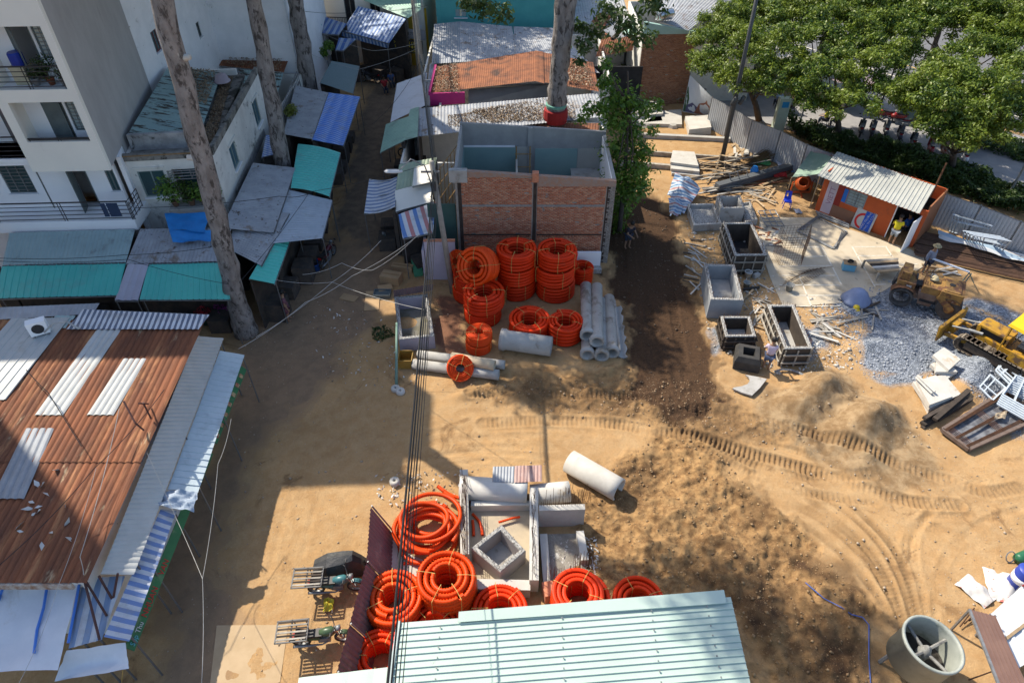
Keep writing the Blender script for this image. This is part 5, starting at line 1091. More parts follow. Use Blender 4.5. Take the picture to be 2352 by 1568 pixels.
PB = [G(t20(1225,517),2.6), G(t20(1378,672),2.1), G(t20(1362,805),.15), G(t20(1172,768),.15)]
part('cloth', mat('banner_sky', (0.6,0.65,0.7),(0.5,0.56,0.63),.7,.6), bnr, lambda _: _.quadsheet(*PB, 8,8,0,0))
def bnq(u, v): return PB[0].lerp(PB[1], u).lerp(PB[3].lerp(PB[2], u), v)
nb = (PB[1] - PB[0]).cross(PB[3] - PB[0]).normalized() * .02
if nb.y > 0: nb = -nb
for uv, c in (([(.42,.98),(.98,.98),(.98,.5),(.86,.45),(.82,.3),(.76,.45),(.55,.6)],(0.3,0.14,0.1)),([(.1,.98),(.5,.98),(.5,.75),(.3,.66),(.1,.8)],(0.1,0.1,0.2)),([(0.02,.98),(.12,.98),(.16,.6),(.05,.3),(.02,.3)],(0.04,0.1,0.04))):
    part('print', plain('print_%d' % int(c[0] * 100 + c[1] * 10), c), bnr, lambda _: _.add([bnq(*k) + nb for k in uv],[tuple(range(len(uv)))]))
for p in (PB[0], PB[1]): part('pole', M_STEEL, bnr, lambda _: _.tube([(p.x, p.y + .04,0),(p.x, p.y + .04, p.z + .1)],.03,6))
# tall lamp post
lp2 = thing('lamp_post', 'tall dark grey lamp post with two floodlights rising out of the timber pile', 'lamp post', (13.3,39.8,0))
part('pole', plain('dark_grey_paint', (0.055,0.06,0.065),.5), lp2, lambda _: _.tube([(13.3,39.8,0),(13.27,39.8,6),(13.2,39.8,12)],[.15,.125,.09],12), True)
part('base_plate', MATS['dark_grey_paint'], lp2, lambda _: _.box((13.3,39.8,.03),(.5,.5,.06)))
for dx, y in ((-.22,39.6),(.28,39.75)): part('floodlight', MATS['dark_grey_paint'], lp2, lambda _: _.lathe([(.02,0),(.12,.02),(.13,.5),(.1,.55),(.0,.55)],12, MT_((13.28 + dx, y, 4.15)) @ MR_(R(25),4, 'Y')), True)
part('bracket', MATS['dark_grey_paint'], lp2, lambda _: _.beam((13.0,39.66,4.4),(13.6,39.72,4.4),.06,.06)); part('lamp_head', MATS['dark_grey_paint'], lp2, lambda _: _.box((12.4,39.8,12.05),(1.6,.3,.12)))

# orange shed
sh = thing('orange_shed', 'orange site office shed with a white corrugated roof and open door', 'shed', G(z4(900,850)))
b0, b1 = G(z4(400,690)), G(z4(1420,1085)); FO = Facade(tuple(b0[:2]),(b1 - b0)[:2]); OL = (b1 - b0).length
if FO.n.y < 0: FO.n = -FO.n
M_ORW = mat('orange_wall_paint', (0.5,0.1,0.024),(0.42,0.08,0.022),1.2,.75, stain=(.3,.075,.03), sscale=1.3, slo=.55, shi=.75, bump=.1)
EH = 2.25; OD = 2.6
wo = FO.rect(z4(755,495), z4(915,690)); wo = (wo[0] + .05, wo[1] - .05,1.05,1.95); do = FO.rect(z4(1235,700), z4(1420,1000)); do = (do[0] + .1, OL - .25,0,1.95)
_ = MB(); wall_holes(FO, _, 0, OL, 0, EH, 0,.07,[wo, do]); _.build('front_wall', M_ORW, sh)
FO.part('side_wall', mat('rusty_orange_side', (0.3,0.12,0.05),(0.2,0.09,0.05),1.5,.8), sh, (OL - .07, OL, .07, OD, 0,2.5)); FO.part('side_wall', M_ORW, sh, (0,.07,.07, OD, 0,2.5)); FO.part('rear_wall', M_ORW, sh, (.07, OL - .07, OD - .07, OD, 0,2.5))
FO.part('interior', M_DARK, sh, (.08, OL - .08,1.6,1.65,0,2.2))
rc = [G(z4(640,80),2.75), G(z4(1668,440),2.75), G(z4(1500,732),2.3), G(z4(430,330),2.3)]
part('roof', mat('shed_roof_sheet', (0.43,0.44,0.41),(0.35,0.36,0.34),1,.55, stain=(.36,.24,.12), sscale=.8, slo=.6, shi=.78, stain2=(.42,.42,.4), s2scale=2, bump=.06), sh, lambda _: _.sheet(*rc, pitch=.2, amp=.03, kind='box', jit=.008))
wn = window(FO, sh, *wo, d=.0, bars=True, frame=plain('grey_blue_frame', (0.2,0.24,0.26)), glass=M_GLASSW, sill=False)
r1 = FO.rect(z4(540,410), z4(600,715)); a_ = FO.hit(z4(560,560))[0]
FO.part('white_strip', plain('pinkish_white', (0.56,0.46,0.5),.7), sh, (a_ - .28, a_ + .28,-.012,-.001,0.08,2.2)); text('VIETT', plain('faded_pink', (.35,.2,.26)), sh, FO, a_ + .05,-.014,1.2,.42, R(90))
a2 = FO.hit(z4(660,600))[0]; FO.part('red_patch', plain('dark_red_paint', (0.28,0.03,0.02)), sh, (a_ + .3, wo[0] - .25,-.009,-.001,.75,2.1)); FO.part('brown_patch', plain('brown_board', (0.26,0.13,0.08)), sh, (a_ + .3, wo[1],-.009,-.001,.05,.74))
FO.part('blue_notice', plain('notice_blue', (0.02,0.16,0.55)), sh, (wo[0] - .24, wo[0] - .02,-.03,-.012,1.1,1.9))
# door leaf, open outwards
hg = FO.at(OL - .22,0,0); dv = (G(z4(1330,1105)) - V_((hg.x, hg.y, 0))).normalized()
_ = MB(); nn = V_((-dv.y, dv.x, 0)) * .04; lo = [V_((k.x, k.y, .05)) for k in (hg, hg + dv * .95, hg + dv * .95 + nn, hg + nn)]; _.hexa(lo, [k + V_((0,0,1.85)) for k in lo]); dl = _.build('door', M_WHITE2, sh)
part('louvre', M_STEEL, dl, lambda _: [_.beam(hg + dv * .15 - nn * .4 + V_((0,0,.6 + .09 * i)), hg + dv * .8 - nn * .4 + V_((0,0,.6 + .09 * i)),.02,.03) for i in range(12)])
FO.part('door_trim', M_WHITE2, sh, (do[0] - .05, do[0],-.02,.07,0,2.0))
part('corner_post', M_RUSTBAR, sh, lambda _: _.tube([(rc[1].x, rc[1].y, 0),(rc[1].x + .15, rc[1].y + .2,4.0)],.05,6))
sgn = thing('warning_sign', 'leaning construction warning sign with red ring and blue lettered plate', 'sign', G(z4(880,900)))
FG2 = Facade(tuple((FO.at(FO.hit(z4(900,880))[0] - .5,-.22,0))[:2]), FO.e[:2]); FG2.n = FO.n
def lean(a, z, o_=0.0): p = FG2.at(a, z * .22 - o_, z); return p
def leanbox(_, a0, a1, z0, z1, o_, th=.02): lo = [lean(a0, z0, o_), lean(a1, z0, o_), lean(a1, z1, o_), lean(a0, z1, o_)]; _.hexa(lo, [p - FO.n * th for p in lo])
part('board', plain('sign_grey_white', (0.5,0.5,0.48)), sgn, lambda _: leanbox(_, -.1,1.0,.02,1.15,0))
part('ring', plain('sign_ring_red', (0.55,0.02,0.02)), sgn, lambda _: _.add([lean(.42 + r_ * mc_(k * .262),.5 + r_ * ms_(k * .262),.03) for r_ in (.32,.44) for k in range(24)],[(k, (k + 1) % 24,24 + (k + 1) % 24,24 + k) for k in range(24)]))
part('plate', plain('sign_blue', (0.01,0.09,0.5)), sgn, lambda _: leanbox(_, .42,.9,.05,1.08,.032,.012))
for i, s_ in enumerate(('CÔNG TRƯỜNG', 'ĐANG THI CÔNG')):
    o = text(s_, plain('print_white', (.75,.75,.75)), sgn, FG2,0,0,0,.15, R(78))
    for v in o.data.vertices:
        q = v.co + LOC[sgn]; u = (q - FG2.P0).dot(FG2.e); v.co = lean(.56 + .2 * i + u, .56 + q.z, .05) - LOC[sgn]
# green tarpaulin and mixer
gt = thing('green_tarpaulin', 'faded green tarpaulin stretched from the orange shed over the mixer', 'tarp', G(z4(380,230),1.0)); part('cloth', mat('faded_green_tarp', (0.2,0.29,0.23),(0.27,0.36,0.29),1.2,.75, bump=.3, bscale=6, bdist=.02), gt, lambda _: _.quadsheet(G(z4(360,80),1.9), G(z4(600,130),2.4), G(z4(470,310),2.2), G(z4(165,350),1.5),14,12,.22,.02,9), True)
for a, b_ in (((165,350),1.5),((470,310),2.2)): p = G(z4(*a), b_); part('pole', M_WOOD, gt, lambda _: _.tube([(p.x, p.y, 0), p],.03,5))
mx = thing('concrete_mixer', 'orange drum concrete mixer under the green tarpaulin', 'mixer', G(z4(240,520)))
pm = G(z4(245,520)); Mm = MT_(pm + V_((0,0,.75))) @ MR_(R(-20),4, 'Z') @ MR_(R(58),4, 'X')
M_MIXO = mat('mixer_orange', (0.55,0.1,0.02),(0.4,0.08,0.02),3,.5, stain=(.2,.1,.06), sscale=3)
part('drum', M_MIXO, mx, lambda _: _.lathe([(0,-.42),(.32,-.4),(.46,-.12),(.46,.12),(.3,.42),(.27,.44),(.24,.4),(.36,.1),(.0,-.3)],20, Mm), True)
part('yoke', MATS['mixer_orange'], mx, lambda _: (_.tube([pm + V_((-.6,0,.1)), pm + V_((-.58,0,.8))],.05,6), _.tube([pm + V_((.6,0,.1)), pm + V_((.58,0,.8))],.05,6), _.beam(pm + V_((-.6,0,.12)), pm + V_((.6,0,.12)),.1,.1)))
for dx, dy in ((-.55,.4),(.55,.4)): part('wheel', M_RUBBER, mx, lambda _: _.lathe([(.06,-.05),(.2,-.05),(.22,0),(.2,.05),(.06,.05)],14, MT_(pm + V_((dx, dy, .22))) @ MR_(R(90),4, 'Y')), True)
part('leg', M_MIXO, mx, lambda _: _.tube([pm + V_((0,-.1,.15)), pm + V_((0,-.5,0))],.04,6)); part('tilt_wheel', M_BLACK, mx, lambda _: _.tube([pm + V_((.72,.25 * mc_(k * .6283),.7 + .25 * ms_(k * .6283))) for k in range(10)],.02,5, closed=True))
# plastic chair
def chair(label, p, rz, c):
    t = thing('plastic_chair', label, 'chair', p, rz); pc = plain('chair_%02d%02d' % (int(c[0] * 99), int(c[2] * 99)), c, .4); L = dict(local=True)
    part('seat', pc, t, lambda _: (_.box((0,0,.43),(.42,.42,.03)), _.box((0,-.2,.40),(.4,.02,.05))), **L)
    part('backrest', pc, t, lambda _: (_.add([(x * .2 * (1 - .15 * k / 4),.19 + .02 * k + .02 * (1 - x * x),.44 + .11 * k) for k in range(5) for x in (-1,-.5,0,.5,1)] + [(x * .2 * (1 - .15 * k / 4),.22 + .02 * k + .02 * (1 - x * x),.44 + .11 * k) for k in range(5) for x in (-1,-.5,0,.5,1)],[(k * 5 + i, k * 5 + i + 1, k * 5 + i + 6, k * 5 + i + 5) for k in range(4) for i in range(4) if not (k in (1,2) and i == 1)] + [(25 + k * 5 + i, 25 + k * 5 + i + 1,25 + k * 5 + i + 6,25 + k * 5 + i + 5) for k in range(4) for i in range(4) if not (k in (1,2) and i == 1)])), **L)
    for x in (-.18,.18):
        for y in (-.18,.18): part('leg', pc, t, lambda _: _.tube([(x, y, .42),(x * 1.2, y * 1.25,0)],[.025,.018],6), **L)
    return t
chair('bright blue plastic chair in front of the mixer', G(z3(1590,1040)) + V_((0,0,.05)), R(-12),(0.02,0.05,0.5))
tag(part('cloth_bundle', plain('grey_cloth', (.36,.36,.4),.9), None, lambda _: _.quadsheet(G(z3(1690,1060),.18), G(z3(1780,1060),.15), G(z3(1810,1110),.07), G(z3(1730,1115),.07),8,6,-.08,.02,3), True), 'grey folded cloth on the ground right of the blue chair', 'cloth')

# ------------------------------------------------------------------ concrete boxes and formwork
def open_box(label, rim, h, th, mat_, rim_mat=None, name='concrete_box', cat='concrete box', zb=0.0, floor=.15, stubs=.1, sl=.22, timber=None, floor_mat=None, group=None, lean_=.02):
    top = [G(p, h + zb) for p in rim]; c0 = sum(top, V_()) / 4; c0.z = zb; t = thing(name, label, cat, (c0.x, c0.y, 0), group=group)
    n = 4
    cc = V_((c0.x, c0.y, h + zb)); ins = []
    for i in range(4):
        a, b_, c_ = top[i - 1], top[i], top[(i + 1) % 4]; d1 = (a - b_).normalized(); d2 = (c_ - b_).normalized()
        ins.append(b_ + (d1 + d2) * th / max(.5, abs(d1.cross(d2).z)))
    dz = V_((0,0,-h));
    for i in range(4):
        j = (i + 1) % 4
        part('wall', mat_, t, lambda _: _.hexa([top[i] + dz, top[j] + dz, ins[j] + dz, ins[i] + dz],[top[i], top[j], ins[j], ins[i]]))
        if rim_mat: part('rim', rim_mat, t, lambda _: _.hexa([top[i] + V_((0,0,.001)), top[j] + V_((0,0,.001)), ins[j] + V_((0,0,.001)), ins[i] + V_((0,0,.001))],[top[i].lerp(ins[i],.12) + V_((0,0,.035)), top[j].lerp(ins[j],.12) + V_((0,0,.03)), ins[j].lerp(top[j],.12) + V_((0,0,.035)), ins[i].lerp(top[i],.12) + V_((0,0,.03))]))
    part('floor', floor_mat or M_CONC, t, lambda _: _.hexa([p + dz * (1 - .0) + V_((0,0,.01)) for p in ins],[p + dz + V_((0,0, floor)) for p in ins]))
    if stubs:
        _ = MB()
        for i in range(4):
            j = (i + 1) % 4; L = (top[j] - top[i]).length; k = int(L / stubs)
            for q in range(1, k):
                p = top[i].lerp(top[j], q / k).lerp(ins[i].lerp(ins[j], q / k), random.choice((.25,.75)))
                _.tube([p - V_((0,0,.02)), p + V_((ru_(-.05,.05), ru_(-.05,.05), sl * ru_(.5,1.2)))],.009,3)
        o = _.build('rebar_stubs', M_RUSTBAR, t); o['kind'] = 'stuff'
    if timber:
        for i in range(4):
            j = (i + 1) % 4; e_ = (top[j] - top[i]); L = e_.length; e_.normalize(); nrm = e_.cross(Z3)
            if nrm.dot(top[i] - cc) < 0: nrm = -nrm
            k = max(2, int(L / .42))
            for q in range(k + 1):
                p = top[i] + e_ * (.06 + (L - .12) * q / k) + nrm * .03; part('stud', timber, t, lambda _: _.beam(V_((p.x, p.y, zb)), V_((p.x, p.y, zb + h + ru_(-.12,.06))),.06,.05, up=nrm))
            for z in (.25,.7): part('waler', timber, t, lambda _: _.beam(top[i] + dz * (1 - z) + nrm * .085, top[j] + dz * (1 - z) + nrm * .085,.05,.07))
    return t
open_box('blue grey concrete box beside the dark soil strip, rim bristling with rebar', Q(z6,(315,940),(715,950),(835,1422),(400,1408)),1.1,.17, M_CONCB, M_ROUGHC, floor=.3)
open_box('tall rough concrete box standing on the low rubble filled tray', Q(z3,(690,890),(1000,885),(1062,1050),(745,1060)),.95,.18, M_CONC, M_ROUGHC, floor=.3)
tray = open_box('low concrete tray full of pale rubble left of the tall rough box', Q(z3,(300,995),(650,990),(760,1255),(385,1275)),.4,.14, M_CONC, M_CONCL, floor=.2, stubs=.14, floor_mat=M_ROUGHC, timber=None)
open_box('low rubble heap enclosure right of the tall rough box', Q(z3,(1000,985),(1130,960),(1225,1200),(1060,1235)),.35,.12, M_CONC, M_ROUGHC, floor=.26, floor_mat=M_ROUGHC)
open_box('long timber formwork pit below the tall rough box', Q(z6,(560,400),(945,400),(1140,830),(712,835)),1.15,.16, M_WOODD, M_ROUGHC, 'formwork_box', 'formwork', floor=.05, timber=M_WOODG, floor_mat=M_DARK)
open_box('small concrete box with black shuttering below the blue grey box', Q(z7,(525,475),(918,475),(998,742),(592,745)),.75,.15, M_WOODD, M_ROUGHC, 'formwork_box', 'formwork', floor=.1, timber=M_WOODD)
open_box('long formwork box crossed by props next to the man in a pink shirt', Q(z7,(1135,322),(1495,320),(1738,900),(1370,905)),1.0,.17, M_WOODD, M_ROUGHC, 'formwork_box', 'formwork', floor=.08, timber=M_WOODG)
# black precast chamber
bc = thing('black_chamber', 'black chamfered precast chamber with a square opening beside the pink shirt man', 'precast chamber', G(z7(850,1100)))
lo = [G(z7(652,1020),.35), G(z7(870,960),.35), G(z7(1050,1050),.35), G(z7(790,1210),.1)]; c_b = G(z7(860,1080));
def ring(r, z, n=4, a0=.5): return [V_((c_b.x + r * mc_(a0 + k * 2 * math.pi / n), c_b.y + r * ms_(a0 + k * 2 * math.pi / n), z)) for k in range(n)]
_ = MB(); A, B, Cq, D4, E4 = ring(.78,0), ring(.78,.45), ring(.62,.68), ring(.36,.68), ring(.34,.1)
for p, q in ((A, B),(B, Cq),(Cq, D4),(D4, E4)): _.add(p + q, [(i, (i + 1) % 4,4 + (i + 1) % 4,4 + i) for i in range(4)])
_.add(E4,[(0,1,2,3)]); _.build('shell', mat('bitumen_black', (0.03,0.03,0.03),(0.055,0.05,0.045),3,.8, bump=.3), bc)
# plates
tag(part('cut_plate', M_CONC, None, lambda _: _.prism([G(z7(*p),.06) for p in ((850,1250),(1000,1275),(1130,1305),(1040,1420),(935,1520),(800,1480),(682,1430),(700,1415),(800,1400),(880,1370),(912,1320),(895,1280))],(0,0,.07))), 'thin grey concrete plate with a round bite lying in the sand', 'plate')
tag(part('curved_edge_strip', M_STEEL, None, lambda _: _.tube([G(z7(*p),.1) for p in ((1240,1190),(1330,1165),(1440,1170),(1550,1205),(1640,1255))],.06,4)), 'curved grey metal strip on the sand near the pink shirt man', 'strip')
# cages, gratings, frames
def bars(name, label, cat, segs, r, mat_, stuff=True, pname='bars', n=4):
    allp = [V_(p) for s_ in segs for p in s_]; c0 = sum(allp, V_()) / len(allp); t = thing(name, label, cat, (c0.x, c0.y, 0)); _ = MB()
    for s_ in segs: _.tube(s_, r, n)
    o = _.build(pname, mat_, t)
    if stuff: o['kind'] = 'stuff'
    return t
def grid_segs(P4, nu, nv): return [(P4[0].lerp(P4[1], i / nu), P4[3].lerp(P4[2], i / nu)) for i in range(nu + 1)] + [(P4[0].lerp(P4[3], i / nv), P4[1].lerp(P4[2], i / nv)) for i in range(nv + 1)]
cg = [G(z6(1215,800),.07), G(z6(1600,780),.07), G(z6(1580,960),.07), G(z6(1300,960),.07)]; up_ = V_((0,0,1.7)); sg_ = []
for i in range(4): sg_ += grid_segs([cg[i], cg[(i + 1) % 4], cg[(i + 1) % 4] + up_, cg[i] + up_],9,11)
bars('rebar_cage', 'tall rusty rebar cage standing on the painted court', 'rebar cage', sg_, .0065, M_RUSTBAR)
bars('rebar_bundle', 'fan of loose rusty rebars on the painted court below the cage', 'rebar', [(G(z6(1330 + 20 * i, 1225 - 30 * i),.09), G(z6(1700 + 50 * i, 1000 - 4 * i),.09 + .01 * i)) for i in range(7)] + [(G(z6(1420 + 40 * i, 1190),.11), G(z6(1850 + 10 * i, 985 + 12 * i),.12)) for i in range(6)],.012, M_RUSTBAR)
bars('metal_grating', 'grey steel window grating lying beside the formwork pit', 'grating', grid_segs([G(z6(1020,250),.25), G(z6(1240,235),.2), G(z6(1360,440),.1), G(z6(1130,440),.12)],3,4),.03, M_STEEL, n=5)
fr_ = [G(z4(*p),.1) for p in ((420,760),(745,915),(590,1090),(215,905))]
bars('steel_door_frame', 'galvanised rectangular steel frame lying in front of the orange shed', 'steel frame', [(fr_[i], fr_[(i + 1) % 4]) for i in range(4)] + [(fr_[0] + V_((.1 * k, .05,.03 * k)), fr_[3] + V_((.12 * k, .0,.02 * k))) for k in (1,2,3)] + [(fr_[1] + V_((-.1 * k, .0,.02 * k)), fr_[2] + V_((.06 * k, .05,.02 * k))) for k in (1,2,3)] + [(fr_[3] + V_((0,-.08,.04)), fr_[2] + V_((.1,-.05,.04)))],.03, M_STEEL, n=4)
bars('steel_tubes', 'bundle of galvanised tubes along the foot of the orange shed wall', 'steel tubes', [(G(z4(415 + 6 * i, 700 + 12 * i),.1 + .05 * (i % 2)), G(z4(765,838 + 10 * i),.1 + .05 * (i % 2))) for i in range(5)],.04, M_STEEL, n=6)
# buckets and boxes
def bucket(label, p, c, r=.16, h=.32):
    t = thing('bucket', label, 'bucket', p); part('body', plain('bucket_%d' % int(c[0] * 100 + c[1] * 10 + c[2]), c, .6), t, lambda _: _.lathe([(r * .75,0),(r, h),(r * 1.07, h),(r * 1.07, h - .03),(r * .95, h - .02),(r * .72,.05),(0,.04)],16, MT_(p)), True)
    part('handle', M_STEEL, t, lambda _: _.tube([V_(p) + V_((r * mc_(k), r * .4 * ms_(k) - .05, h - .02 + .0 * k)) for k in [i * .52 for i in range(7)]],.008,4)); return t
bucket('white bucket at the corner of the timber formwork pit', GP(z6(880,1110)),(.6,.6,.58),.19,.36); bucket('grey paint bucket next to the blue grey box', GP(z6(865,1235)),(.3,.33,.32),.18,.3); bucket('paint smeared bucket on the edge of the painted court', G(z6(1415,1295)) + V_((0,0,.06)),(.24,.25,.25),.19,.36)
tag(part('concrete_block', M_CONC, None, lambda _: (_.box(GP(z6(990,1110)) + V_((0,0,.12)),(.36,.2,.2),.5), _.box(GP(z6(990,1110)) + V_((0,0,.23)),(.3,.15,.04),.5))), 'grey concrete block right of the white bucket', 'block')
bx = thing('blue_toolbox', 'light blue box with a coiled hose on the painted court', 'box', G(z4(745,1310))); pb = G(z4(745,1315)) + V_((0,0,.06))
part('body', plain('light_blue_paint', (.16,.4,.55)), bx, lambda _: _.box(pb + V_((0,0,.19)),(.6,.42,.38), R(-14))); part('lid', M_CARD, bx, lambda _: _.box(pb + V_((0,0,.4)),(.62,.44,.04), R(-14))); part('hose', M_CABLE, bx, lambda _: _.tube([pb + V_((.14 * mc_(k * .5),.11 * ms_(k * .5),.44 + .003 * k)) for k in range(30)],.02,5))
bars('black_pipe', 'short black pipe lying against the blue grey concrete box', 'pipe', [(G(z6(820,1270),.1), G(z6(1035,1245),.1))],.07, M_CABLE, False, 'pipe', 8)
# board platform on trestle
pt = thing('board_platform', 'low platform of grey boards propped up beside the old roller', 'platform', G(z4(1100,1320)))
P4 = [G(z4(*p),.5) for p in ((930,1215),(1270,1195),(1290,1330),(1075,1350))]
for i in range(6): u0, u1 = i / 6 + .01,(i + 1) / 6 - .01; part('board', (M_WOODG, M_CONCL, M_WOODD, M_WOOD)[(i * 3) % 4], pt, lambda _: _.hexa([P4[0].lerp(P4[3], u0), P4[1].lerp(P4[2], u0), P4[1].lerp(P4[2], u1), P4[0].lerp(P4[3], u1)],[p + V_((0,0,.04 + .01 * (i % 3))) for p in (P4[0].lerp(P4[3], u0), P4[1].lerp(P4[2], u0), P4[1].lerp(P4[2], u1), P4[0].lerp(P4[3], u1))]))
for p in P4: part('leg', M_WOODG, pt, lambda _: _.beam(V_((p.x, p.y, 0)), p, .08,.08))
# slabs
def slab_stack(label, layers, name='slab_stack', cat='concrete slabs', mat_=None, z0=0.0):
    c0 = G(layers[0][0][0]); t = thing(name, label, cat, (c0.x, c0.y, 0)); z = z0
    for px, th in layers:
        P4 = [G(p, z + th) for p in px]; part('slab', mat_ or M_CONCL, t, lambda _: _.hexa([p - V_((0,0, th - .004)) for p in P4], P4)); z += th
    return t
sq = lambda t_, cx, cy, w_, h_, sk=0: [t_(cx - w_ + sk, cy - h_), t_(cx + w_ + sk, cy - h_ * .8), t_(cx + w_ - sk, cy + h_), t_(cx - w_ - sk, cy + h_ * .8)]
slab_stack('stack of square concrete cover slabs topped by one with a lifting hole', [(Q(z8,(870,470),(1000,400),(1230,560),(1090,660)),.16),(Q(z8,(940,440),(1060,380),(1222,570),(940,570)),.16),(Q(z8,(900,350),(1045,248),(1265,405),(1110,545)),.14)], z0=.2)
slab_stack('large tilted concrete slabs with a steel channel on top near the dark timbers', [(Q(z8,(700,760),(1010,660),(1240,900),(850,1080)),.2),(Q(z8,(640,700),(1050,600),(1270,860),(860,1040)),.18),(Q(z8,(690,690),(940,610),(1160,890),(860,1000)),.14)])
bars('steel_channel', 'pale steel channel lying on the large tilted slabs', 'steel channel', [(G(z8(680,640),.66), G(z8(890,850),.62)),(G(z8(700,615),.7), G(z8(930,830),.66))],.06, M_CONCL, False, 'channel', 4)
slab_stack('stacked grey concrete slabs under the young tree at the brick wall', [(Q(t20,(820,770),(1010,740),(1035,830),(830,850)),.25),(Q(t20,(830,730),(1030,700),(1040,780),(850,800)),.2),(Q(t20,(850,700),(1020,695),(1035,740),(860,770)),.2)])
slab_stack('wide cracked concrete slab right of the stacked grey slabs', [(Q(t20,(1040,760),(1165,752),(1170,855),(900,850)),.25)])
slab_stack('thick white topped slab in front of the church banner', [(Q(t20,(1200,850),(1370,850),(1370,905),(1215,915)),.25),(Q(t20,(1192,800),(1350,790),(1372,875),(1220,892)),.3)])
slab_stack('stack of square slabs beside the striped tarpaulin heap', [(Q(t20,(1095,1130),(1285,1130),(1290,1210),(1100,1190)),.2),(Q(t20,(1090,1090),(1280,1110),(1290,1180),(1095,1160)),.2),(Q(t20,(1105,1035),(1255,1045),(1283,1140),(1090,1115)),.18)])
slab_stack('broken slab pieces at the foot of the young tree by the ruined shack', [(Q(t20,(660,620),(820,600),(840,660),(700,690)),.3),(Q(t20,(680,600),(810,590),(825,640),(690,660)),.25)])
for i, (a, b_, w_, lb) in enumerate((((770,925),(1500,962),.3, 'long grey concrete kerb beam behind the sandy plot'),((700,1035),(1570,1098),.16, 'thin white plank edging across the sandy plot'),((740,1120),(1095,1148),.22, 'grey plank edging left of the square slab stack'))):
    tag(part('kerb_beam', M_CONC if i == 0 else M_WOODG, None, lambda _: _.beam(G(t20(*a),.14), G(t20(*b_),.14), w_, .28)), lb, 'beam')
for i, (x, y, s_, lb) in enumerate(((930,870,.5, 'flat broken stone in front of the stacked slabs left'),(1105,880,.35, 'pointed broken stone between the slabs'),(860,840,.4, 'dark broken stone near the young tree'))):
    p = G(t20(x, y)); tag(part('stone', M_CONCL, None, lambda _: _.hexa([p + V_((s_ * mc_(k), s_ * .6 * ms_(k),0)) for k in (0,1,2.2,3.3,4.5,5.4)],[p + V_((s_ * .7 * mc_(k), s_ * .4 * ms_(k),.22)) for k in (0.1,1,2.2,3.3,4.5,5.4)])), lb, 'stone')
# timber heap
def planks(label, n, poly, mats, zmax, lr, ang, seed, name='timber_pile', cat='timber', pn='plank', w_=.1, th=.03, thing_=None):
    rr_ = random.Random(seed); A, B, Cc, D = [G(p) for p in poly]; c0 = (A + B + Cc + D) / 4; t = thing_ or thing(name, label, cat, (c0.x, c0.y, 0))
    for i in range(n):
        u, v = rr_.random(), rr_.random(); p = A.lerp(B, u).lerp(D.lerp(Cc, u), v); L = rr_.uniform(*lr); a = rr_.gauss(*ang); z = .04 + zmax * (i / n) * rr_.random(); tz = rr_.uniform(-.06,.06) * L
        d = V_((mc_(a), ms_(a),0)) * L / 2
        part(pn, mats[rr_.randrange(len(mats))], t, lambda _: _.beam(p - d + V_((0,0, max(.02, z - tz))), p + d + V_((0,0, max(.02, z + tz))), w_ * rr_.uniform(.6,1.3), th))
    return t
planks('jumbled pile of old planks around the foot of the lamp post', 60, Q(z3,(480,480),(1150,470),(1000,640),(520,720)),(M_WOOD, M_WOODG, M_WOOD, M_WOODD),.5,(1.2,3.4),(.15,.35),5)
planks('scattered pale boards beside the curved hoarding', 16, Q(z3,(880,170),(1250,200),(1180,400),(900,380)),(M_WOOD, M_CONCL, M_WOOD),.2,(.8,1.8),(1.4,.4),6, w_=.2)
planks('grey boards and tubes below the fallen steel column', 26, Q(z3,(560,780),(1050,700),(1100,850),(600,960)),(M_WOODG, M_STEEL, M_WOODD, M_CONC),.3,(1.0,2.6),(.25,.2),7)
planks('loose planks in front of the green tarpaulin', 10, Q(z3,(1200,620),(1560,640),(1500,780),(1200,820)),(M_WOOD, M_RUST, M_WOOD),.15,(1.5,3),(.25,.3),8, w_=.14)
planks('scattered laths between the long formwork box and the gravel', 14, Q(z7,(1800,500),(2091,480),(2091,800),(1850,820)),(M_WOODG, M_CONCL),.15,(.9,1.9),(-.7,.8),9)
planks('bars and laths beside the blue tarp heap', 8, Q(t31,(480,560),(760,520),(780,700),(480,760)),(M_WOODG, M_WOODD),.1,(1,2),(.8,.9),10)
planks('stack of dark weathered timbers at the edge of the gravel', 9, Q(z8,(1000,1080),(1420,900),(1450,960),(1010,1170)),(M_WOODD,),.45,(2.4,3.0),(.52,.05),12, w_=.22, th=.12)
planks('offcuts and props strewn round the blue grey concrete box', 16, Q(z6,(60,700),(300,560),(260,1300),(120,1350)),(M_WOODG, M_CONCL, M_WOODD),.06,(.4,1.3),(-.9,.7),14, w_=.08)
planks('offcuts strewn between the two formwork boxes', 22, Q(z7,(860,120),(1130,100),(1080,620),(940,640)),(M_WOODG, M_WOOD, M_CONCL),.06,(.3,1.2),(.9,.9),15, w_=.08)
planks('offcuts and scraps beside the timber formwork pit on the court edge', 20, Q(z6,(1020,480),(1260,470),(1300,700),(1100,760)),(M_WOODG, M_RUST, M_CONCL),.08,(.3,1.0),(.4,1),16, w_=.1)
planks('splintered boards behind the tall rough concrete box', 22, Q(z3,(1000,820),(1300,760),(1480,980),(1150,960)),(M_WOOD, M_WOODG, M_CARD),.1,(.5,1.8),(-.6,.8),17)
planks('planks and offcuts in front of the orange shed by the trestle', 6, Q(z4,(1600,1280),(1850,1330),(1820,1370),(1600,1350)),(M_WOOD, M_CONCL),.08,(.8,1.3),(-.15,.3),13)
st_ = thing('straw_bundle', 'bundle of dry brown reeds leaning on the curved hoarding', 'reeds', G(z3(1300,400))); _ = MB(); pa_, pb_ = G(z3(1130,470),.15), G(z3(1470,290),.5)
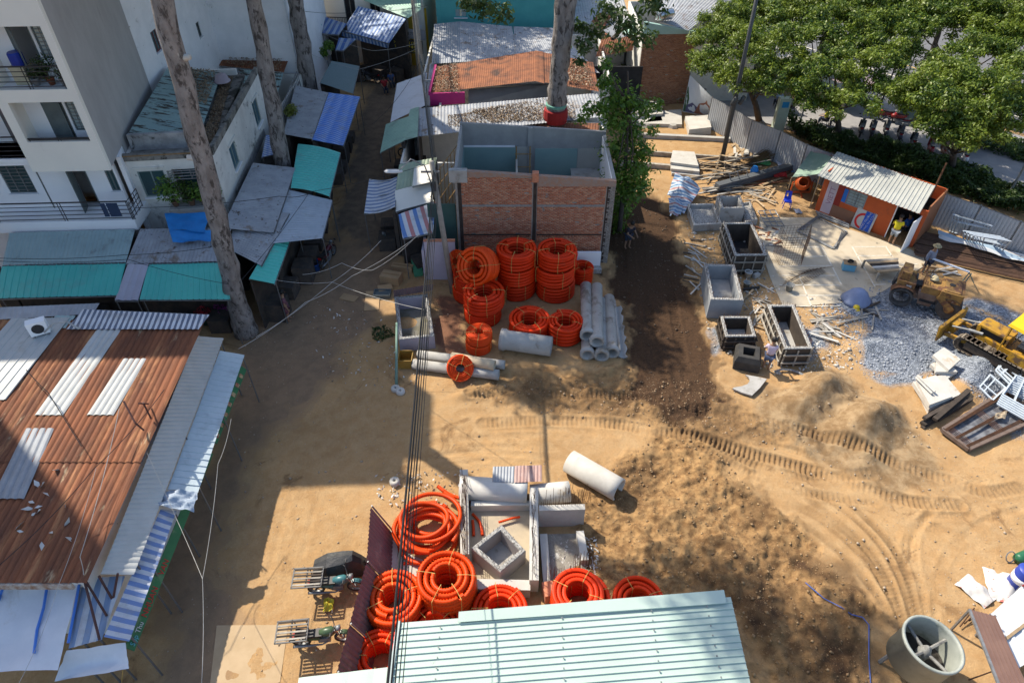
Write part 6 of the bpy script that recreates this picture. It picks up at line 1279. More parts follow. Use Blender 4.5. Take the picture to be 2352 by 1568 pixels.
for i in range(140): o_ = V_((random.gauss(0,.12), random.gauss(0,.12), random.gauss(.05,.08))); _.tube([pa_ + o_, pb_ + o_ * 2.2 + V_((random.gauss(0,.1),0,0))],.008,3)
o = _.build('reeds', mat('reed', (.2,.13,.06),(.12,.08,.04),5,.9), st_); o['kind'] = 'stuff'
tag(part('steel_column', plain('column_grey', (.1,.11,.12),.6), None, lambda _: (_.beam(G(z3(690,770),.3), G(z3(1690,500),.3),.42,.4), _.beam(G(z3(690,770),.3), G(z3(1690,500),.3),.5,.06))), 'fallen dark grey steel box column lying across the timber pile', 'column')
ldr = thing('wooden_ladder', 'short pale wooden ladder leaning on the lamp post', 'ladder', G(z3(720,560)))
for dx in (0,100): part('rail', M_WOOD, ldr, lambda _: _.beam(G(z3(650 + dx, 650),.1), G(z3(740 + dx, 330),1.3),.05,.05))
for i in range(4): u = .15 + .25 * i; part('rung', M_WOOD, ldr, lambda _: _.beam(G(z3(640,640),.1).lerp(G(z3(725,320),1.3), u), G(z3(760,660),.1).lerp(G(z3(850,340),1.3), u),.12,.04))
lad2 = bars('metal_ladder', 'short galvanised ladder standing among the planks', 'ladder', [(G(z3(905,775),.1), G(z3(850,600),.9)),(G(z3(1010,740),.1), G(z3(955,570),1.0)),(G(z3(1115,720),.1), G(z3(1075,530),1.0)),(G(z3(850,600),.9), G(z3(1075,530),1.0)),(G(z3(880,690),.5), G(z3(1100,630),.5))],.03, M_STEEL, False, 'frame', 5)
M_STARP = stripes('red_blue_tarp', [(0.5,0.55,0.6),(0.1,0.22,0.4),(0.5,0.55,0.6),(0.42,0.2,0.2),(0.4,0.5,0.58),(0.12,0.24,0.42)],.62,(.35,.75,.55),.6)
tph = thing('striped_tarpaulin', 'crumpled red white and blue striped tarpaulin draped over rubble', 'tarp', G(z3(200,900)))
part('cloth', M_STARP, tph, lambda _: _.quadsheet(G(z3(150,575),1.0), G(z3(500,770),.55), G(z3(260,1120),.15), G(z3(40,880),.25),26,26,-.35,.07,11), True); part('cloth_tail', M_STARP, tph, lambda _: _.quadsheet(G(z3(60,900),.4), G(z3(300,900),.45), G(z3(220,1130),.1), G(z3(80,1150),.08),16,14,-.25,.06,12), True)
tag(part('blue_bag', M_BLUETARP, None, lambda _: _.lathe([(0,0),(.22,.05),(.26,.25),(.15,.5),(.05,.55),(0,.55)],10, MT_(G(z3(1170,600),.25)))), 'blue plastic bag on the fallen steel column', 'bag')
for i, (x, y, c, lb) in enumerate(((1290,450,(.08,.3,.1), 'green plastic sheet lying among the planks'),(1560,460,(.6,.6,.65), 'white sack below the hoarding next to the reeds'),(1720,550,(.05,.15,.3), 'small blue box next to the green tarpaulin'),(1500,610,(.4,.02,.02), 'red flag cloth with a yellow star by the planks'))):
    p = G(z3(x, y),.12); tag(part('sheet_scrap', plain('scrap_%d' % i, c, .6), None, lambda _: _.quadsheet(p + V_((-.5,.35,.15)), p + V_((.5,.3,.1)), p + V_((.45,-.3,0)), p + V_((-.4,-.35,0)),8,8,-.1,.03, i + 3), True), lb, 'scrap')
# rebar store along the hoarding
rg_ = random.Random(3); segs = []
for i in range(95):
    u = rg_.random(); a = G(z4(1440 + 40 * rg_.random(),900 + 260 * u),.06 + .16 * rg_.random()); d = V_((.905 + .015 * rg_.gauss(0,1),-.425,0)).normalized(); segs.append((a, a + d * rg_.uniform(8.5,11.7)))
bars('rebar_store', 'long brown stack of rebar lengths in front of the right hoarding', 'rebar', segs, .026, mat('brown_rebar', (.14,.075,.045),(.08,.045,.03),3,.85), True, 'bars', 4)
tpl = thing('plastic_strip', 'pale striped plastic sheet covering the back of the rebar stack', 'plastic sheet', G(t31(1500,160))); part('cloth', stripes('pale_plastic', [(.55,.57,.6),(.3,.4,.5),(.55,.52,.5)],.5,(.6,.8,0),.5), tpl, lambda _: _.quadsheet(G(t31(1165,20),.5), G(t31(1790,190),.5), G(t31(1790,250),.35), G(t31(1180,60),.35),30,6,-.05,.05,4), True)
def xframe(label, px, zs, n, dirv, name='scaffold_stack', group=None):
    P4 = [G(p, z) for p, z in zip(px, zs)]; c0 = sum(P4, V_()) / 4; t = thing(name, label, 'scaffold', (c0.x, c0.y, 0), group=group)
    for k in range(n):
        o_ = V_(dirv) * k
        def one(_):
            for i in range(4): _.beam(P4[i] + o_, P4[(i + 1) % 4] + o_, .06,.05)
            _.beam(P4[0].lerp(P4[3],.33) + o_, P4[1].lerp(P4[2],.33) + o_, .05,.04); _.beam(P4[0].lerp(P4[1],.3) + o_, P4[3].lerp(P4[2],.35) + o_, .05,.04)
        part('frame', M_PAINTST, t, one)
    return t
xframe('nested pale blue scaffold frames standing against the right hoarding', Q(t31,(1345,20),(1600,60),(1520,155),(1345,85)),(1.5,1.5,.05,.05),4,(.1,-.14,0)); xframe('upright pale frames behind the nested scaffold frames', Q(t30,(1275,1475),(1500,1540),(1460,1600),(1240,1590)),(1.5,1.5,.1,.1),3,(.1,-.1,0))
xframe('heap of pale blue scaffold frames at the right edge of the gravel', Q(z8,(1920,740),(2300,880),(2200,1250),(1740,990)),(.45,.5,.4,.3),6,(.04,.05,.06)); xframe('single pale scaffold frame lying flat on the gravel', Q(z8,(1510,770),(1650,610),(1850,780),(1680,940)),(.3,.4,.4,.25),1,(0,0,.05)); xframe('two pale scaffold frames lying on the gravel behind the heap', Q(z8,(1720,550),(1790,460),(2020,640),(1900,730)),(.4,.45,.45,.4),2,(.1,.02,.05))
# steel casting bed
cb = thing('casting_bed', 'rusty steel casting bed with rebar mats and grey plastic lining', 'casting bed', G(z8(1500,1300)))
PBd = [G(z8(*p),.12) for p in ((1010,1340),(1830,830),(2250,1200),(1360,1600))]
part('lining', mat('grey_plastic_lining', (.07,.07,.08),(.22,.23,.25),3,.4, bump=.6, bscale=7, bdist=.03), cb, lambda _: _.quadsheet(*[p - V_((0,0,.02)) for p in PBd],14,14,0,.012,8), True)
for i in range(4): part('edge_beam', mat('rusty_beam', (.17,.13,.11),(.12,.08,.06),4,.8), cb, lambda _: _.beam(PBd[i] + V_((0,0,.06)), PBd[(i + 1) % 4] + V_((0,0,.06)),.12,.16))
_ = MB()
for u in (.06,.5,.94):
    for k in range(5): o_ = (k - 2) * .05; _.tube([PBd[0].lerp(PBd[1], u + o_ * .4) + V_((0,0,.12)), PBd[3].lerp(PBd[2], u + o_ * .4) + V_((0,0,.12))],.014,4)
for v in (.1,.5,.9):
    for k in range(5): o_ = (k - 2) * .05; _.tube([PBd[0].lerp(PBd[3], v + o_ * .4) + V_((0,0,.14)), PBd[1].lerp(PBd[2], v + o_ * .4) + V_((0,0,.14))],.014,4)
o = _.build('rebar_mat', M_RUSTBAR, cb); o['kind'] = 'stuff'
tag(part('canvas_scrap', plain('tan_canvas', (.36,.29,.2),.9), None, lambda _: _.quadsheet(G(z8(1720,1110),.3), G(z8(1870,1080),.3), G(z8(1850,1180),.28), G(z8(1700,1180),.28),6,6,0,.02,2)), 'tan canvas scrap on the casting bed', 'scrap')
bth = thing('blue_grey_tarp_heap', 'blue grey tarp heaped over something on the court edge', 'tarp', G(t31(600,520))); ph = G(t31(605,500))
part('cloth', mat('slate_blue_tarp', (.23,.28,.42),(.18,.22,.35),2,.6, bump=.5, bscale=7, bdist=.03), bth, lambda _: _.lathe([(.75,.02),(.62,.18),(.42,.5),(.2,.68),(.0,.72)],14, MT_(ph)), True)
hm = thing('safety_helmet', 'yellow safety helmet on the ground below the blue grey tarp', 'helmet', GP(t31(605,552))); phm = GP(t31(605,552)); part('shell', plain('helmet_yellow', (.7,.5,.02),.35), hm, lambda _: _.lathe([(.2,0),(.16,.02),(.155,.1),(.11,.17),(0,.2)],14, MT_(phm)), True); part('peak', MATS['helmet_yellow'], hm, lambda _: _.box(phm + V_((0,-.18,.02)),(.2,.12,.015)))
trs = thing('trestle_rail', 'long white rail resting on a trestle behind the man in the hat', 'rail', G(z5(1250,500))); part('rail', M_WHITE2, trs, lambda _: _.beam(G(z5(790,130),.95), G(z5(1340,330),.95),.1,.06));
for a, b_ in (((1340,340),(1180,530)),((1370,350),(1230,540)),((1340,340),(1400,480))): part('leg', plain('trestle_green', (.2,.27,.24)), trs, lambda _: _.tube([G(z5(*a),.9), G(z5(*b_),.03)],.03,5))
part('prop', plain('trestle_green', (.2,.27,.24)), trs, lambda _: _.tube([G(z5(800,135),.9), V_((G(z5(800,135),.9).x, G(z5(800,135),.9).y, 0))],.03,5))
# ------------------------------------------------------------------ orange conduit coils
def coil_tube(path, r, pitch, n=8, depth=.26):
    """ribbed tube along a dense path -> verts, quads (numpy)"""
    P = np.asarray(path); seg = np.linalg.norm(np.diff(P, axis=0), axis=1); s_ = np.concatenate([[0], np.cumsum(seg)]); L = s_[-1]
    m = max(4, int(L / pitch * 2)); q = np.linspace(0, L, m); C3 = np.stack([np.interp(q, s_, P[:, i]) for i in range(3)],1)
    T_ = np.gradient(C3, axis=0); T_ /= np.linalg.norm(T_, axis=1)[:, None] + 1e-9
    up = np.tile(np.array([0,0,1.0]),(m, 1)); A = np.cross(up, T_); A /= np.linalg.norm(A, axis=1)[:, None] + 1e-6; B = np.cross(T_, A)
    rr_ = np.where(np.arange(m) % 2 == 0, r, r * (1 - depth)); k = np.arange(n) * 2 * math.pi / n
    V = C3[:, None, :] + rr_[:, None, None] * (np.cos(k)[None, :, None] * A[:, None, :] + np.sin(k)[None, :, None] * B[:, None, :])
    i = np.arange(m - 1)[:, None] * n; j = np.arange(n)[None, :]; j2 = (j + 1) % n
    F = np.stack([i + j, i + j2, i + n + j2, i + n + j],-1).reshape(-1,4)
    return V.reshape(-1,3), F
def join(parts_):
    vs, fs, o = [],[],0
    for v, f in parts_: vs.append(v); fs.append(f + o); o += len(v)
    return np.concatenate(vs), np.concatenate(fs)
def coil_proto(name, R0, r, turns, layers, pitch, seed, mat_, ribbed=True, straps=5, n=8):
    rg = np.random.default_rng(seed); pr = []; h = 2 * r * .96
    for l in range(layers):
        Rl = R0 - r - l * 2 * r * .97; full = l in (0, layers - 1); t0 = 0 if full else max(0, turns - 1.6); a = np.arange(t0 * 2 * math.pi, turns * 2 * math.pi, .09)
        jr = .12 * r * np.sin(a * .37 + l + seed) + .1 * r * np.sin(a * 1.3 + seed * 2 + l); fr_ = a / (2 * math.pi)
        z = r + np.clip(fr_ - .5,0, turns - 1.0) * h + .12 * r * np.sin(a * 2.1 + l * 1.7 + seed); ang = a + l * 1.9 + seed
        pr.append(coil_tube(np.stack([(Rl + jr) * np.cos(ang),(Rl + jr) * np.sin(ang) * (1 + .02 * ms_(seed)), z],1), r, pitch, n, .26 if ribbed else 0.0))
    v, f = join(pr); t = thing(name, 'x', 'conduit coil', (0,0,0))
    np_obj('winding', v, f, mat_, t, smooth=not ribbed, off=V_((0,0,0)))
    H = r * 2 + (turns - 1) * h; ri, ro = R0 - layers * 2 * r * .98 - .005, R0 + .012
    for k in range(straps):
        a = seed + k * 2 * math.pi / straps + .3 * ms_(k * 5); d = V_((mc_(a), ms_(a),0)); s_ = d.cross(Z3)
        part('strap', M_STRAP, t, lambda _: _.tube([d * ri + V_((0,0,.01)), d * ri + V_((0,0, H + .01)), d * (ri + ro) / 2 + V_((0,0, H + .02)), d * ro + V_((0,0, H - .02)) + s_ * .02, d * (ro + .005) + V_((0,0, H / 2)) + s_ * .05, d * ro + V_((0,0,.02)) + s_ * .03],.011,4), local=True)
    a = seed + (turns * 2 * math.pi); e = V_((mc_(a), ms_(a),0)); tn = V_((-e.y, e.x, 0))
    part('pipe_end', mat_, t, lambda _: _.lathe([(r * .6,0),(r * 1.0,0),(r * 1.02,.12),(r * .8,.12),(r * .78,0.02)],10, MT_(e * (R0 - r) + V_((0,0, H - r))) @ (tn.to_track_quat('Z', 'Y').to_matrix().to_4x4())), local=True)
    return t, H
CP = {}
CP['a'] = coil_proto('conduit_coil', .95,.09,5,3,.09,1, M_ORANGE); CP['b'] = coil_proto('conduit_coil', .97,.092,5,3,.09,4, M_ORANGE); CP['c'] = coil_proto('conduit_coil', .95,.1,6,3,.1,9, M_ORANGE2); CP['d'] = coil_proto('conduit_coil', .62,.036,7,6,.03,13, M_ORANGE2, False, n=6); CP['e'] = coil_proto('conduit_coil', .9,.06,6,4,.038,17, M_ORANGE)
USED = set(); GCW = 'orange conduit coils stacked against the brick wall'; GCF = 'orange conduit coils in the fenced corner in front'
def put(kind, loc, label, group, rz=0.0, rot=None, scale=None):
    t, H = CP[kind]
    if kind in USED: t = dup(t, loc, rz, label, group, rot, scale)
    else:
        USED.add(kind); t.location = loc; t.rotation_euler = rot or (0,0, rz); t['label'] = label; t['group'] = group; LOC[t] = V_(loc)
        if scale: t.scale = (scale,) * 3 if isinstance(scale, (int, float)) else scale
    return H
def stack(kinds, x, y, z, what, names):
    for i, k in enumerate(kinds): z += put(k, (x + .04 * ms_(i * 3 + x), y + .03 * mc_(i * 2 + x), z), names[i] + ' ' + what, GCW, i * 1.3 + x) + .01
    return z
stack('aba', 2.12,26.9,0, 'of the right conduit stack beside the concrete pipes', ('lowest red coil', 'middle red coil', 'topmost red coil'))
stack('bab', .22,27.0,0, 'of the centre conduit stack against the brick wall', ('lowest red coil', 'middle red coil', 'topmost red coil'))
g2 = zoom(1100,580,4.182)
zl = stack('eb', -1.35,25.0,0, 'of the left conduit stack behind the small smooth coils', ('lowest thin ribbed coil', 'topmost thick ribbed coil'))
stack('ee', -2.0,26.7,0, 'of the rear left stack next to the utility pole', ('lowest coil', 'upper coil'))
put('c', (-1.35,26.75,1.75), 'tilted bright orange coil standing on edge on top of the left stacks', GCW, rot=(R(62),0, R(-28)), scale=.98)
put('d', (-2.5,27.6,1.3), 'small red coil leaning on edge at the far left of the wall stacks', GCW, rot=(R(58),0, R(-50)), scale=.95)
pcl = G(g2(940,935),.7); put('b', (pcl.x, pcl.y + .1,0), 'single red coil lying in front of the centre conduit stack', GCW, 2.2)
pcl = G(g2(1310,960),.75); put('a', (pcl.x, pcl.y, .02), 'single red coil lying in front of the right conduit stack', GCW, .9, scale=(.86,.86,1.15))
pcl = G(g2(400,1070),.8); put('d', (pcl.x, pcl.y, .0), 'lower smooth orange coil beside the big concrete pipe', GCW, .2); put('d', (pcl.x + .04, pcl.y + .05,.5), 'upper smooth orange coil beside the big concrete pipe', GCW, 1.9)
put('d', G(g2(210,1480),0) + V_((0,0,.38)), 'smooth orange coil leaning on the two long grey pipes', GCW, rot=(R(52), R(8), R(5)), scale=.92)
put('e', (3.55,27.9,0), 'red coil half hidden behind the concrete pipes at the white wall stub', GCW, .4, scale=(.62,.62,1.3))
# front corner
pf = G(t12(945,985),.95); put('c', (pf.x, pf.y, 0), 'big bright coil next to the purple fence and the overhead cables', GCF, 0.0)
pf = G(t12(1310,850),1.3); put('c', (pf.x, pf.y, .02), 'tallest bright coil in the middle of the fenced corner', GCF, 2.6, scale=(.98,.98,1.3))
pf = G(t12(855,1400),.6); put('a', (pf.x, pf.y, 0), 'coil partly hidden by the mint roof at the lower left of the corner', GCF, 1.2, scale=(.9,.9,1))
pf = G(t12(1225,1190),.7); put('b', (pf.x, pf.y, 0), 'coil half hidden by the mint roof between the two big bright coils', GCF, .7, scale=.93)
pf = G(t12(1680,1060),.7); put('b', (pf.x, pf.y, 0), 'coil half hidden behind the mint roof under the diamond concrete box', GCF, 3.1, scale=.9)
pf = G(t22(470,1000),.6); put('a', (pf.x, pf.y, 0), 'coil below the low concrete foundation, cut by the mint roof edge', GCF, .3); put('b', (pf.x - .1, pf.y + .02,.7), 'upper coil below the low concrete foundation, cut by the mint roof edge', GCF, 1.0, scale=(.85,.85,.5))
pf = G(t22(860,1010),.4); put('b', (pf.x, pf.y - .1,0), 'rightmost coil peeping over the mint roof edge', GCF, .3, scale=(.85,.85,.9))
# loose heap
lh = thing('loose_conduit', 'loosely thrown heap of bright orange conduit loops near the rebar wall', 'conduit', G(t12(1190,560))); pr = []; rg = np.random.default_rng(5); pL = G(t12(1185,520),.1)
for k in range(11):
    a = np.arange(0,2 * math.pi * rg.uniform(.85,1.1),.08); r0 = rg.uniform(.66,.98); ox, oy = rg.normal(0,.13), rg.normal(.0,.26); e_ = rg.uniform(.82,1.05); ph = rg.uniform(0,6)
    pr.append(coil_tube(np.stack([pL.x + ox + r0 * np.cos(a + ph), pL.y + oy + r0 * e_ * np.sin(a + ph),.09 + .075 * k + .06 * np.sin(a * 2 + ph)],1),.085,.08))
v, f = join(pr); np_obj('winding', v, f, M_ORANGE2, lh)
def hose(label, pts, r=.07, mat_=M_ORANGE2):
    P = smooth_line([tuple(p) for p in pts],10); v, f = coil_tube(P, r, .075); o = np_obj('conduit_piece', v, f, mat_); return tag(o, label, 'conduit')
hose('thick orange conduit piece running under the big pipe end', [G(t12(*p), z) for p, z in (((1250,215),.3),((1330,270),.25),((1420,300),.2),((1560,318),.2),((1700,325),.25),((1800,318),.2))],.08)
hose('short orange conduit elbow crossing the rebar wall', [G(t12(*p), z) for p, z in (((1290,250),.45),((1340,290),.4),((1400,350),.3))],.085); hose('curved orange conduit offcut inside the foundation left', [G(t12(*p),.12) for p in ((1490,405),(1530,450),(1550,500),(1558,550))],.06); hose('straight orange offcut with a grey joint inside the foundation', [G(t12(*p),.12) for p in ((1490,450),(1495,500),(1497,555))],.06)
hose('orange conduit stub pointing into the diamond concrete box', [G(p, .2) for p in (t12(1670,462), t12(1761,435), t22(55,425))],.05); hose('small orange offcut on the ground beside the loose heap', [G(t12(*p),.08) for p in ((1005,748),(1050,742),(1098,745))],.07)
for i, p_ in enumerate(((1020,430),(985,520),(990,600))): pass
hose('orange conduit tail hanging at the left of the loose heap', [G(t12(*p),.15) for p in ((1005,412),(985,480),(978,540),(995,600),(1040,650))],.07)

# ------------------------------------------------------------------ concrete pipes
def pipe(label, a, b_, r, mat_, wall=.07, bell=True, group=None, arc=None, name='concrete_pipe'):
    a, b_ = V_(a), V_(b_); L = (b_ - a).length; M = MT_(a) @ (b_ - a).to_track_quat('Z', 'Y').to_matrix().to_4x4(); t = thing(name, label, 'concrete pipe', ((a.x + b_.x) / 2,(a.y + b_.y) / 2, min(a.z, b_.z) - r), group=group)
    prof = [(r - wall, 0),(r, 0),(r, L - .28)] + ([(r + .06, L - .2),(r + .06, L),(r - wall + .02, L)] if bell else [(r, L),(r - wall, L)])
    part('shell', mat_, t, lambda _: _.lathe(prof, 24, M, closed=True), True)
    return t
GPp = 'grey concrete pipes stacked right of the conduit coils'
def pz(px, z): return G(px, z)
r_ = .27
pipe('upper left concrete pipe of the stack beside the coils', pz(g2(1525,560),.8), pz(g2(1540,1085),.8), r_, M_CONC, group=GPp); pipe('upper right concrete pipe of the stack beside the coils', pz(g2(1640,570),.8), pz(g2(1640,1150),.8), r_, M_CONC, group=GPp)
pipe('lower left concrete pipe under the stack beside the coils', pz(g2(1535,690),.3), pz(g2(1540,1285),.3), r_, M_CONC, group=GPp); pipe('lower middle concrete pipe under the stack beside the coils', pz(g2(1680,720),.3), pz(g2(1690,1300),.3), r_, M_CONC, group=GPp); pipe('single concrete pipe right of the stack next to the broken one', pz(g2(1765,690),.3), pz(g2(1800,1265),.3), r_, M_CONC, group=GPp)
bp = thing('broken_pipe', 'broken half shell of a concrete pipe next to the dark soil', 'concrete pipe', G(g2(1880,1000)), group=GPp); a, b_ = pz(g2(1855,745),.22), pz(g2(1915,1280),.22); q = (b_ - a).to_track_quat('Z', 'Y').to_matrix().to_4x4(); _ = MB(); vs = []
NL, NA = 14,12
for s_ in (0,.06):
    for i in range(NL + 1):
        for k in range(NA + 1): an = -.1 + (3.5 + .35 * ms_(i * 2.3) * (k > NA - 2)) * k / NA + 2.2; vs.append((MT_(a) @ q) @ V_(((r_ - s_) * mc_(an),(r_ - s_) * ms_(an),(b_ - a).length * i / NL)))
n1 = (NL + 1) * (NA + 1); fs = [(o_ + i * (NA + 1) + k, o_ + i * (NA + 1) + k + 1, o_ + (i + 1) * (NA + 1) + k + 1, o_ + (i + 1) * (NA + 1) + k) for o_ in (0, n1) for i in range(NL) for k in range(NA)] + [(i * (NA + 1) + k, (i + 1) * (NA + 1) + k, n1 + (i + 1) * (NA + 1) + k, n1 + i * (NA + 1) + k) for i in range(NL) for k in (0, NA)]
_.add(vs, fs); _.build('shell', M_CONC, bp, smooth=True)
pipe('fat grey concrete pipe lying in front of the red coils', pz(g2(1165,1195),.45), pz(g2(635,1120),.45),.45, M_CONC); pipe('long grey pipe lying rearmost in front of the lavender pit', pz(t11(1112,870),.24), pz(t11(1710,942),.24),.21, M_CONC, .05, False); pipe('long grey pipe lying foremost in front of the lavender pit', pz(t11(1080,935),.24), pz(t11(1670,1010),.24),.23, M_CONC, .05, False); pipe('cream coloured pipe resting on top of the two long grey pipes', pz(t11(1345,888),.6), pz(t11(1642,945),.6),.23, mat('cream_pipe', (.5,.42,.3),(.44,.36,.25),2,.8),.05, False)
pipe('weathered concrete pipe lying alone on the sunlit sand', pz(t22(395,42),.46), pz(t22(738,240),.46),.44, M_CONCL, .07, False); pipe('white concrete pipe behind the foundation with a tin sheet on it', pz(t12(1405,225),.48), pz(t22(105,255),.46),.44, mat('white_concrete', (.58,.57,.54),(.5,.49,.46),2,.85, bump=.2),.07, False)
pipe('short broken pipe piece with a hole right of the white pipe', pz(t22(130,275),.36), pz(t22(395,250),.38),.38, M_CONCL, .06, False)
rsn = thing('tin_sheet', 'red and grey corrugated tin sheet lying on the white pipe', 'tin sheet', G(t12(1700,130))); part('sheet', mat('pink_tin', (.36,.2,.17),(.42,.3,.27),2,.6), rsn, lambda _: _.sheet(pz(t22(20,75),1.0), pz(t22(205,70),1.0), pz(t22(205,182),.93), pz(t22(15,190),.93),.12,.02)); part('sheet', M_ZINC, rsn, lambda _: _.sheet(pz(t12(1630,80),.98), pz(t12(1780,78),.98), pz(t12(1775,190),.91), pz(t12(1625,185),.91),.1,.02))

# ------------------------------------------------------------------ foreground foundations
dbx = open_box('tilted diamond shaped concrete box with rebar mesh rim in the fenced corner', [t12(1480,640), t12(1688,478), t22(95,660), t12(1680,808)],.78,.16, mat('pinkish_concrete', (.36,.32,.31),(.3,.27,.26),1.6,.9), M_ROUGHC, floor=.12, stubs=.09, sl=.12)
fd = thing('rebar_foundation', 'U shaped concrete foundation with dense rebar around the diamond box', 'foundation', G(t12(1600,500)))
def wall_seg(t, a, b_, w_, h, mat_=M_CONCL, name='wall'): part(name, mat_, t, lambda _: _.beam(G(a, h / 2 + .0), G(b_, h / 2 + .0), w_, h))
wall_seg(fd, t12(1432,140), t12(1440,720),.3,.7); wall_seg(fd, t22(150,260), t22(150,900),.3,.75); wall_seg(fd, t12(1480,355), t22(130,350),.2,.4); wall_seg(fd, t12(1460,910), t22(125,920),.35,.5)
part('floor', mat('sandy_floor', (.46,.38,.27),(.36,.3,.22),1.5,.9), fd, lambda _: _.prism([G(p, .02) for p in (t12(1470,380), t22(120,370), t22(120,900), t12(1470,900))],(0,0,.04)))
_ = MB()
for i in range(34):
    p = G(t12(1425 + ru_(-12,18),150 + 16 * i),.68); _.tube([p, p + V_((ru_(-.05,.05), ru_(-.05,.05), ru_(.3,.7)))],.01,3)
    p = G(t22(150 + ru_(-14,14),265 + 18 * i),.7); _.tube([p, p + V_((ru_(-.05,.05), ru_(-.05,.1), ru_(.2,.8)))],.01,3)
for k in range(5): _.tube([G(t12(1418 + 8 * k, 135),.9 + .04 * k), G(t12(1425 + 8 * k, 700),.9 + .04 * k)],.011,3)
o = _.build('rebar', M_RUSTBAR, fd); o['kind'] = 'stuff'
f2 = thing('rubble_foundation', 'low concrete trough with a high back wall, rubble and rusty starter bars', 'foundation', G(t22(350,650)))
wall_seg(f2, t22(185,420), t22(495,412),.22,1.0); wall_seg(f2, t22(215,560), t22(245,930),.26,.35); wall_seg(f2, t22(465,540), t22(500,740),.26,.35); wall_seg(f2, t22(215,950), t22(290,935),.5,.5, M_BRICK)
part('floor', mat('rubble_floor', (.3,.28,.24),(.2,.18,.15),3,.95, stain=(.5,.48,.44), sscale=4, slo=.58, shi=.62, bump=.8, bdist=.04), f2, lambda _: _.prism([G(p, .02) for p in (t22(220,550), t22(480,545), t22(530,900), t22(235,930))],(0,0,.06)))
_ = MB()
for i in range(46): p = G(t22(240 + 7 * i, 915 - 3 * i * (i > 25) + ru_(-30,10)),.06); _.tube([p, p + V_((ru_(-.06,.06), ru_(.0,.15), ru_(.7,1.3)))],.009,3)
for i in range(22): p = G(t22(200 + 14 * i, 350 + ru_(-10,10)),.95); _.tube([p, p + V_((ru_(-.05,.05),0, ru_(.3,1.1)))],.009,3)
for i in range(16): p = G(t22(360 + 12 * i, 330),.05); _.tube([p, p + V_((ru_(-.05,.1),0, ru_(.6,1.3)))],.009,3)
o = _.build('starter_bars', M_RUSTBAR, f2); o['kind'] = 'stuff'
slab_stack('pale paving slabs on the ground beside the loose orange loops', [(Q(t12,(870,480),(985,560),(960,800),(840,700)),.06)], 'ground_slab', 'slab'); slab_stack('pale concrete slab under the tallest bright coil', [(Q(t12,(985,650),(1150,720),(1140,840),(950,800)),.07)], 'ground_slab', 'slab'); slab_stack('pale concrete sheet lying on the dirt left of the parked bikes', [(Q(t12,(-270,1170),(222,1165),(165,1560),(-330,1700)),.03)], 'ground_slab', 'slab', mat('dusty_sheet', (.46,.34,.21),(.4,.29,.17),1.2,.9))
# purple fence
pfn = thing('purple_fence', 'leaning purple brown corrugated fence behind the parked motorbikes', 'fence', G(t12(700,1000))); tops = [G(t12(*p),1.75) for p in ((785,352),(757,735),(640,1160),(552,1492),(470,1800))]; bots = [V_((p.x + .55, p.y + .05,.03)) for p in tops]
for i in range(4): part('fence_panel', M_PURPLE, pfn, lambda _: _.sheet(tops[i], tops[i].lerp(tops[i + 1],.985), bots[i].lerp(bots[i + 1],.985), bots[i],.15,.03, 'sine')); part('fence_post', M_STEEL, pfn, lambda _: _.tube([bots[i] + V_((.1,0,-.02)), tops[i] + V_((.06,0,.03))],.03,5))
# pit with lavender walls
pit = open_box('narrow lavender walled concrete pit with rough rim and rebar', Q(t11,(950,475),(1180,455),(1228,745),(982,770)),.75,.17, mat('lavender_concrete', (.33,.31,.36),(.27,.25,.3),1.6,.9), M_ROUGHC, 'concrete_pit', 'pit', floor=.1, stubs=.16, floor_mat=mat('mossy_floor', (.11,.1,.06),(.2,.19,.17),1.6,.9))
part('purple_sheet', M_PURPLE, pit, lambda _: _.sheet(G(t11(945,430),1.25), G(t11(1220,385),1.25), G(t11(1215,430),.8), G(t11(948,475),.8),.15,.025))
gp = thing('green_post', 'leaning pale green wooden post beside the lavender pit', 'post', G(t11(965,1095))); part('pole', plain('pale_green_wood', (.16,.27,.22)), gp, lambda _: _.tube([G(t11(965,1095)), G(t11(968,650),1.55)],[.07,.05],7), True)
for i, (x, y) in enumerate(((962,1115),(995,1135))): p = GP(t11(x, y)); part('weight', M_CONCL, gp if i == 0 else None, lambda _: _.lathe([(.05,0),(.19,0),(.2,.06),(.18,.16),(.06,.17)],14, MT_(p), closed=True), True) if i == 0 else tag(part('concrete_weight', M_CONCL, None, lambda _: _.lathe([(.05,0),(.19,0),(.2,.06),(.18,.16),(.06,.17)],14, MT_(p), closed=True), True), 'round concrete weight with a hole at the foot of the green post', 'weight')
p = GP(t12(955,190)); tag(part('concrete_weight', M_CONCL, None, lambda _: _.lathe([(.05,0),(.19,0),(.2,.06),(.18,.18),(.06,.19)],14, MT_(p), closed=True), True), 'round concrete weight with a hole on the sunlit sand above the loose loops', 'weight')
cr = thing('yellow_crate', 'open ochre plastic crate beside the long grey pipes', 'crate', GP(t11(1035,930))); pc_ = GP(t11(1035,935)); M_OCH = plain('ochre_plastic', (.34,.2,.04),.5)
for dx, dy, sx, sy in ((-.3,0,.03,.66),(.3,0,.03,.66),(0,-.33,.57,.03),(0,.33,.57,.03)): part('side', M_OCH, cr, lambda _: _.box(pc_ + V_((dx, dy, .25)),(sx, sy, .5)))
part('base', M_OCH, cr, lambda _: _.box(pc_ + V_((0,0,.02)),(.57,.63,.04)))

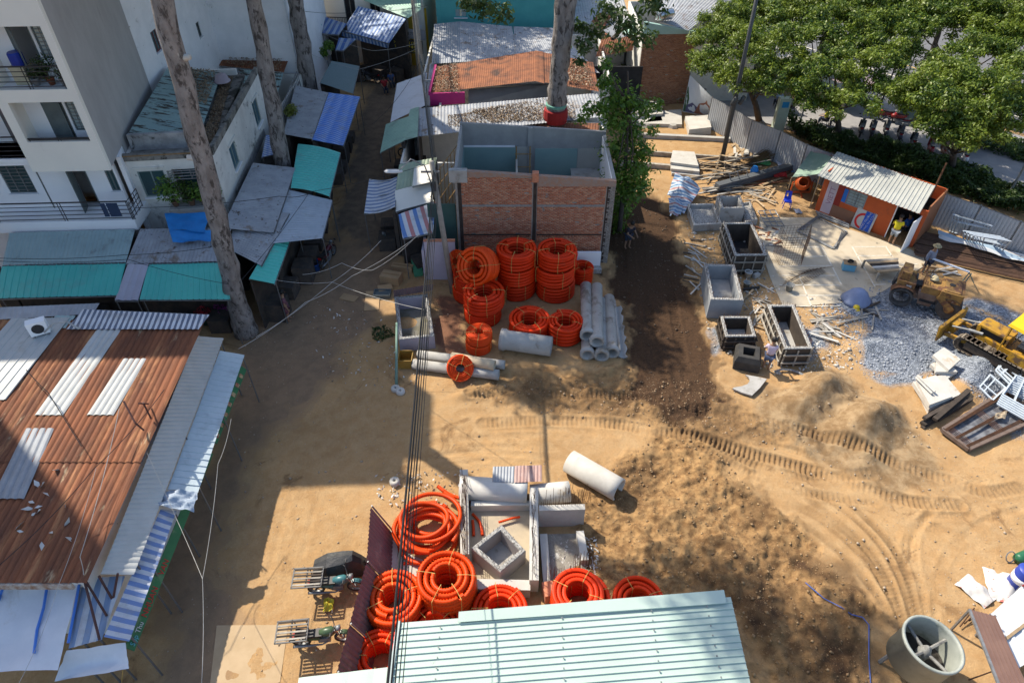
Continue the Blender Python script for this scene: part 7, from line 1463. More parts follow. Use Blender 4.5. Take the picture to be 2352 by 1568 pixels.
# ------------------------------------------------------------------ mint roof building in front
mr = thing('mint_roof_shed', 'shed with a mint green standing seam roof in the foreground', 'shed', (2,5,0)); ra, rb = G(t12(995,1152),3.15), G(t22(1505,975),3.15); rd_ = (G(t22(1640,1568),3.05) - rb).normalized(); LR = 9.5
rcn, rdn = rb + rd_ * LR, ra + V_((-.02,-1,-.015)).normalized() * LR
nS = 6;
for i in range(nS): u0, u1 = i / nS, (i + 1) / nS; part('roof_sheet', M_MINT, mr, lambda _: _.sheet(ra.lerp(rdn, u0), ra.lerp(rdn, u1), rb.lerp(rcn, u1), rb.lerp(rcn, u0),.165,.04, 'rib', seg=4))
fa_ = G(t12(1395,1078),3.25); part('ridge_flashing', M_MINT, mr, lambda _: _.prism([fa_, ra.lerp(rb, .98) + V_((0,.16,.1)), ra.lerp(rb, .98) + V_((0,-.2,.06)), V_((fa_.x, ra.lerp(rb, .24).y - .2,3.22))],(0,0,.02)))
part('edge_trim', mat('grey_trim', (.4,.48,.47), None, 2,.5), mr, lambda _: _.beam(ra + V_((-.05,.02,0)), rdn + V_((-.05,0,0)),.1,.14))
_ = MB()
for i in range(36):
    for u in (.12,.48,.75,.92): p = ra.lerp(rdn, (i + .88) / 36.3).lerp(rb.lerp(rcn, (i + .88) / 36.3), u); _.box(p + V_((0,0,.045)),(.035,.035,.025))
o = _.build('roof_screws', M_STEEL, mr); o['kind'] = 'stuff'
M_SHEDW = mat('shed_wall_green', (.3,.4,.36), None, 1,.7)
part('rear_wall', M_SHEDW, mr, lambda _: _.beam(ra + V_((.2,-.3,-1.65)), rb + V_((-.2,-.3,-1.65)),.1,2.95)); part('side_wall', M_SHEDW, mr, lambda _: _.beam(rb + V_((-.25,-.4,-1.65)), rcn + V_((-.25,0,-1.65)),.1,2.95)); part('side_wall', M_SHEDW, mr, lambda _: _.beam(ra + V_((.25,-.4,-1.65)), rdn + V_((.25,0,-1.65)),.1,2.95)); part('front_wall', M_SHEDW, mr, lambda _: _.beam(rdn + V_((.3,.3,-1.65)), rcn + V_((-.35,.3,-1.65)),.1,2.95))
lt = thing('lean_to_roof', 'pale sheet lean-to roof left of the mint roof at the bottom edge', 'roof', G(t12(700,1540),2)); part('roof_sheet', M_MINT, lt, lambda _: _.sheet(G(t12(295,1530),2.5), G(t12(990,1448),2.55), V_((ra.x - .1,3.0,2.5)), V_((-5.4,3.0,2.45)),.5,.01));
for x, y in ((-4.6,7.2),(-2.9,7.6),(-4.6,3.4),(-2.9,3.4)): part('post', M_STEEL, lt, lambda _: _.tube([(x, y, 0),(x, y, 2.45)],.04,6))

# ------------------------------------------------------------------ bottom right
tk2 = thing('mixing_drum', 'big open topped grey metal drum with coated braces at the bottom right', 'drum', G(t32(1080,1400))); pc_ = G(t32(1090,1310),1.5); pc_.z = 0; Mt = MT_(pc_ + V_((0,0,.35))) @ MR_(R(7),4, 'Y') @ Matrix.Diagonal((.8,.8,.95,1)); M_DRUM = mat('drum_grey', (.36,.38,.34),(.28,.3,.27),2,.6, stain=(.2,.22,.18), sscale=1.5)
part('shell', M_DRUM, tk2, lambda _: _.lathe([(.95,.2),(1.0,.2),(1.0,1.25),(1.06,1.26),(1.06,1.36),(.97,1.36),(.96,1.25),(.95,.3)],36, Mt, closed=True), True); part('cone', M_DRUM, tk2, lambda _: _.lathe([(.95,.22),(.5,-.05),(.48,-.05),(.93,.24)],24, Mt, closed=True), True)
part('base', mat('mud_fill', (.1,.09,.08), None, 3,.95, bump=.6), tk2, lambda _: _.lathe([(0,.42),(.93,.42)],24, Mt))
for k in range(4): a = k * math.pi / 2 + .4; part('brace', mat('cement_splash', (.3,.3,.28),(.14,.135,.13),6,.9, bump=.6), tk2, lambda _: _.tube([Mt @ V_((0,0,.85)), Mt @ V_((.94 * mc_(a),.94 * ms_(a),1.0))],.05,6))
part('hub', MATS['cement_splash'], tk2, lambda _: _.lathe([(0,.45),(.2,.45),(.24,.8),(.12,1.05),(0,1.1)],12, Mt), True)
for k in range(3): a = k * 2.1 + .8; part('leg', M_STEEL, tk2, lambda _: _.tube([Mt @ V_((.8 * mc_(a),.8 * ms_(a),.3)), pc_ + V_((.75 * mc_(a),.75 * ms_(a),0))],.06,6))
bp_ = thing('brown_gate_panel', 'brown corrugated gate panel propped at the right bottom corner', 'panel', G(t32(1600,1400))); part('sheet', mat('brown_sheet', (.17,.1,.08),(.14,.08,.065),2,.5), bp_, lambda _: _.sheet(G(t32(1390,1062),1.3), G(t32(1565,1105),1.4), G(t32(1790,1600),1.4), G(t32(1600,1600),1.3),.1,.02, 'box')); part('edge_rail', M_STEEL, bp_, lambda _: _.beam(G(t32(1385,1060),1.28), G(t32(1595,1600),1.28),.07,.07));
for q_ in (t32(1390,1062), t32(1565,1105), t32(1700,1560)): p = G(q_, 1.3); part('prop', M_STEEL, bp_, lambda _: _.tube([(p.x, p.y, 0), p],.04,5))
wp_ = thing('ribbed_sign_board', 'white ribbed panel with red lettering at the right edge', 'panel', G(t32(1700,1250))); PW = [G(t32(1535,1090),.9), G(t32(1745,900),.9), G(t32(2050,1250),.8), G(t32(1700,1480),.8)]; part('sheet', mat('white_panel_paint', (.6,.63,.66),(.52,.55,.58),1.5,.5), wp_, lambda _: _.sheet(*PW, .45,.03, 'box')); part('rail', M_WOOD, wp_, lambda _: _.beam(PW[0].lerp(PW[3],.5) + V_((0,0,.04)), PW[1].lerp(PW[2],.5) + V_((0,0,.04)),.08,.05))
for p in PW: part('prop', M_STEEL, wp_, lambda _: _.tube([(p.x, p.y, 0), p - V_((0,0,.02))],.03,5))
dl2 = thing('blue_barrel', 'blue plastic barrel with a white label near the right edge', 'barrel', G(t32(1700,880))); pb2 = GP(t32(1700,890)); part('body', plain('barrel_blue', (.03,.06,.35),.4), dl2, lambda _: _.lathe([(0,0),(.27,0),(.29,.05),(.29,.3),(.3,.32),(.29,.34),(.29,.62),(.3,.64),(.29,.66),(.29,.88),(.26,.93),(0,.93)],18, MT_(pb2)), True); part('label', M_WHITE2, dl2, lambda _: _.lathe([(.3,.36),(.3,.6)],18, MT_(pb2)), True); part('mark', plain('label_red', (.4,.04,.04)), dl2, lambda _: _.box(pb2 + V_((-.1,-.29,.48)),(.1,.02,.1)))
def sack(label, p, s_, seed, mat_, rz=0):
    M = MR_(rz, 3, 'Z'); q = [p + M @ V_((x * s_ * .5, y * s_ * .7,.04)) for x, y in ((-1,1),(1,.9),(.9,-1),(-1,-.9))]
    return tag(part('sack', mat_, None, lambda _: _.quadsheet(*q, 14,14,-.17,.03, seed), True), label, 'sack')
M_SACK = mat('printed_sack', (.62,.6,.58),(.56,.54,.52),2,.7, stain=(.5,.14,.12), sscale=3, slo=.58, shi=.62, bump=.4, bscale=10, bdist=.02)
sack('white and red printed sack lying alone on the sand at the right', GP(t32(1430,935)),.75,1, M_SACK, .6); sack('white and red printed sack against the blue barrel', GP(t32(1600,905)),.9,2, M_SACK, -.3)
gp2 = thing('green_gas_cylinder', 'dark green cylinder lying by the right edge above the blue barrel', 'cylinder', GP(t32(1740,720))); part('body', plain('bottle_green', (.02,.12,.06),.4), gp2, lambda _: _.lathe([(0,0),(.16,.03),(.19,.12),(.19,1.0),(.12,1.12),(.05,1.18),(0,1.2)],16, MT_(GP(t32(1690,740)) + V_((0,0,.2))) @ MR_(R(90),4, 'Y') @ MR_(R(-20),4, 'X')), True); part('ring', M_STEEL, gp2, lambda _: _.tube([GP(t32(1650,720)) + V_((.15 * mc_(k * .6283),.1 * ms_(k * .6283),.2 + .18 * ms_(k * .6283))) for k in range(10)],.02,5, closed=True))
bars('scrap_rods', 'tangle of rusty rods and laths between drum and brown panel', 'scrap', [(G(t32(1320 + 30 * i, 1180 - 20 * i),.08), G(t32(1420 + 20 * i, 1050 + 25 * i),.25)) for i in range(6)] + [(G(t32(1380,1545),.5), G(t32(1545,1485),.6))],.02, M_RUSTBAR)
# ------------------------------------------------------------------ motorbikes
LL = dict(local=True)
def wheel(t, x, z, r, w_, y=0.0, axis='Y', name='wheel', tyre=None, rim=None):
    M = MT_((x, y, z)) @ MR_(R(90),4, 'X' if axis == 'Y' else 'Y')
    wl = part(name, tyre or M_RUBBER, t, lambda _: _.lathe([(r * .78,-w_ / 2),(r * .95,-w_ / 2),(r, 0),(r * .95, w_ / 2),(r * .78, w_ / 2)],20, M, closed=True), True, **LL)
    part('rim', rim or M_STEEL, wl, lambda _: (_.lathe([(r * .7,-w_ * .3),(r * .79,-w_ * .3),(r * .79, w_ * .3),(r * .7, w_ * .3)],20, M, closed=True), _.lathe([(.0,-w_ * .5),(r * .16,-w_ * .5),(r * .16, w_ * .5),(0, w_ * .5)],8, M),[_.tube([M @ V_((0,0,0)), M @ V_((r * .74 * mc_(k), r * .74 * ms_(k),0))],.012,3) for k in [i * 1.047 for i in range(6)]]), **LL)
    return wl
def motorbike(label, loc, rz, colour, group=None, rack=False, scooter=False):
    t = thing('motorbike', label, 'motorbike', loc, rz, group); pc = plain('bike_%d_%d_%d' % tuple(int(c * 99) for c in colour), colour, .35); P_ = lambda n, m, f, s_=False: part(n, m, t, f, s_, **LL)
    wheel(t, -.62,.29,.29,.1); wheel(t, .64,.29,.29,.09)
    P_('frame', M_BLACK, lambda _: (_.tube([(.45,0,.78),(.2,0,.42),(-.25,0,.36),(-.62,0,.29)],.03,6), _.tube([(.42,0,.72),(-.1,0,.62),(-.7,0,.68)],.028,6), _.tube([(-.62,.09,.29),(-.5,.1,.64)],.025,6), _.tube([(-.62,-.09,.29),(-.5,-.1,.64)],.025,6)))
    P_('fork', M_STEEL, lambda _: (_.tube([(.64,.07,.29),(.46,.06,.86)],.024,6), _.tube([(.64,-.07,.29),(.46,-.06,.86)],.024,6)))
    P_('engine', M_STEEL, lambda _: (_.box((.08,0,.36),(.36,.22,.22)), _.lathe([(.07,0),(.08,.2),(.05,.22)],10, MT_((.16,0,.42)) @ MR_(R(50),4, 'Y'))))
    if scooter: P_('fairing', pc, lambda _: (_.add([(.5,-.2,.8),(.5,.2,.8),(.42,.22,.3),(.42,-.22,.3),(.58,0,.78),(.56,0,.32)],[(0,4,5,3),(4,1,2,5),(0,1,4),(0,3,2,1)]), _.box((.1,0,.28),(.6,.34,.07)), _.lathe([(.1,-.55),(.17,-.3),(.17,.2),(.1,.4)],10, MT_((-.45,0,.52)) @ MR_(R(90),4, 'Y'))), True)
    else: P_('tank', pc, lambda _: _.lathe([(0,-.26),(.09,-.24),(.14,-.05),(.15,.12),(.08,.24),(0,.26)],12, MT_((.22,0,.7)) @ MR_(R(85),4, 'Y')), True)
    P_('side_cover', pc, lambda _: _.prism([(-.05,-.13,.45),(-.4,-.13,.5),(-.45,-.13,.64),(0,-.13,.6)],(0,.26,0)))
    P_('seat', plain('black_vinyl', (.02,.02,.022),.5), lambda _: _.prism([(.06,-.13,.72),(-.3,-.13,.7),(-.72,-.12,.78),(-.72,-.12,.7),(-.3,-.13,.62),(.06,-.13,.64)],(0,.26,0)))
    P_('front_fender', pc, lambda _: _.add([(.64 + .33 * mc_(a), y, .29 + .33 * ms_(a)) for a in [.5 + .28 * i for i in range(6)] for y in (-.07,.07)],[(2 * i, 2 * i + 1,2 * i + 3,2 * i + 2) for i in range(5)])); P_('rear_fender', M_BLACK, lambda _: _.add([(-.62 + .33 * mc_(a), y, .29 + .33 * ms_(a)) for a in [1.2 + .3 * i for i in range(6)] for y in (-.08,.08)],[(2 * i, 2 * i + 1,2 * i + 3,2 * i + 2) for i in range(5)]))
    P_('handlebar', M_BLACK, lambda _: _.tube([(.3,-.36,.98),(.38,-.28,1.0),(.45,-.1,.92),(.45,.1,.92),(.38,.28,1.0),(.3,.36,.98)],.017,6)); P_('headlight', M_STEEL, lambda _: _.lathe([(0,-.08),(.08,-.05),(.1,.06),(0,.09)],12, MT_((.56,0,.86)) @ MR_(R(90),4, 'Y')), True)
    for s_ in (-1,1): P_('mirror', M_BLACK, lambda _: (_.tube([(.38,.26 * s_, 1.0),(.42,.34 * s_, 1.16)],.008,4), _.box((.42,.36 * s_, 1.19),(.02,.12,.07))))
    P_('exhaust', M_STEEL, lambda _: _.tube([(.2,-.12,.32),(0,-.15,.22),(-.4,-.17,.26),(-.85,-.18,.32)],[.02,.025,.045,.05],8), True); P_('tail_light', plain('tail_red', (.4,.01,.01),.3), lambda _: _.box((-.78,0,.68),(.06,.16,.08)))
    if rack:
        rk = P_('cargo_rack', M_POST, lambda _: [_.beam((-.3, y, .95),(-1.25, y, .95),.04,.04) for y in (-.33,.33)] + [_.beam((x, -.33,.95),(x, .33,.95),.04,.04) for x in (-.32,-.8,-1.23)] + [_.tube([(x, y, .95),(x * .9, y * .5,.5)],.018,5) for x in (-.4,-.75) for y in (-.3,.3)])
        for i in range(6): part('slat', M_WOODD if i % 2 else M_WOODG, rk, lambda _: _.beam((-.34,-.26 + .105 * i, .99),(-1.2,-.26 + .105 * i, .99),.05,.025), **LL)
    return t
GK = 'motorbikes with cargo racks beside the purple fence'
k1 = motorbike('teal motorbike with a slatted cargo rack next to the covered bike', GP(t12(560,935)), R(4),(.05,.16,.18), GK, True); k2 = motorbike('green and black motorbike with a slatted cargo rack, nearest the mint roof', GP(t12(470,1290)), R(6),(.06,.1,.05), GK, True)
cb_ = thing('covered_motorbike', 'motorbike under a black rain cover beside the purple fence', 'motorbike', GP(t12(600,800))); pv_ = GP(t12(600,800)); _ = MB(); prof = [(-.95,.3,.28),(-.85,.62,.3),(-.4,.86,.34),(.1,.95,.3),(.45,1.02,.26),(.7,.7,.22),(.85,.35,.2)]
vs = [pv_ + MR_(R(6),3, 'Z') @ V_((x, y * w_ * (1 + .1 * ms_(x * 9)), zf)) for x, z, w_ in prof for y, zf in ((-1.25,.12),(-1.1, z * .55),(-.75, z * .9),(0, z),(.75, z * .92),(1.1, z * .55),(1.25,.12))]
_.add(vs, [(i * 7 + j, i * 7 + j + 1,(i + 1) * 7 + j + 1,(i + 1) * 7 + j) for i in range(6) for j in range(6)] + [tuple(range(7)), tuple(range(42,49))]); _.build('cover', mat('black_cover', (.03,.032,.034),(.05,.05,.055),3,.45, bump=.6, bscale=6, bdist=.04), cb_)
part('tyre', M_RUBBER, cb_, lambda _: _.tube([pv_ + V_((.62 + .26 * mc_(k * .524),.08,.28 + .26 * ms_(k * .524))) for k in range(12)],.05,6, closed=True))
GS = 'scooters parked on the pavement beyond the hedge'; sc0 = None
SP = [((630,920),(.03,.03,.035)),((705,925),(.04,.04,.05)),((800,925),(.1,.1,.11)),((895,960),(.05,.05,.07)),((985,1010),(.03,.04,.05)),((1105,1050),(.25,.04,.05)),((1195,1070),(.25,.12,.08)),((1335,1110),(.6,.6,.62)),((840,830),(.22,.02,.02)),((935,850),(.25,.02,.02))]
SL = ['first dark scooter of the pavement row, nearest the seated customers', 'second dark scooter of the pavement row behind the hedge', 'grey scooter third in the pavement row behind the hedge', 'blue grey scooter fourth in the pavement row behind the hedge', 'dark scooter fifth in the pavement row behind the hedge', 'dark red scooter sixth in the pavement row with a helmet', 'brown scooter seventh in the pavement row next to the right trunk', 'white scooter beside the right trunk at the end of the row', 'maroon scooter parked left of the advertising column', 'red scooter parked in front of the advertising column']
for i, (p, c) in enumerate(SP): motorbike(SL[i], G(t30(*p),.12), R(65) if i < 8 else R(-10), c, GS, False, True)
motorbike('dark motorbike under the green awning on the right of the alley', G(t10(1075,1070)), R(190),(.02,.02,.025)); motorbike('dark green motorbike under the striped tarpaulin awning', G(t11(960,115)), R(200),(.03,.07,.06), scooter=True); motorbike('motorbike parked next to the blue bucket at the market stall', G(t11(500,230)), R(75),(.1,.02,.03)); motorbike('motorbike with shiny wheel in the dark end of the alley', G(t10(790,570)), R(160),(.03,.03,.04)); motorbike('motorbike in the deep shade below the mustard wall', G(t10(980,520)), R(250),(.02,.02,.03));
bucket('blue plastic tub beside the motorbike at the market stall', G(t11(413,285)),(.02,.1,.4),.3,.45)

# ------------------------------------------------------------------ old roller and bulldozer
w0, w1_ = G(z5(355,700)), G(z5(985,880)); dv = (w1_ - w0); RL = dv.length; ro = thing('road_roller', 'rusty yellow three wheel road roller standing on the gravel', 'road roller', (w0 + w1_) / 2, math.atan2(dv.y, dv.x)); h2 = RL / 2; ro.location.z = .12
P_ = lambda n, m, f, s_=False: part(n, m, ro, f, s_, **LL)
for y in (-.62,.5): wheel(ro, -h2,.5,.52,.34, y, name='rear_wheel', tyre=M_DUSTYRUB, rim=M_DUSTYRUB)
P_('front_drum', M_DUSTYRUB, lambda _: _.lathe([(0,-.72),(.1,-.72),(.12,-.66),(.5,-.66),(.54,-.7),(.54,.7),(.5,.66),(0,.66)],24, MT_((h2,0,.54)) @ MR_(R(90),4, 'X')), True); P_('drum_hub', M_RUSTYM, lambda _: _.lathe([(0,0),(.22,0),(.2,.1),(0,.12)],12, MT_((h2,-.66,.54)) @ MR_(R(90),4, 'X')))
P_('drum_yoke', M_RUSTYM, lambda _: (_.beam((h2 + .1,-.78,.55),(h2 - .6,-.6,1.05),.1,.3), _.beam((h2 + .1,.78,.55),(h2 - .6,.6,1.05),.1,.3)))
P_('chassis', mat('dark_rusty_steel', (.12,.07,.05),(.2,.14,.11),2.5,.8, stain=(.3,.26,.23), sscale=2, slo=.56, shi=.66, bump=.4), lambda _: (_.box((.1,0,.62),(RL - .5,.95,.3)), _.prism([(-h2 + .75,-.56,.3),(h2 - .75,-.56,.3),(h2 - .6,-.56,.95),(-h2 + .6,-.56,.95)],(0,1.12,0))))
P_('hood', M_RUSTYM, lambda _: (_.box((.25,0,1.1),(1.15,1.1,.42)), _.box((h2 - .12,0,1.12),(.95,1.35,.5)), _.box((h2 - .15,0,1.39),(.7,1.2,.06)))); P_('hood_opening', M_DARK, lambda _: _.lathe([(0,0),(.13,0),(.13,.02),(0,.02)],12, MT_((h2 - .2,0,1.425)))); P_('side_opening', M_DARK, lambda _: _.box((.1,-.57,.55),(.7,.02,.14)))
P_('rear_box', M_RUSTYM, lambda _: (_.box((-h2,0,1.05),(.75,1.2,.5)), _.box((-h2 - .15,0,1.5),(.4,.9,.42)))); P_('badge', plain('badge_grey', (.4,.42,.45)), lambda _: _.box((-h2 + .12,-.61,1.1),(.22,.02,.14)))
P_('mudguard', M_RUSTBAR, lambda _: _.add([(-h2 + .62 * mc_(a), y, .5 + .62 * ms_(a)) for a in [.6 + .35 * i for i in range(7)] for y in (-.85,-.4)],[(2 * i, 2 * i + 1,2 * i + 3,2 * i + 2) for i in range(6)]))
P_('seat', M_BLACK, lambda _: (_.box((-h2 + .55,.1,1.0),(.4,.45,.1)), _.box((-h2 + .36,.1,1.2),(.08,.45,.35)))); P_('steering_column', M_STEEL, lambda _: (_.tube([(-h2 + 1.05,.25,.9),(-h2 + .95,.25,1.55)],.04,6), _.box((-h2 + 1.0,.25,1.35),(.2,.4,.3)))); P_('steering_wheel', M_BLACK, lambda _: _.tube([(-h2 + .9 + .05 * mc_(k * .524),.25 + .22 * ms_(k * .524),1.6 + .2 * mc_(k * .524)) for k in range(12)],.018,5, closed=True))
for i in range(3): P_('lever', M_RUSTBAR, lambda _: _.tube([(-h2 + .8 + .1 * i, -.3,.9),(-h2 + .72 + .1 * i, -.34,1.5)],.014,4))
tag(part('hard_hat', plain('cream_plastic', (.6,.5,.3),.4), None, lambda _: _.lathe([(.19,0),(.14,.02),(.13,.1),(.07,.16),(0,.17)],12, MT_(ro.matrix_basis @ V_((.05,.1,1.44)))), True), 'cream hard hat lying on the hood of the road roller', 'helmet')
# bulldozer; x forward towards the blade
d0, d1_ = G(z5(1900,1500)), G(z5(1250,1150)); dv = (d1_ - d0).normalized(); bz = thing('bulldozer', 'yellow crawler bulldozer with canopy at the right edge of the gravel', 'bulldozer', (G(z5(1290,1165)) - dv * 1.7) + V_((dv.y, -dv.x, 0)) * -.75 + V_((0,0,.12)), math.atan2(dv.y, dv.x)); bz.scale = (.93,.93,.93); P_ = lambda n, m, f, s_=False: part(n, m, bz, f, s_, **LL)
for s_ in (-1,1):
    y = .78 * s_; path = [(1.35 + .38 * mc_(a),.42 + .38 * ms_(a)) for a in [-1.57 + .314 * i for i in range(11)]] + [(-1.35 - .38 * ms_(a),.42 + .38 * mc_(a)) for a in [.314 * i for i in range(11)]]
    tk3 = P_('crawler_track', mat('muddy_track', (.075,.055,.04),(.045,.035,.028),4,.9, bump=.5), lambda _: (_.add([(x * q, y + e, .42 + (z - .42) * q) for q in (1,.86) for e in (-.2,.2) for x, z in path],[(o_ + i, o_ + (i + 1) % 22, o_ + 22 + (i + 1) % 22, o_ + 22 + i) for o_ in (0,44) for i in range(22)] + [(e * 22 + i, e * 22 + (i + 1) % 22,44 + e * 22 + (i + 1) % 22,44 + e * 22 + i) for e in (0,1) for i in range(22)]), _.box((0, y, .42),(2.5,.3,.4))))
    L = 0; pp = np.array(path + [path[0]]); sg2 = np.linalg.norm(np.diff(pp, axis=0), axis=1); cs = np.concatenate([[0], np.cumsum(sg2)])
    for k in range(36):
        q = cs[-1] * k / 36; x, z = np.interp(q, cs, pp[:, 0]), np.interp(q, cs, pp[:, 1]); x2, z2 = np.interp((q + .05) % cs[-1], cs, pp[:, 0]), np.interp((q + .05) % cs[-1], cs, pp[:, 1]); d = V_((x2 - x, 0, z2 - z)).normalized(); up = d.cross(V_((0,1,0)))
        part('track_shoe', mat('track_shoe_dust', (.3,.25,.19),(.16,.13,.1),6,.9), tk3, lambda _: _.box(V_((x, y, z)) + up * .02,(.15,.46,.04), M=Matrix((d, V_((0,1,0)), up)).transposed()), **LL)
P_('blade', M_YELLOWM, lambda _: _.hexa([(2.3,-1.3,.1),(2.3,1.3,.1),(2.38,1.3,.1),(2.38,-1.3,.1)],[(2.38,-1.3,.85),(2.38,1.3,.85),(2.5,1.3,.9),(2.5,-1.3,.9)])); P_('blade_centre', M_YELLOWM, lambda _: _.box((2.2,0,.5),(.3,.7,.5)))
for y in (-.45,.45): P_('push_arm', M_YELLOWM, lambda _: _.beam((2.3, y * 1.7,.35),(.4, y * 1.3,.5),.14,.18)); P_('hydraulic_ram', M_STEEL, lambda _: (_.tube([(2.2, y, .7),(1.5, y, .95)],.045,8), _.tube([(1.5, y, .95),(.9, y, 1.1)],.075,8)))
P_('engine_hood', M_YELLOWM, lambda _: (_.box((.55,0,1.42),(1.35,.85,.1)), _.prism([(1.2,-.45,.6),(1.3,-.45,1.4),(1.15,-.45,1.46),(1.0,-.45,.6)],(0,.9,0)), _.box((-.1,0,1.1),(.08,.9,.6)))); P_('engine', M_DARK, lambda _: _.box((.55,0,1.05),(1.1,.6,.6))); P_('exhaust_stack', M_RUSTBAR, lambda _: _.tube([(.1,.15,1.4),(.1,.15,1.95),(.02,.15,2.1)],.05,8)); P_('hull', M_YELLOWM, lambda _: (_.box((-.2,0,.75),(2.6,1.0,.5)), _.box((-1.5,0,1.1),(.9,1.5,.7)), _.box((-.9,-.75,1.0),(.8,.3,.55)), _.box((-.9,.75,1.0),(.8,.3,.55))))
P_('seat', M_BLACK, lambda _: (_.box((-.75,0,1.2),(.5,.6,.15)), _.box((-1.0,0,1.5),(.12,.6,.5)))); P_('canopy', M_CANOPY, lambda _: (_.hexa([(-1.75,-.95,2.35),(.15,-.95,2.4),(.15,.95,2.4),(-1.75,.95,2.35)],[(-1.7,-.9,2.47),(.1,-.9,2.52),(.1,.9,2.52),(-1.7,.9,2.47)])))
for x in (-1.6,.0):
    for y in (-.75,.75): P_('canopy_post', M_YELLOWM, lambda _: _.tube([(x, y, .9),(x, y, 2.38)],.035,6))
for y in (-.2,.2): P_('control_lever', M_BLACK, lambda _: _.tube([(-.25, y, 1.1),(-.35, y, 1.65)],.018,5))

# ------------------------------------------------------------------ people
def person(label, loc, rz, shirt, shorts, pose='stand', hat=None, hair=M_HAIR, sleeve=.5, longleg=False, scale=1.0, group=None):
    t = thing('person', label, 'person', loc, rz, group); sit = pose == 'sit'; bend = .35 if pose == 'bend' else (.12 if pose == 'work' else 0.0)
    hip = V_((0,0,.48 if sit else .9)); chest = hip + V_((0,-.42 * ms_(bend),.42 * mc_(bend))); neck = chest + V_((0,-.1 * ms_(bend) - .01,.13)); head = neck + V_((0,-.05,.19))
    fwd = -1
    J = {'hip': (hip, .135), 'waist': (hip.lerp(chest, .4),.125), 'chest': (chest, .15), 'neck': (neck, .06), 'head': (head, .1), 'crown': (head + V_((0,0,.09)),.075)}; E_ = [('hip', 'waist'),('waist', 'chest'),('chest', 'neck'),('neck', 'head'),('head', 'crown')]
    for s_, n in ((-1, 'l'),(1, 'r')):
        sh_ = chest + V_((.17 * s_, 0,.05));
        if pose == 'stand': el, wr = sh_ + V_((.07 * s_, .02,-.28)), sh_ + V_((.08 * s_, -.06,-.52))
        else: el, wr = sh_ + V_((.08 * s_, -.1,-.26)), sh_ + V_((.0 * s_, -.34,-.32))
        hd = wr + (wr - el).normalized() * .09
        J.update({'sh' + n: (sh_, .07), 'el' + n: (el, .045), 'wr' + n: (wr, .032), 'hd' + n: (hd, .036)}); E_ += [('chest', 'sh' + n),('sh' + n, 'el' + n),('el' + n, 'wr' + n),('wr' + n, 'hd' + n)]
        th = hip + V_((.09 * s_, 0,-.06)); kn = (th + V_((.03 * s_, -.4,.02))) if sit else hip + V_((.11 * s_, -.04 * (1 + s_),-.44)); an = V_((kn.x, kn.y + (.02 if sit else .03),.07)); to = an + V_((.01 * s_, -.15,-.03))
        J.update({'th' + n: (th, .095), 'kn' + n: (kn, .06), 'an' + n: (an, .042), 'to' + n: (to, .035)}); E_ += [('hip', 'th' + n),('th' + n, 'kn' + n),('kn' + n, 'an' + n),('an' + n, 'to' + n)]
    def skin(name, mat_, names, edges, grow, parent, root):
        me = bpy.data.meshes.new(name); idx = {k: i for i, k in enumerate(names)}; me.from_pydata([J[k][0] for k in names],[(idx[a], idx[b_]) for a, b_ in edges],[]); o = bpy.data.objects.new(name, me); C.objects.link(o)
        sk = o.modifiers.new('s', 'SKIN');
        for k in names: r_ = J[k][1] + grow; v = me.skin_vertices[0].data[idx[k]]; v.radius = (r_ * (1.25 if k in ('chest', 'hip', 'waist') else 1), r_); v.use_root = (k == root)
        o.modifiers.new('d', 'SUBSURF').levels = 1; dg = bpy.context.evaluated_depsgraph_get(); m2 = bpy.data.meshes.new_from_object(o.evaluated_get(dg)); bpy.data.objects.remove(o); m2.materials.clear(); m2.materials.append(mat_)
        for p in m2.polygons: p.use_smooth = True
        o2 = bpy.data.objects.new(name, m2); C.objects.link(o2); o2.parent = parent; return o2
    bd = skin('body', M_SKIN, list(J), E_, 0, t, 'hip')
    fm = MB()
    for n in 'lr':
        h_, w_ = J['hd' + n][0], J['wr' + n][0]; d = (h_ - w_).normalized(); sd_ = d.orthogonal().normalized()
        for k in range(4): b0_ = h_ + sd_ * (.018 * (k - 1.5)); fm.tube([b0_, b0_ + d * (.06 + .012 * (k in (1,2))), b0_ + d * .085 + V_((0,0,-.02))],[.009,.008,.006],5)
        b0_ = w_ + d * .04 + sd_ * .03; fm.tube([b0_, b0_ + sd_ * .03 + d * .03, b0_ + sd_ * .03 + d * .06],[.01,.009,.007],5)
    fm.build('fingers', M_SKIN, bd, local=True)
    e1 = [('hip', 'waist'),('waist', 'chest'),('chest', 'shl'),('chest', 'shr')]; nm = ['hip', 'waist', 'chest', 'shl', 'shr']; J['sll'] = (J['shl'][0].lerp(J['ell'][0], sleeve * 1.4 if sleeve < .7 else 1),.06); J['slr'] = (J['shr'][0].lerp(J['elr'][0], sleeve * 1.4 if sleeve < .7 else 1),.06); e1 += [('shl', 'sll'),('shr', 'slr')]; nm += ['sll', 'slr']
    if sleeve > .8: e1 += [('sll', 'wrl'),('slr', 'wrr')]; nm += ['wrl', 'wrr']
    skin('shirt', shirt, nm, e1,.022, t, 'chest'); e2 = [('hip', 'thl'),('hip', 'thr'),('thl', 'knl'),('thr', 'knr')]; n2 = ['hip', 'thl', 'thr', 'knl', 'knr']
    if longleg: e2 += [('knl', 'anl'),('knr', 'anr')]; n2 += ['anl', 'anr']
    skin('trousers' if longleg else 'shorts', shorts, n2, e2,.02, t, 'hip')
    part('hair', hair, t, lambda _: _.lathe([(.112,-.02),(.12,.05),(.1,.12),(.05,.165),(0,.175)],12, MT_(head + V_((0,.02,.01)))), True, **LL)
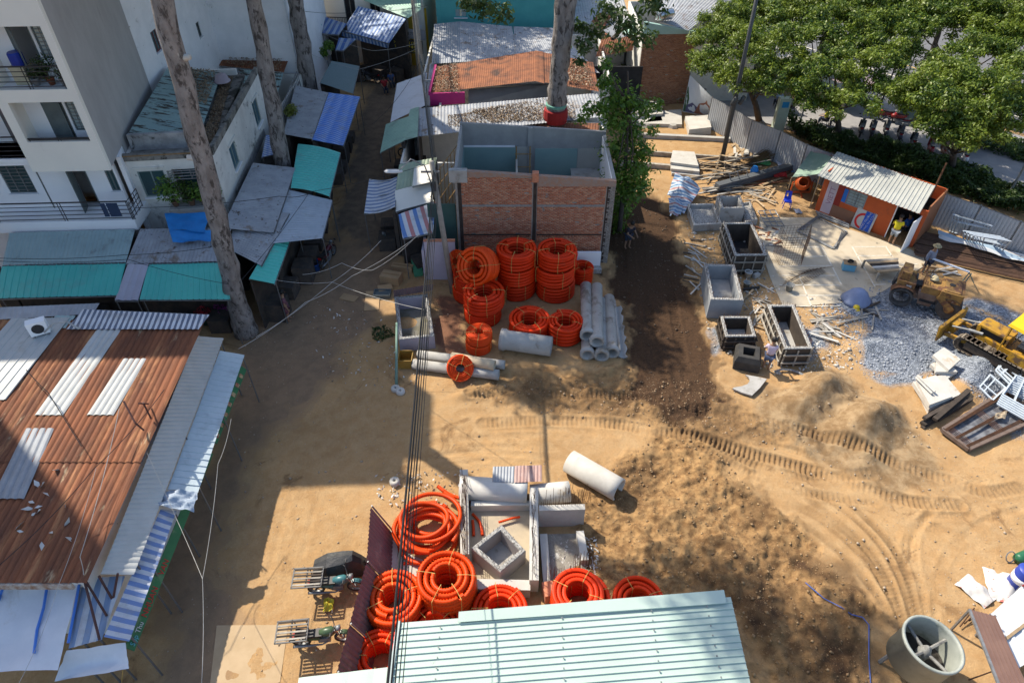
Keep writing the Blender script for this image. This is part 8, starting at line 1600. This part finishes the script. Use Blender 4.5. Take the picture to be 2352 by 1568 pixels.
    part('face', M_SKIN, t, lambda _: (_.tube([head + V_((0,-.1,.02)), head + V_((0,-.125,-.02))],[.012,.018],6),[_.lathe([(0,-.02),(.02,0),(0,.02)],6, MT_(head + V_((.105 * s_, 0,0)))) for s_ in (-1,1)]), True, **LL); part('eyes', M_HAIR, t, lambda _: [_.box(head + V_((.035 * s_, -.1,.025)),(.025,.012,.012)) for s_ in (-1,1)] + [_.box(head + V_((0,-.1,-.05)),(.04,.01,.008))], **LL)
    if hat: part('hat', hat, t, lambda _: _.lathe([(.21,.06),(.215,.07),(.125,.085),(.115,.17),(.06,.2),(0,.205)],16, MT_(head + V_((0,0,-.0)))), True, **LL)
    t.scale = (scale,) * 3; return t
sk_ = lambda n, c: plain(n, c, .85)
person('worker in a bright yellow shirt standing at the shed door', G(z4(1190,1050)) + V_((0,0,.03)), R(150), sk_('yellow_shirt', (.62,.52,.02)), sk_('grey_shorts', (.25,.28,.32)), 'work'); person('worker in a pale pink shirt bending over the long formwork box', G(z7(1110,1170)), R(165), sk_('pink_shirt', (.55,.46,.56)), sk_('navy_shorts', (.08,.1,.16)), 'work'); person('man in a grey blue shirt and straw hat standing behind the roller', G(z5(700,345)), R(20), sk_('greyblue_shirt', (.22,.25,.33)), sk_('dark_shorts', (.03,.04,.07)), 'stand', hat=mat('straw', (.36,.3,.18), None, 4,.9), sleeve=.9)
person('person in blue squatting just inside the shed door', G(z4(1330,940)) + V_((0,0,.0)), R(200), sk_('blue_shirt', (.02,.1,.4)), sk_('dark_shorts', (.03,.04,.07)), 'sit', longleg=True); person('worker in dark clothes in the shade right of the brick house', G(t21(790,125)) + V_((0,0,-.1)), R(30), sk_('black_shirt', (.02,.02,.035)), sk_('dark_shorts', (.03,.04,.07)), 'bend'); person('woman in a dark patterned dress walking past the market stalls', G(t11(225,635)), R(120), mat('maroon_print', (.1,.03,.05),(.2,.1,.12),12,.9), MATS['maroon_print'], 'stand', longleg=False)
for i, (x, y, c, lb) in enumerate(((60,740,(.3,.4,.6), 'customer in pale blue seated nearest the left trunk on the pavement'),(150,770,(.35,.42,.5), 'customer in light blue seated with back to the hedge on the pavement'),(385,860,(.55,.5,.03), 'customer in a yellow shirt seated under the pink parasol'),(465,870,(.5,.52,.56), 'customer in a white shirt seated under the pink parasol'))): person(lb, G(t30(x, y),.12), R(180 + 25 * i), sk_('cust_%d' % i, c), sk_('dark_shorts', (.03,.04,.07)), 'sit', longleg=True, group='customers at the pavement cafe'); part_ = chair(('black stool under the customer in pale blue', 'black stool under the customer in light blue', 'black stool under the customer in yellow', 'black stool under the customer in white')[i], G(t30(x, y),.12), R(180 + 25 * i),(.03,.03,.035))
for i, (x, y, c, lb) in enumerate(((890,640,(.35,.03,.04), 'person in red sitting on a motorbike in the dark alley end'),(935,600,(.05,.1,.25), 'person in blue behind the red one in the dark alley end'))): person(lb, G(t10(x, y)), R(20), sk_('alley_%d' % i, c), sk_('dark_shorts', (.03,.04,.07)), 'sit', longleg=True)
# ------------------------------------------------------------------ trees
def clumps(cl, dens, size, seed, mat_, parent, name='crown', flat=.75, aspect=.42):
    rg = np.random.default_rng(seed); P, D = [],[]
    for c, r in cl:
        n = int(dens * r * r); d = rg.normal(size=(n, 3)); d /= np.linalg.norm(d, axis=1)[:, None]; rr_ = (rg.random(n) ** .45) * (1 + .25 * np.sin(d[:, 0] * 5 + c[0]) * np.sin(d[:, 1] * 6 + c[1]) + .15 * rg.normal(size=n))
        P.append(np.array(c) + d * rr_[:, None] * np.array([r, r, r * flat])); D.append(d)
    P, D = np.concatenate(P), np.concatenate(D); return leaf_mesh(P, D, size, rg, mat_, parent, name, .35, aspect)
def tree(label, trunk, radii, cl, mat_, dens=420, size=.3, seed=1, bark=M_BARKD, limbs=True, name='tree', k=10, flat=.75, nub=False, lf=(.55,.98), sub=0):
    b_ = V_(trunk[0]); t = thing(name, label, 'tree', b_); pts = [V_(p) for p in trunk]; fine = []; rr_ = []
    for i in range(len(pts) - 1):
        for j in range(8): u = j / 8; fine.append(pts[i].lerp(pts[i + 1], u) + V_((.035 * ms_(i * 9 + j * 1.7),.03 * mc_(i * 7 + j * 2.1),0)) * (radii[0] > .3)); rr_.append((radii[i] * (1 - u) + radii[i + 1] * u) * (1 + .07 * ms_(j * 3.1 + i * 5)))
    fine.append(pts[-1]); rr_.append(radii[-1]); part('trunk', bark, t, lambda _: _.tube(fine, rr_, k), True)
    if nub:
        for z in nub: i = min(range(len(fine)), key=lambda q: abs(fine[q].z - z)); p = fine[i]; s_ = 1 if int(z * 7) % 2 else -1; part('branch_stub', M_CONCL, t, lambda _: _.tube([p, p + V_((s_ * rr_[i] * 1.5,-.1,.1))],[rr_[i] * .42, rr_[i] * .3],8), True)
    if limbs:
        for i, (c, r) in enumerate(cl[:14]): s0 = fine[max(2, int(len(fine) * ru_(*lf))) - 1]; c = V_(c); mid_ = s0.lerp(c, .5) + V_((ru_(-.3,.3), ru_(-.3,.3),-.2 * r)); part('limb', bark, t, lambda _: _.tube([s0, mid_, c + V_((0,0, r * .2))],[max(.04, radii[-1] * .55), max(.03, radii[-1] * .35),.02],6), True)
    if sub:
        rq = np.random.default_rng(seed); c2 = []
        for c, r in cl:
            for __ in range(int(sub * r * r)):
                d = rq.normal(size=3); d[2] = abs(d[2]) * .9 - .15; d /= np.linalg.norm(d); c2.append((tuple(np.array(c) + d * np.array([r, r, r * flat]) * rq.uniform(.55,1.08)), rq.uniform(.3,.55)))
        cl = c2
    clumps(cl, dens, size, seed, mat_, t, flat=flat); return t
def tall(label, pts, radii, cc, r, rz, seed, extra=(), nub=False, n=11):
    rg = random.Random(seed); cl = [((cc[0] + rg.gauss(0,.45) * r, cc[1] + rg.gauss(0,.36) * r, cc[2] + rg.uniform(-1,1) * rz), rg.uniform(1.1,1.9)) for __ in range(n)] + list(extra)
    return tree(label, pts, radii, cl, M_LEAFD, 210,.36, seed, M_BARK, True, 'dipterocarp_tree', 14,.7, nub, (.9,1))
tall('leaning pale barked trunk rising from the corner of the market stalls', [(-12.35,23.8,0),(-12.25,23.75,2),(-11.8,23.7,7),(-11.3,23.7,14.4),(-10.4,23.6,22)],[.56,.42,.38,.34,.2],(-9.7,23.4,25),3.6,2.2,101, nub=(9.2,12.2), n=9)
tall('straight grey trunk growing through the awnings beside the parapet house', [(-12.9,35.0,0),(-12.8,35.0,3),(-12.3,35.0,11),(-11.9,35,20)],[.5,.44,.36,.2],(-9.6,35.6,16.6),5.6,2.4,102, n=46)
tall('dark trunk standing behind the turquoise dome awning', [(-14.15,46.9,0),(-14.0,46.9,3),(-13.8,46.9,9),(-13.6,46.8,20)],[.65,.55,.48,.25],(-10.5,44,24),5.5,5,103, n=34)
tall('unseen tall tree added behind the white building to shade the alley end', [(-21.5,61,0),(-21.5,61,6),(-21.3,61,14)],[.5,.4,.25],(-21,61,17),5,4,106, n=16)  # out of view, put in so its crown shades the far awnings
tall('unseen tall tree added behind the cream house to shade the grey roof', [(-11,67,0),(-11,67,6),(-10.8,65,14)],[.45,.35,.2],(-9.5,61,16),5.5,3,107, n=26)  # out of view, put in to shade the over-bright grey roof
Y4 = lambda x, y, Y: (lambda d: tuple(d * (Y / d.y) + V_((0,0, CAM_H))))(ray((x, y)))
t4_ = tall('massive pale trunk with a red cloth round its foot behind the brick house', [(2.62,40.0,0),(2.65,40.0,3.2),(2.75,40.05,6),(2.95,40.1,10),(3.2,40.1,20)],[.72,.62,.53,.6,.3],(3.4,40,20),5.0,5,104,[(Y4(x, y, 39 + .6 * (i % 3)), r) for i, (x, y, r) in enumerate(((1105,15,.9),(1150,30,.8),(1075,0,.7),(1340,105,.75),(1365,75,.8),(1335,60,.6),(1440,55,1.0),(1475,85,.8),(1400,25,1.0),(1500,10,.9),(1330,140,.45),(1420,110,.6)))], n=15)
part('red_cloth', plain('red_cloth', (.3,.02,.02),.9), t4_, lambda _: _.lathe([(.7,3.0),(.74,3.3),(.72,3.75),(.64,3.8)],16, MT_((2.65,40,0)))); part('green_band', plain('green_cloth', (.15,.35,.28),.9), t4_, lambda _: _.lathe([(.63,3.95),(.64,4.1),(.61,4.12)],16, MT_((2.66,40,0))))
cl = [(Y4(x, y, 32.6 + .5 * ms_(i)), r) for i, (x, y, r) in enumerate(((1393,150,.4),(1398,190,.5),(1405,230,.7),(1445,235,.8),(1480,250,.6),(1512,240,.4),(1412,275,.8),(1450,300,.8),(1420,340,.9),(1475,345,.65),(1460,390,.95),(1412,410,.8),(1440,440,.9),(1470,430,.7),(1425,480,.8),(1418,520,.6),(1440,550,.5),(1380,250,.5),(1350,250,.4),(1500,300,.35),(1385,190,.4),(1335,275,.35)))]
tree('young bright green tree growing along the right wall of the brick house', [(6.0,32.4,0),(5.95,32.5,3),(5.8,32.6,6),(5.5,32.6,8.8)],[.14,.11,.08,.03], cl, M_LEAFY, 620,.25,105, M_BARKD, True, 'young_tree', 8,.9)
ST = [('first street tree behind the lamp post, nearest the brick wall', t20(1700,835),((1635,150,5.2,1.3),(1690,100,6,2.0),(1700,185,5.2,1.3),(1760,130,6.3,2.1),(1740,50,6.8,2.2),(1670,50,6.3,1.5),(1615,95,5.4,1.0),(1790,190,5.4,1.5),(1810,40,7,2.0))),('second street tree over the pink parasol', t30(485,965),((1870,110,6.6,2.2),(1940,70,7.2,2.3),(1900,190,5.8,1.8),(1985,150,6.4,2.2),(1950,245,5.2,1.4),(2030,90,7,2.1),(1850,20,7.3,2.2),(1860,230,5,1.0),(2020,215,5.6,1.3),(1920,10,7.6,2.2))),('third street tree at the right with a leaning trunk', t30(1255,1185),((2130,225,6.2,1.8),(2195,255,5.8,1.9),(2265,235,6.2,2.0),(2180,185,6.6,1.7),(2240,305,5.2,1.4),(2145,290,5.2,1.2),(2320,265,5.8,1.7),(2210,320,5,1.0),(2350,180,6.6,1.6),(2090,240,5.6,1.0))),('fourth street tree at the top right corner', t30(1340,430),((2120,60,7.2,2.1),(2190,30,7.8,2.4),(2280,60,7.8,2.3),(2335,110,7.2,2.0),(2060,20,7.6,2.1),(2250,130,7.0,1.7),(2350,20,8,2.2),(2000,20,7.6,2.1),(2110,140,6.4,1.3)))]
for i, (lb, bpx, cs_) in enumerate(ST):
    b_ = G(bpx); cl = [(tuple(G((x, y), z)), r) for x, y, z, r in cs_]; m_ = sum((V_(c) for c, r in cl), V_()) / len(cl); tree(lb, [b_, b_.lerp(V_((m_.x, m_.y, 2.2)),.25) + V_((0,0,.9)), b_.lerp(V_((m_.x, m_.y, 5)),.6)],[.24,.19,.13], cl, M_LEAF, 800,.185,110 + i, name='street_tree', flat=.75, sub=14)
for i, (x, y) in enumerate(((12,60),(17.5,57),(24,55),(31,52),(37,49))): tree(('first', 'second', 'third', 'fourth', 'fifth')[i] + ' far kerb tree from the left, added to shade the street', [(x, y, 0),(x + .2, y, 3),(x, y, 6)],[.25,.2,.12],[((x + 2.2 * mc_(k * 1.3), y + 2.0 * ms_(k * 1.3),8 + .8 * ms_(k * 2.1)),2.0) for k in range(6)], M_LEAF, 150,.34,170 + i, name='kerb_shade_tree', flat=.6, lf=(.9,1))  # row added so that crowns above the frame darken the street
# hedge and planting
def scatter(name, poly, n, zr, size, mat_, seed, kind='stuff', label=None, cat=None):
    rg = np.random.default_rng(seed); W = np.array([tuple(G(p)[:2]) for p in poly]); mn, mx_ = W.min(0), W.max(0); q = rg.random((n * 4,2)) * (mx_ - mn) + mn; q = q[inpoly(q[:, 0], q[:, 1],[tuple(k) for k in W])][:n]; hm = .55 + .9 * fbm(q[:, 0], q[:, 1],1.6, seed, 3); z = zr[0] + (zr[1] - zr[0]) * np.clip(hm, .15,1.4) * rg.random(len(q)) ** .5
    d = rg.normal(size=(len(q),3)); d[:, 2] = abs(d[:, 2]) + .4; o = leaf_mesh(np.column_stack([q, z]), d / np.linalg.norm(d, axis=1)[:, None], size, rg, mat_, None, name); o['kind'] = kind
    if label: tag(o, label, cat)
    return o
scatter('hedge', Q(t30,(60,850),(500,985),(1000,1095),(1400,1215),(1800,1340),(1800,1520),(1500,1425),(1190,1310),(800,1160),(440,1065),(270,1000)),24000,(.05,1.15),.24, M_LEAFD, 121, label='dark low hedge between the hoarding and the pavement', cat='hedge'); scatter('shrub_bed', Q(t30,(1200,960),(1420,930),(1900,1020),(1900,1180),(1440,1040),(1380,1080),(1200,1020)),5000,(.1,1.0),.24, M_LEAFD, 122, label='shrub bed beside the third street tree on the pavement', cat='shrubs'); scatter('weeds', Q(t11,(800,690),(900,670),(960,740),(860,790),(800,760)),260,(.02,.25),.14, M_LEAFD, 123, label='patch of weeds beside the lavender pit', cat='weeds'); scatter('weeds', Q(t20,(760,400),(960,470),(1180,720),(900,700),(740,560)),2200,(.05,1.0),.2, M_LEAFY, 124, label='weeds growing at the foot of the tall brick wall', cat='weeds')
# street things
kx = G(t30(300,740),.12); ko = thing('kiosk', 'beige pavement kiosk with a glazed front under the street trees', 'kiosk', kx); e_ = (G(t30(400,600),2) - G(t30(20,520),2)).normalized(); FK = Facade(tuple(G(t30(20,660),.12)[:2]), e_[:2]); FK.part('base_wall', mat('beige_tile', (.34,.29,.2), None, 1,.7), ko, (-6,5.2,0,.2,.1,1.1)); FK.part('glazing', M_GLASSW, ko, (.2,5.0,.3,.34,1.1,2.6)); FK.part('roof', M_CONC, ko, (-6,5.4,.2,3.4,2.6,2.8)); FK.part('rear_wall', M_OLDWALL, ko, (-6,5.2,3,3.2,0,2.6)); FK.part('mullion', M_STEEL, ko, (2.5,2.6,.25,.3,1.1,2.6))
px_ = G(t30(525,720),.12) + V_((0,.6,0)); po = thing('parasol', 'faded pink parasol over the pavement cafe', 'parasol', px_); part('canopy', plain('pink_canvas', (.42,.33,.36),.9), po, lambda _: _.lathe([(2.1,2.0),(1.1,2.35),(.05,2.7)],8, MT_(px_)), False); part('pole', M_STEEL, po, lambda _: _.tube([px_, px_ + V_((0,0,2.72))],.03,6)); part('base', M_CONC, po, lambda _: _.lathe([(0,0),(.3,0),(.28,.1),(0,.1)],12, MT_(px_)))
ax_ = G(t30(950,850),.12); ao = thing('advertising_column', 'grey green advertising panel standing on the pavement', 'panel', ax_); part('panel', plain('panel_green', (.11,.16,.16),.5), ao, lambda _: _.box(ax_ + V_((0,0,1.5)),(1.4,.25,2.7),-.35)); part('foot', M_CONC, ao, lambda _: _.box(ax_ + V_((0,0,.08)),(1.5,.5,.16),-.35))
mc = G(t30(58,905)); mo = thing('meter_cabinet', 'pale green meter cabinet with a blue label behind the hoarding', 'cabinet', mc); part('casing', plain('pale_green_cabinet', (.42,.5,.42)), mo, lambda _: _.box(mc + V_((0,0,1.2)),(.75,.5,2.4))); part('label', plain('cyan_label', (.02,.25,.55)), mo, lambda _: _.box(mc + V_((.03,-.26,2.0)),(.45,.02,.4)))
for i, (x, y, h) in enumerate(((765,745,4.0),(870,735,4.0),(205,885,4.5),(1660,1330,5.5))): p = G(t30(x, y),.1); q = thing('street_pole', ('dark street pole left of the advertising panel', 'grey street pole nearest the advertising panel', 'thin grey pole behind the meter cabinet', 'thin leaning pole at the right edge of the hedge')[i], 'pole', p); part('shaft', M_BLACK if i == 0 else M_STEEL, q, lambda _: _.tube([p, p + V_((.1,.05, h))],[.07,.05],8)); part('foot', M_CONC, q, lambda _: _.box(p + V_((0,0,.04)),(.4,.4,.08)))
# ------------------------------------------------------------------ poles, lamps and cables
def pole(label, base, top, r, lamp, name='utility_pole'):
    base, top = V_(base), V_(top); t = thing(name, label, 'utility pole', base); part('shaft', mat('pole_concrete', (.3,.28,.25),(.22,.2,.18),2,.9), t, lambda _: _.tube([base, top],[r, r * .7],10), True); part('crossarm', M_STEEL, t, lambda _: _.beam(top + V_((-.5,0,-.5)), top + V_((.3,0,-.5)),.07,.07)); L = V_(lamp); part('lamp_arm', M_STEEL, t, lambda _: _.tube([top + V_((0,0,-1.4)), top.lerp(L, .2) + V_((0,0,-.1)), top.lerp(L, .55) + V_((0,0,.35)), L + V_((.2,0,.05))],.03,6)); part('lamp_head', plain('lamp_grey', (.5,.52,.54),.4), t, lambda _: _.lathe([(0,0),(.09,.06),(.15,.3),(.14,.7),(.05,.8)],10, MT_(L + V_((.35,0,0))) @ MR_(R(-90),4, 'Y') @ Matrix.Diagonal((.45,1,1,1))), True); part('cable_box', M_BLACK, t, lambda _: _.box(top + V_((.02,-.2,-1.1)),(.22,.14,.4)))
pole('leaning concrete utility pole with a curved street lamp beside the brick house', (-2.95,26.9,0),(-3.45,26.9,7.1),.15,(-4.95,26.2,7.0)); pole('far concrete utility pole with a street lamp by the mustard wall', (-6.9,51.0,0),(-6.9,51.0,8.2),.16,(-10.2,51,7.9))
def cable(label, pts, r=.012, mat_=M_CABLE, sag=.3, name='cable'):
    P = [V_(p) for p in pts]; out = []
    for a, b_ in zip(P[:-1], P[1:]): n = 10; out += [a.lerp(b_, i / n) - V_((0,0, sag * 4 * (i / n) * (1 - i / n))) for i in range(n)]
    out.append(P[-1]); return tag(part(name, mat_, None, lambda _: _.tube(out, r, 4)), label, 'cable')
for i in range(6): cable(('thickest', 'second', 'third', 'fourth', 'fifth', 'slackest')[i] + ' black overhead cable of the bundle running towards the camera', [(-6.9 + .05 * i, 51,7.6 - .1 * i),(-3.4 + .04 * i, 26.9,6.7 - .09 * i),(-2.5 + .07 * i - (.25 if i == 5 else 0),5,6.6 - .05 * i)],(.03,.02,.014,.012,.01,.01)[i], M_CABLE, .35 + .05 * i)
g5 = lambda t_, *pz: [G(t_(*p[:2]), p[2]) for p in pz]
CB = [('white cable from the alley awnings to the yellow tie over the dirt', g5(t11,(860,85,4.2),(525,372,4),(0,750,3.6)), M_CABLEW),('white cable from the utility pole to the yellow tie', g5(t11,(1155,560,5.5),(525,372,4),(130,355,3.2)), M_CABLEW),('long white cable crossing the alley from the utility pole', g5(t11,(1130,40,5.8),(660,330,4.2),(340,510,3.8),(-120,830,3.4)), M_CABLEW),('slack white cable loop above the market stall bucket', g5(t11,(1080,80,5.2),(800,290,3.8),(590,240,3.6),(320,320,3.3)), M_CABLEW),('black cable along the teal awnings to the leaning trunk', g5(t01,(-50,205,4.2),(850,185,4.3),(1560,110,4.6)), M_CABLE),('second black cable along the teal awnings to the leaning trunk', g5(t01,(-50,225,4.1),(880,215,4.1),(1570,385,3.6)), M_CABLE),('black cable from the trunk across the alley to the lamp arm', [G(t01(1650,370),3.8), G(t10(370,1320),5), G(t10(1195,1125),6.5)], M_CABLE),('black cable from the balcony to the pale grey blue awning', [G(t00(930,1430),4.9), G(t10(160,1350),5.2), G(t10(370,1330),5)], M_CABLE),('white cable hanging from the dome awning to the mustard wall', g5(t10,(300,340,4.6),(700,480,4.0),(1120,330,5)), M_CABLEW),('upper white cable from the dome awning to the mustard wall', g5(t10,(460,230,5),(800,350,4.6),(1130,290,5)), M_CABLEW),('black cable across the far end of the alley', g5(t10,(300,75,6),(700,85,6),(1180,40,6.5)), M_CABLE),('black cables from the far pole down to the white sheet awning', g5(t10,(1150,380,6),(1000,640,4.5),(800,855,3.6)), M_CABLE),('white rope over the sunless roof of the market hall', g5(t02,(660,90,4.6),(400,900,4.0),(130,1568,3.2)), M_CABLEW),('grey cable drooping along the edge of the rust roof', [G(t01(820,1240),4.9), G(t02(550,700),4.2), G(t02(570,860),3.7)], M_CABLEW),('black cable crossing the rust roof to the stay bracket', [G(t02(-20,770),4.6), G(t02(640,100),5), G(t01(1130,1110),5)], M_CABLE),('thin cable crossing the skylight strips', g5(t01,(180,975,4.6),(330,1130,4.6),(560,1500,4.4)), M_CABLE),('white guy rope above the alley in front of the fascia sign', g5(t02,(1385,1600,3),(1393,850,3.5),(1500,60,4),(1590,-250,4)), M_CABLEW),('white branch rope tied to the guy rope above the alley', g5(t02,(1393,850,3.5),(1215,440,3),(1010,-20,4.4)), M_CABLEW),('blue hose lying on the churned soil at the bottom right', [GP(t32(*p)) + V_((0,0,.06)) for p in ((250,890),(370,1010),(480,1085),(560,1115),(640,1130),(685,1180),(690,1400),(705,1580))], plain('hose_blue', (.06,.12,.4)))]
for i, (lb, pts, m_) in enumerate(CB): cable(lb, pts, .018 if 'hose' in lb else .007 if 'rope' in lb else .01 if m_ is M_CABLEW else .014, m_, 0.0 if 'hose' in lb else .12)
# ------------------------------------------------------------------ rubbish, boxes, stones
def carton(label, p, s_, rz, flat=False):
    t = thing('cardboard_box', label, 'box', p); part('body', M_CARD, t, lambda _: _.box(V_(p) + V_((0,0, s_[2] / 2 + .01)), s_, rz))
    if not flat: part('tape', plain('tape', (.3,.18,.08)), t, lambda _: _.box(V_(p) + V_((0,0, s_[2] + .013)),(s_[0] * .9,.08,.006), rz))
carton('large closed cardboard box on the rubbish heap', GP(t11(935,370)),(1.0,.6,.5),-.25); carton('long cardboard box behind the large closed one', GP(t11(1010,290)),(1.1,.35,.3),-.2); carton('small cardboard box leaning on the heap behind the pit', GP(t11(890,420)),(.7,.5,.12),.3, True); carton('flattened cardboard sheet alone on the dirt', GP(t11(640,480)),(.85,.45,.04),-.35, True); carton('flattened cardboard sheets left of the lavender pit', GP(t11(800,500)),(.7,1.5,.05),.1, True)
tag(part('dark_tray', M_FRAME, None, lambda _: [_.box(GP(t11(870,460)) + V_((a, b_, .1)), s_) for a, b_, s_ in ((-.4,0,(.04,.5,.18)),(.4,0,(.04,.5,.18)),(0,-.25,(.84,.04,.18)),(0,.25,(.84,.04,.18)),(0,0,(.8,.5,.03)))]), 'dark slatted tray lying against the lavender pit', 'tray'); tag(part('green_sheet', plain('green_board', (.06,.25,.13)), None, lambda _: _.hexa([GP(t11(1070,250)), GP(t11(1140,240)), GP(t11(1150,330)), GP(t11(1090,340))],[GP(t11(1070,250)) + V_((0,0,.4)), GP(t11(1140,240)) + V_((0,0,.35)), GP(t11(1150,330)) + V_((0,0,.1)), GP(t11(1090,340)) + V_((0,0,.1))])), 'green board leaning on the rubbish heap', 'board')
tag(part('yellow_bag', plain('yellow_plastic', (.6,.48,.03),.5), None, lambda _: _.quadsheet(GP(t12(470,990)) + V_((0,0,.1)), GP(t12(545,1010)) + V_((0,0,.2)), GP(t12(535,1075)) + V_((0,0,.12)), GP(t12(465,1090)) + V_((0,0,.05)),8,8,-.08,.04,5), True), 'crumpled yellow plastic bag between the parked motorbikes', 'bag')
for i, (x, y, c, lb) in enumerate(((1290,545,(.6,.45,.02), 'yellow flower bunch at the stall by the leaning trunk'),(1530,560,(.3,.04,.4), 'purple flower bunch at the stall by the leaning trunk'),(1100,540,(.5,.12,.02), 'orange flower bunch deep under the teal awning'),(1540,640,(.4,.06,.3), 'magenta flower bucket at the foot of the leaning trunk'),(1420,660,(.45,.03,.05), 'red flower bucket beside the striped roof end'))): p = G(t01(x, y),.0); potted(p, lb, 140 + i, .6,.45,(.04,.2,.2), leafmat('petal_%d' % i, tuple(k * .6 for k in c), c, tuple(min(1, k * 1.3) for k in c),.2),260,.13, potr=.2)
# loose stones, clods and paper: uncountable
def pebbles(name, poly, n, sz, mat_, seed, label, cat):
    rg = np.random.default_rng(seed); W = np.array([tuple(G(p)[:2]) for p in poly]); mn, mx_ = W.min(0), W.max(0); q = rg.random((n * 4,2)) * (mx_ - mn) + mn; q = q[inpoly(q[:, 0], q[:, 1],[tuple(k) for k in W])][:n]; z = ground_h(q[:, 0], q[:, 1], False)[0]; m_ = len(q); s_ = sz * (.4 + rg.pareto(3.0, m_)); s_ = np.minimum(s_, sz * 4)
    o8 = np.array([(1,0,0),(0,1,0),(-1,0,0),(0,-1,0),(0,0,1),(0,0,-1)], float); V = (o8[None] * (.6 + .8 * rg.random((m_, 6,1)))) * s_[:, None, None] * np.array([1,.8,.6]); a = rg.random(m_) * 6.28; ca, sa = np.cos(a)[:, None], np.sin(a)[:, None]; V = np.stack([V[..., 0] * ca - V[..., 1] * sa, V[..., 0] * sa + V[..., 1] * ca, V[..., 2]],-1) + np.column_stack([q, z + s_ * .2])[:, None, :]
    F = np.array([(0,1,4),(1,2,4),(2,3,4),(3,0,4),(1,0,5),(2,1,5),(3,2,5),(0,3,5)]); o = np_obj(name, V.reshape(-1,3),(np.arange(m_)[:, None, None] * 6 + F[None]).reshape(-1,3), mat_); o['kind'] = 'stuff'; tag(o, label, cat)
def rndmat(n, c1, c2, c3): return leafmat(n, c1, c2, c3,0.0)
PS2 = [(1500,1000),(1640,1010),(1700,1100),(1860,1230),(1990,1380),(2030,1600),(1720,1600),(1660,1380),(1480,1400),(1330,1370),(1310,1160),(1360,1120),(1440,1050)]
pebbles('soil_clods', PS2,8000,.018, rndmat('clod', (.16,.095,.045),(.26,.16,.075),(.36,.235,.115)),131, 'clods of churned brown earth in the middle of the site', 'clods'); pebbles('soil_clods', [(1040,870),(1640,870),(1700,960),(1900,1020),(1150,940)],3500,.018, rndmat('clod2', (.15,.09,.05),(.26,.17,.09),(.4,.28,.17)),132, 'clods along the bank in front of the concrete pipes', 'clods'); pebbles('rubble', [(1570,470),(1730,470),(1770,640),(1960,720),(1960,850),(1780,860),(1640,800),(1590,620)],3500,.035, rndmat('rubble', (.22,.18,.13),(.4,.36,.3),(.6,.57,.52)),137, 'crumbled rubble scattered round the concrete boxes', 'rubble'); pebbles('gravel_stones', [(1880,700),(2030,640),(2190,680),(2352,740),(2352,1010),(2190,880),(1990,870)],16000,.022, rndmat('gravel', (.12,.135,.16),(.22,.245,.28),(.42,.45,.5)),133, 'blue grey crushed stone spread under the machines', 'gravel'); pebbles('loose_stones', [(560,760),(1000,560),(1100,900),(1300,1100),(900,1568),(300,1568),(540,1200)],3000,.016, rndmat('stone', (.2,.14,.085),(.31,.23,.15),(.44,.36,.27)),134, 'small loose stones scattered over the dirt lane', 'stones'); pebbles('loose_stones', [(1560,560),(1800,700),(1980,870),(2352,1100),(2352,1500),(2050,1450),(1700,960)],4000,.018, MATS.get('x') or bpy.data.materials['stone'],135, 'small loose stones scattered over the sand of the site', 'stones'); pebbles('soil_crumbs', [(1400,470),(1520,470),(1648,870),(1430,890)],2500,.02, rndmat('crumb', (.04,.025,.015),(.08,.05,.03),(.16,.11,.07)),136, 'crumbs of dark wet soil on the dug strip', 'soil')
rg = np.random.default_rng(9); LT = [((700,700),(1000,740),(980,900),(720,880)),((860,1090),(1080,1080),(1060,1160),(870,1170)),((1700,620),(1800,640),(1790,760),(1690,740)),((1820,780),(1960,790),(1940,850),(1830,850)),((1290,1230),(1370,1230),(1380,1330),(1290,1340))]
for i, pl in enumerate(LT): litter('rubbish', ('paper and plastic rubbish between the dirt lane and the lavender pit', 'pale rubbish and rope ends on the sand above the loose loops', 'cement rubble and scraps beside the blue grey box', 'broken mortar and scraps beside the long formwork box', 'rubble scraps in the low concrete trough')[i],[GP(p) for p in pl],(170,120,150,150,160)[i],.13,150 + i, rndmat('scrap_mix%d' % i, (.12,.1,.08),(.4,.36,.3),(.7,.68,.64)),.08)
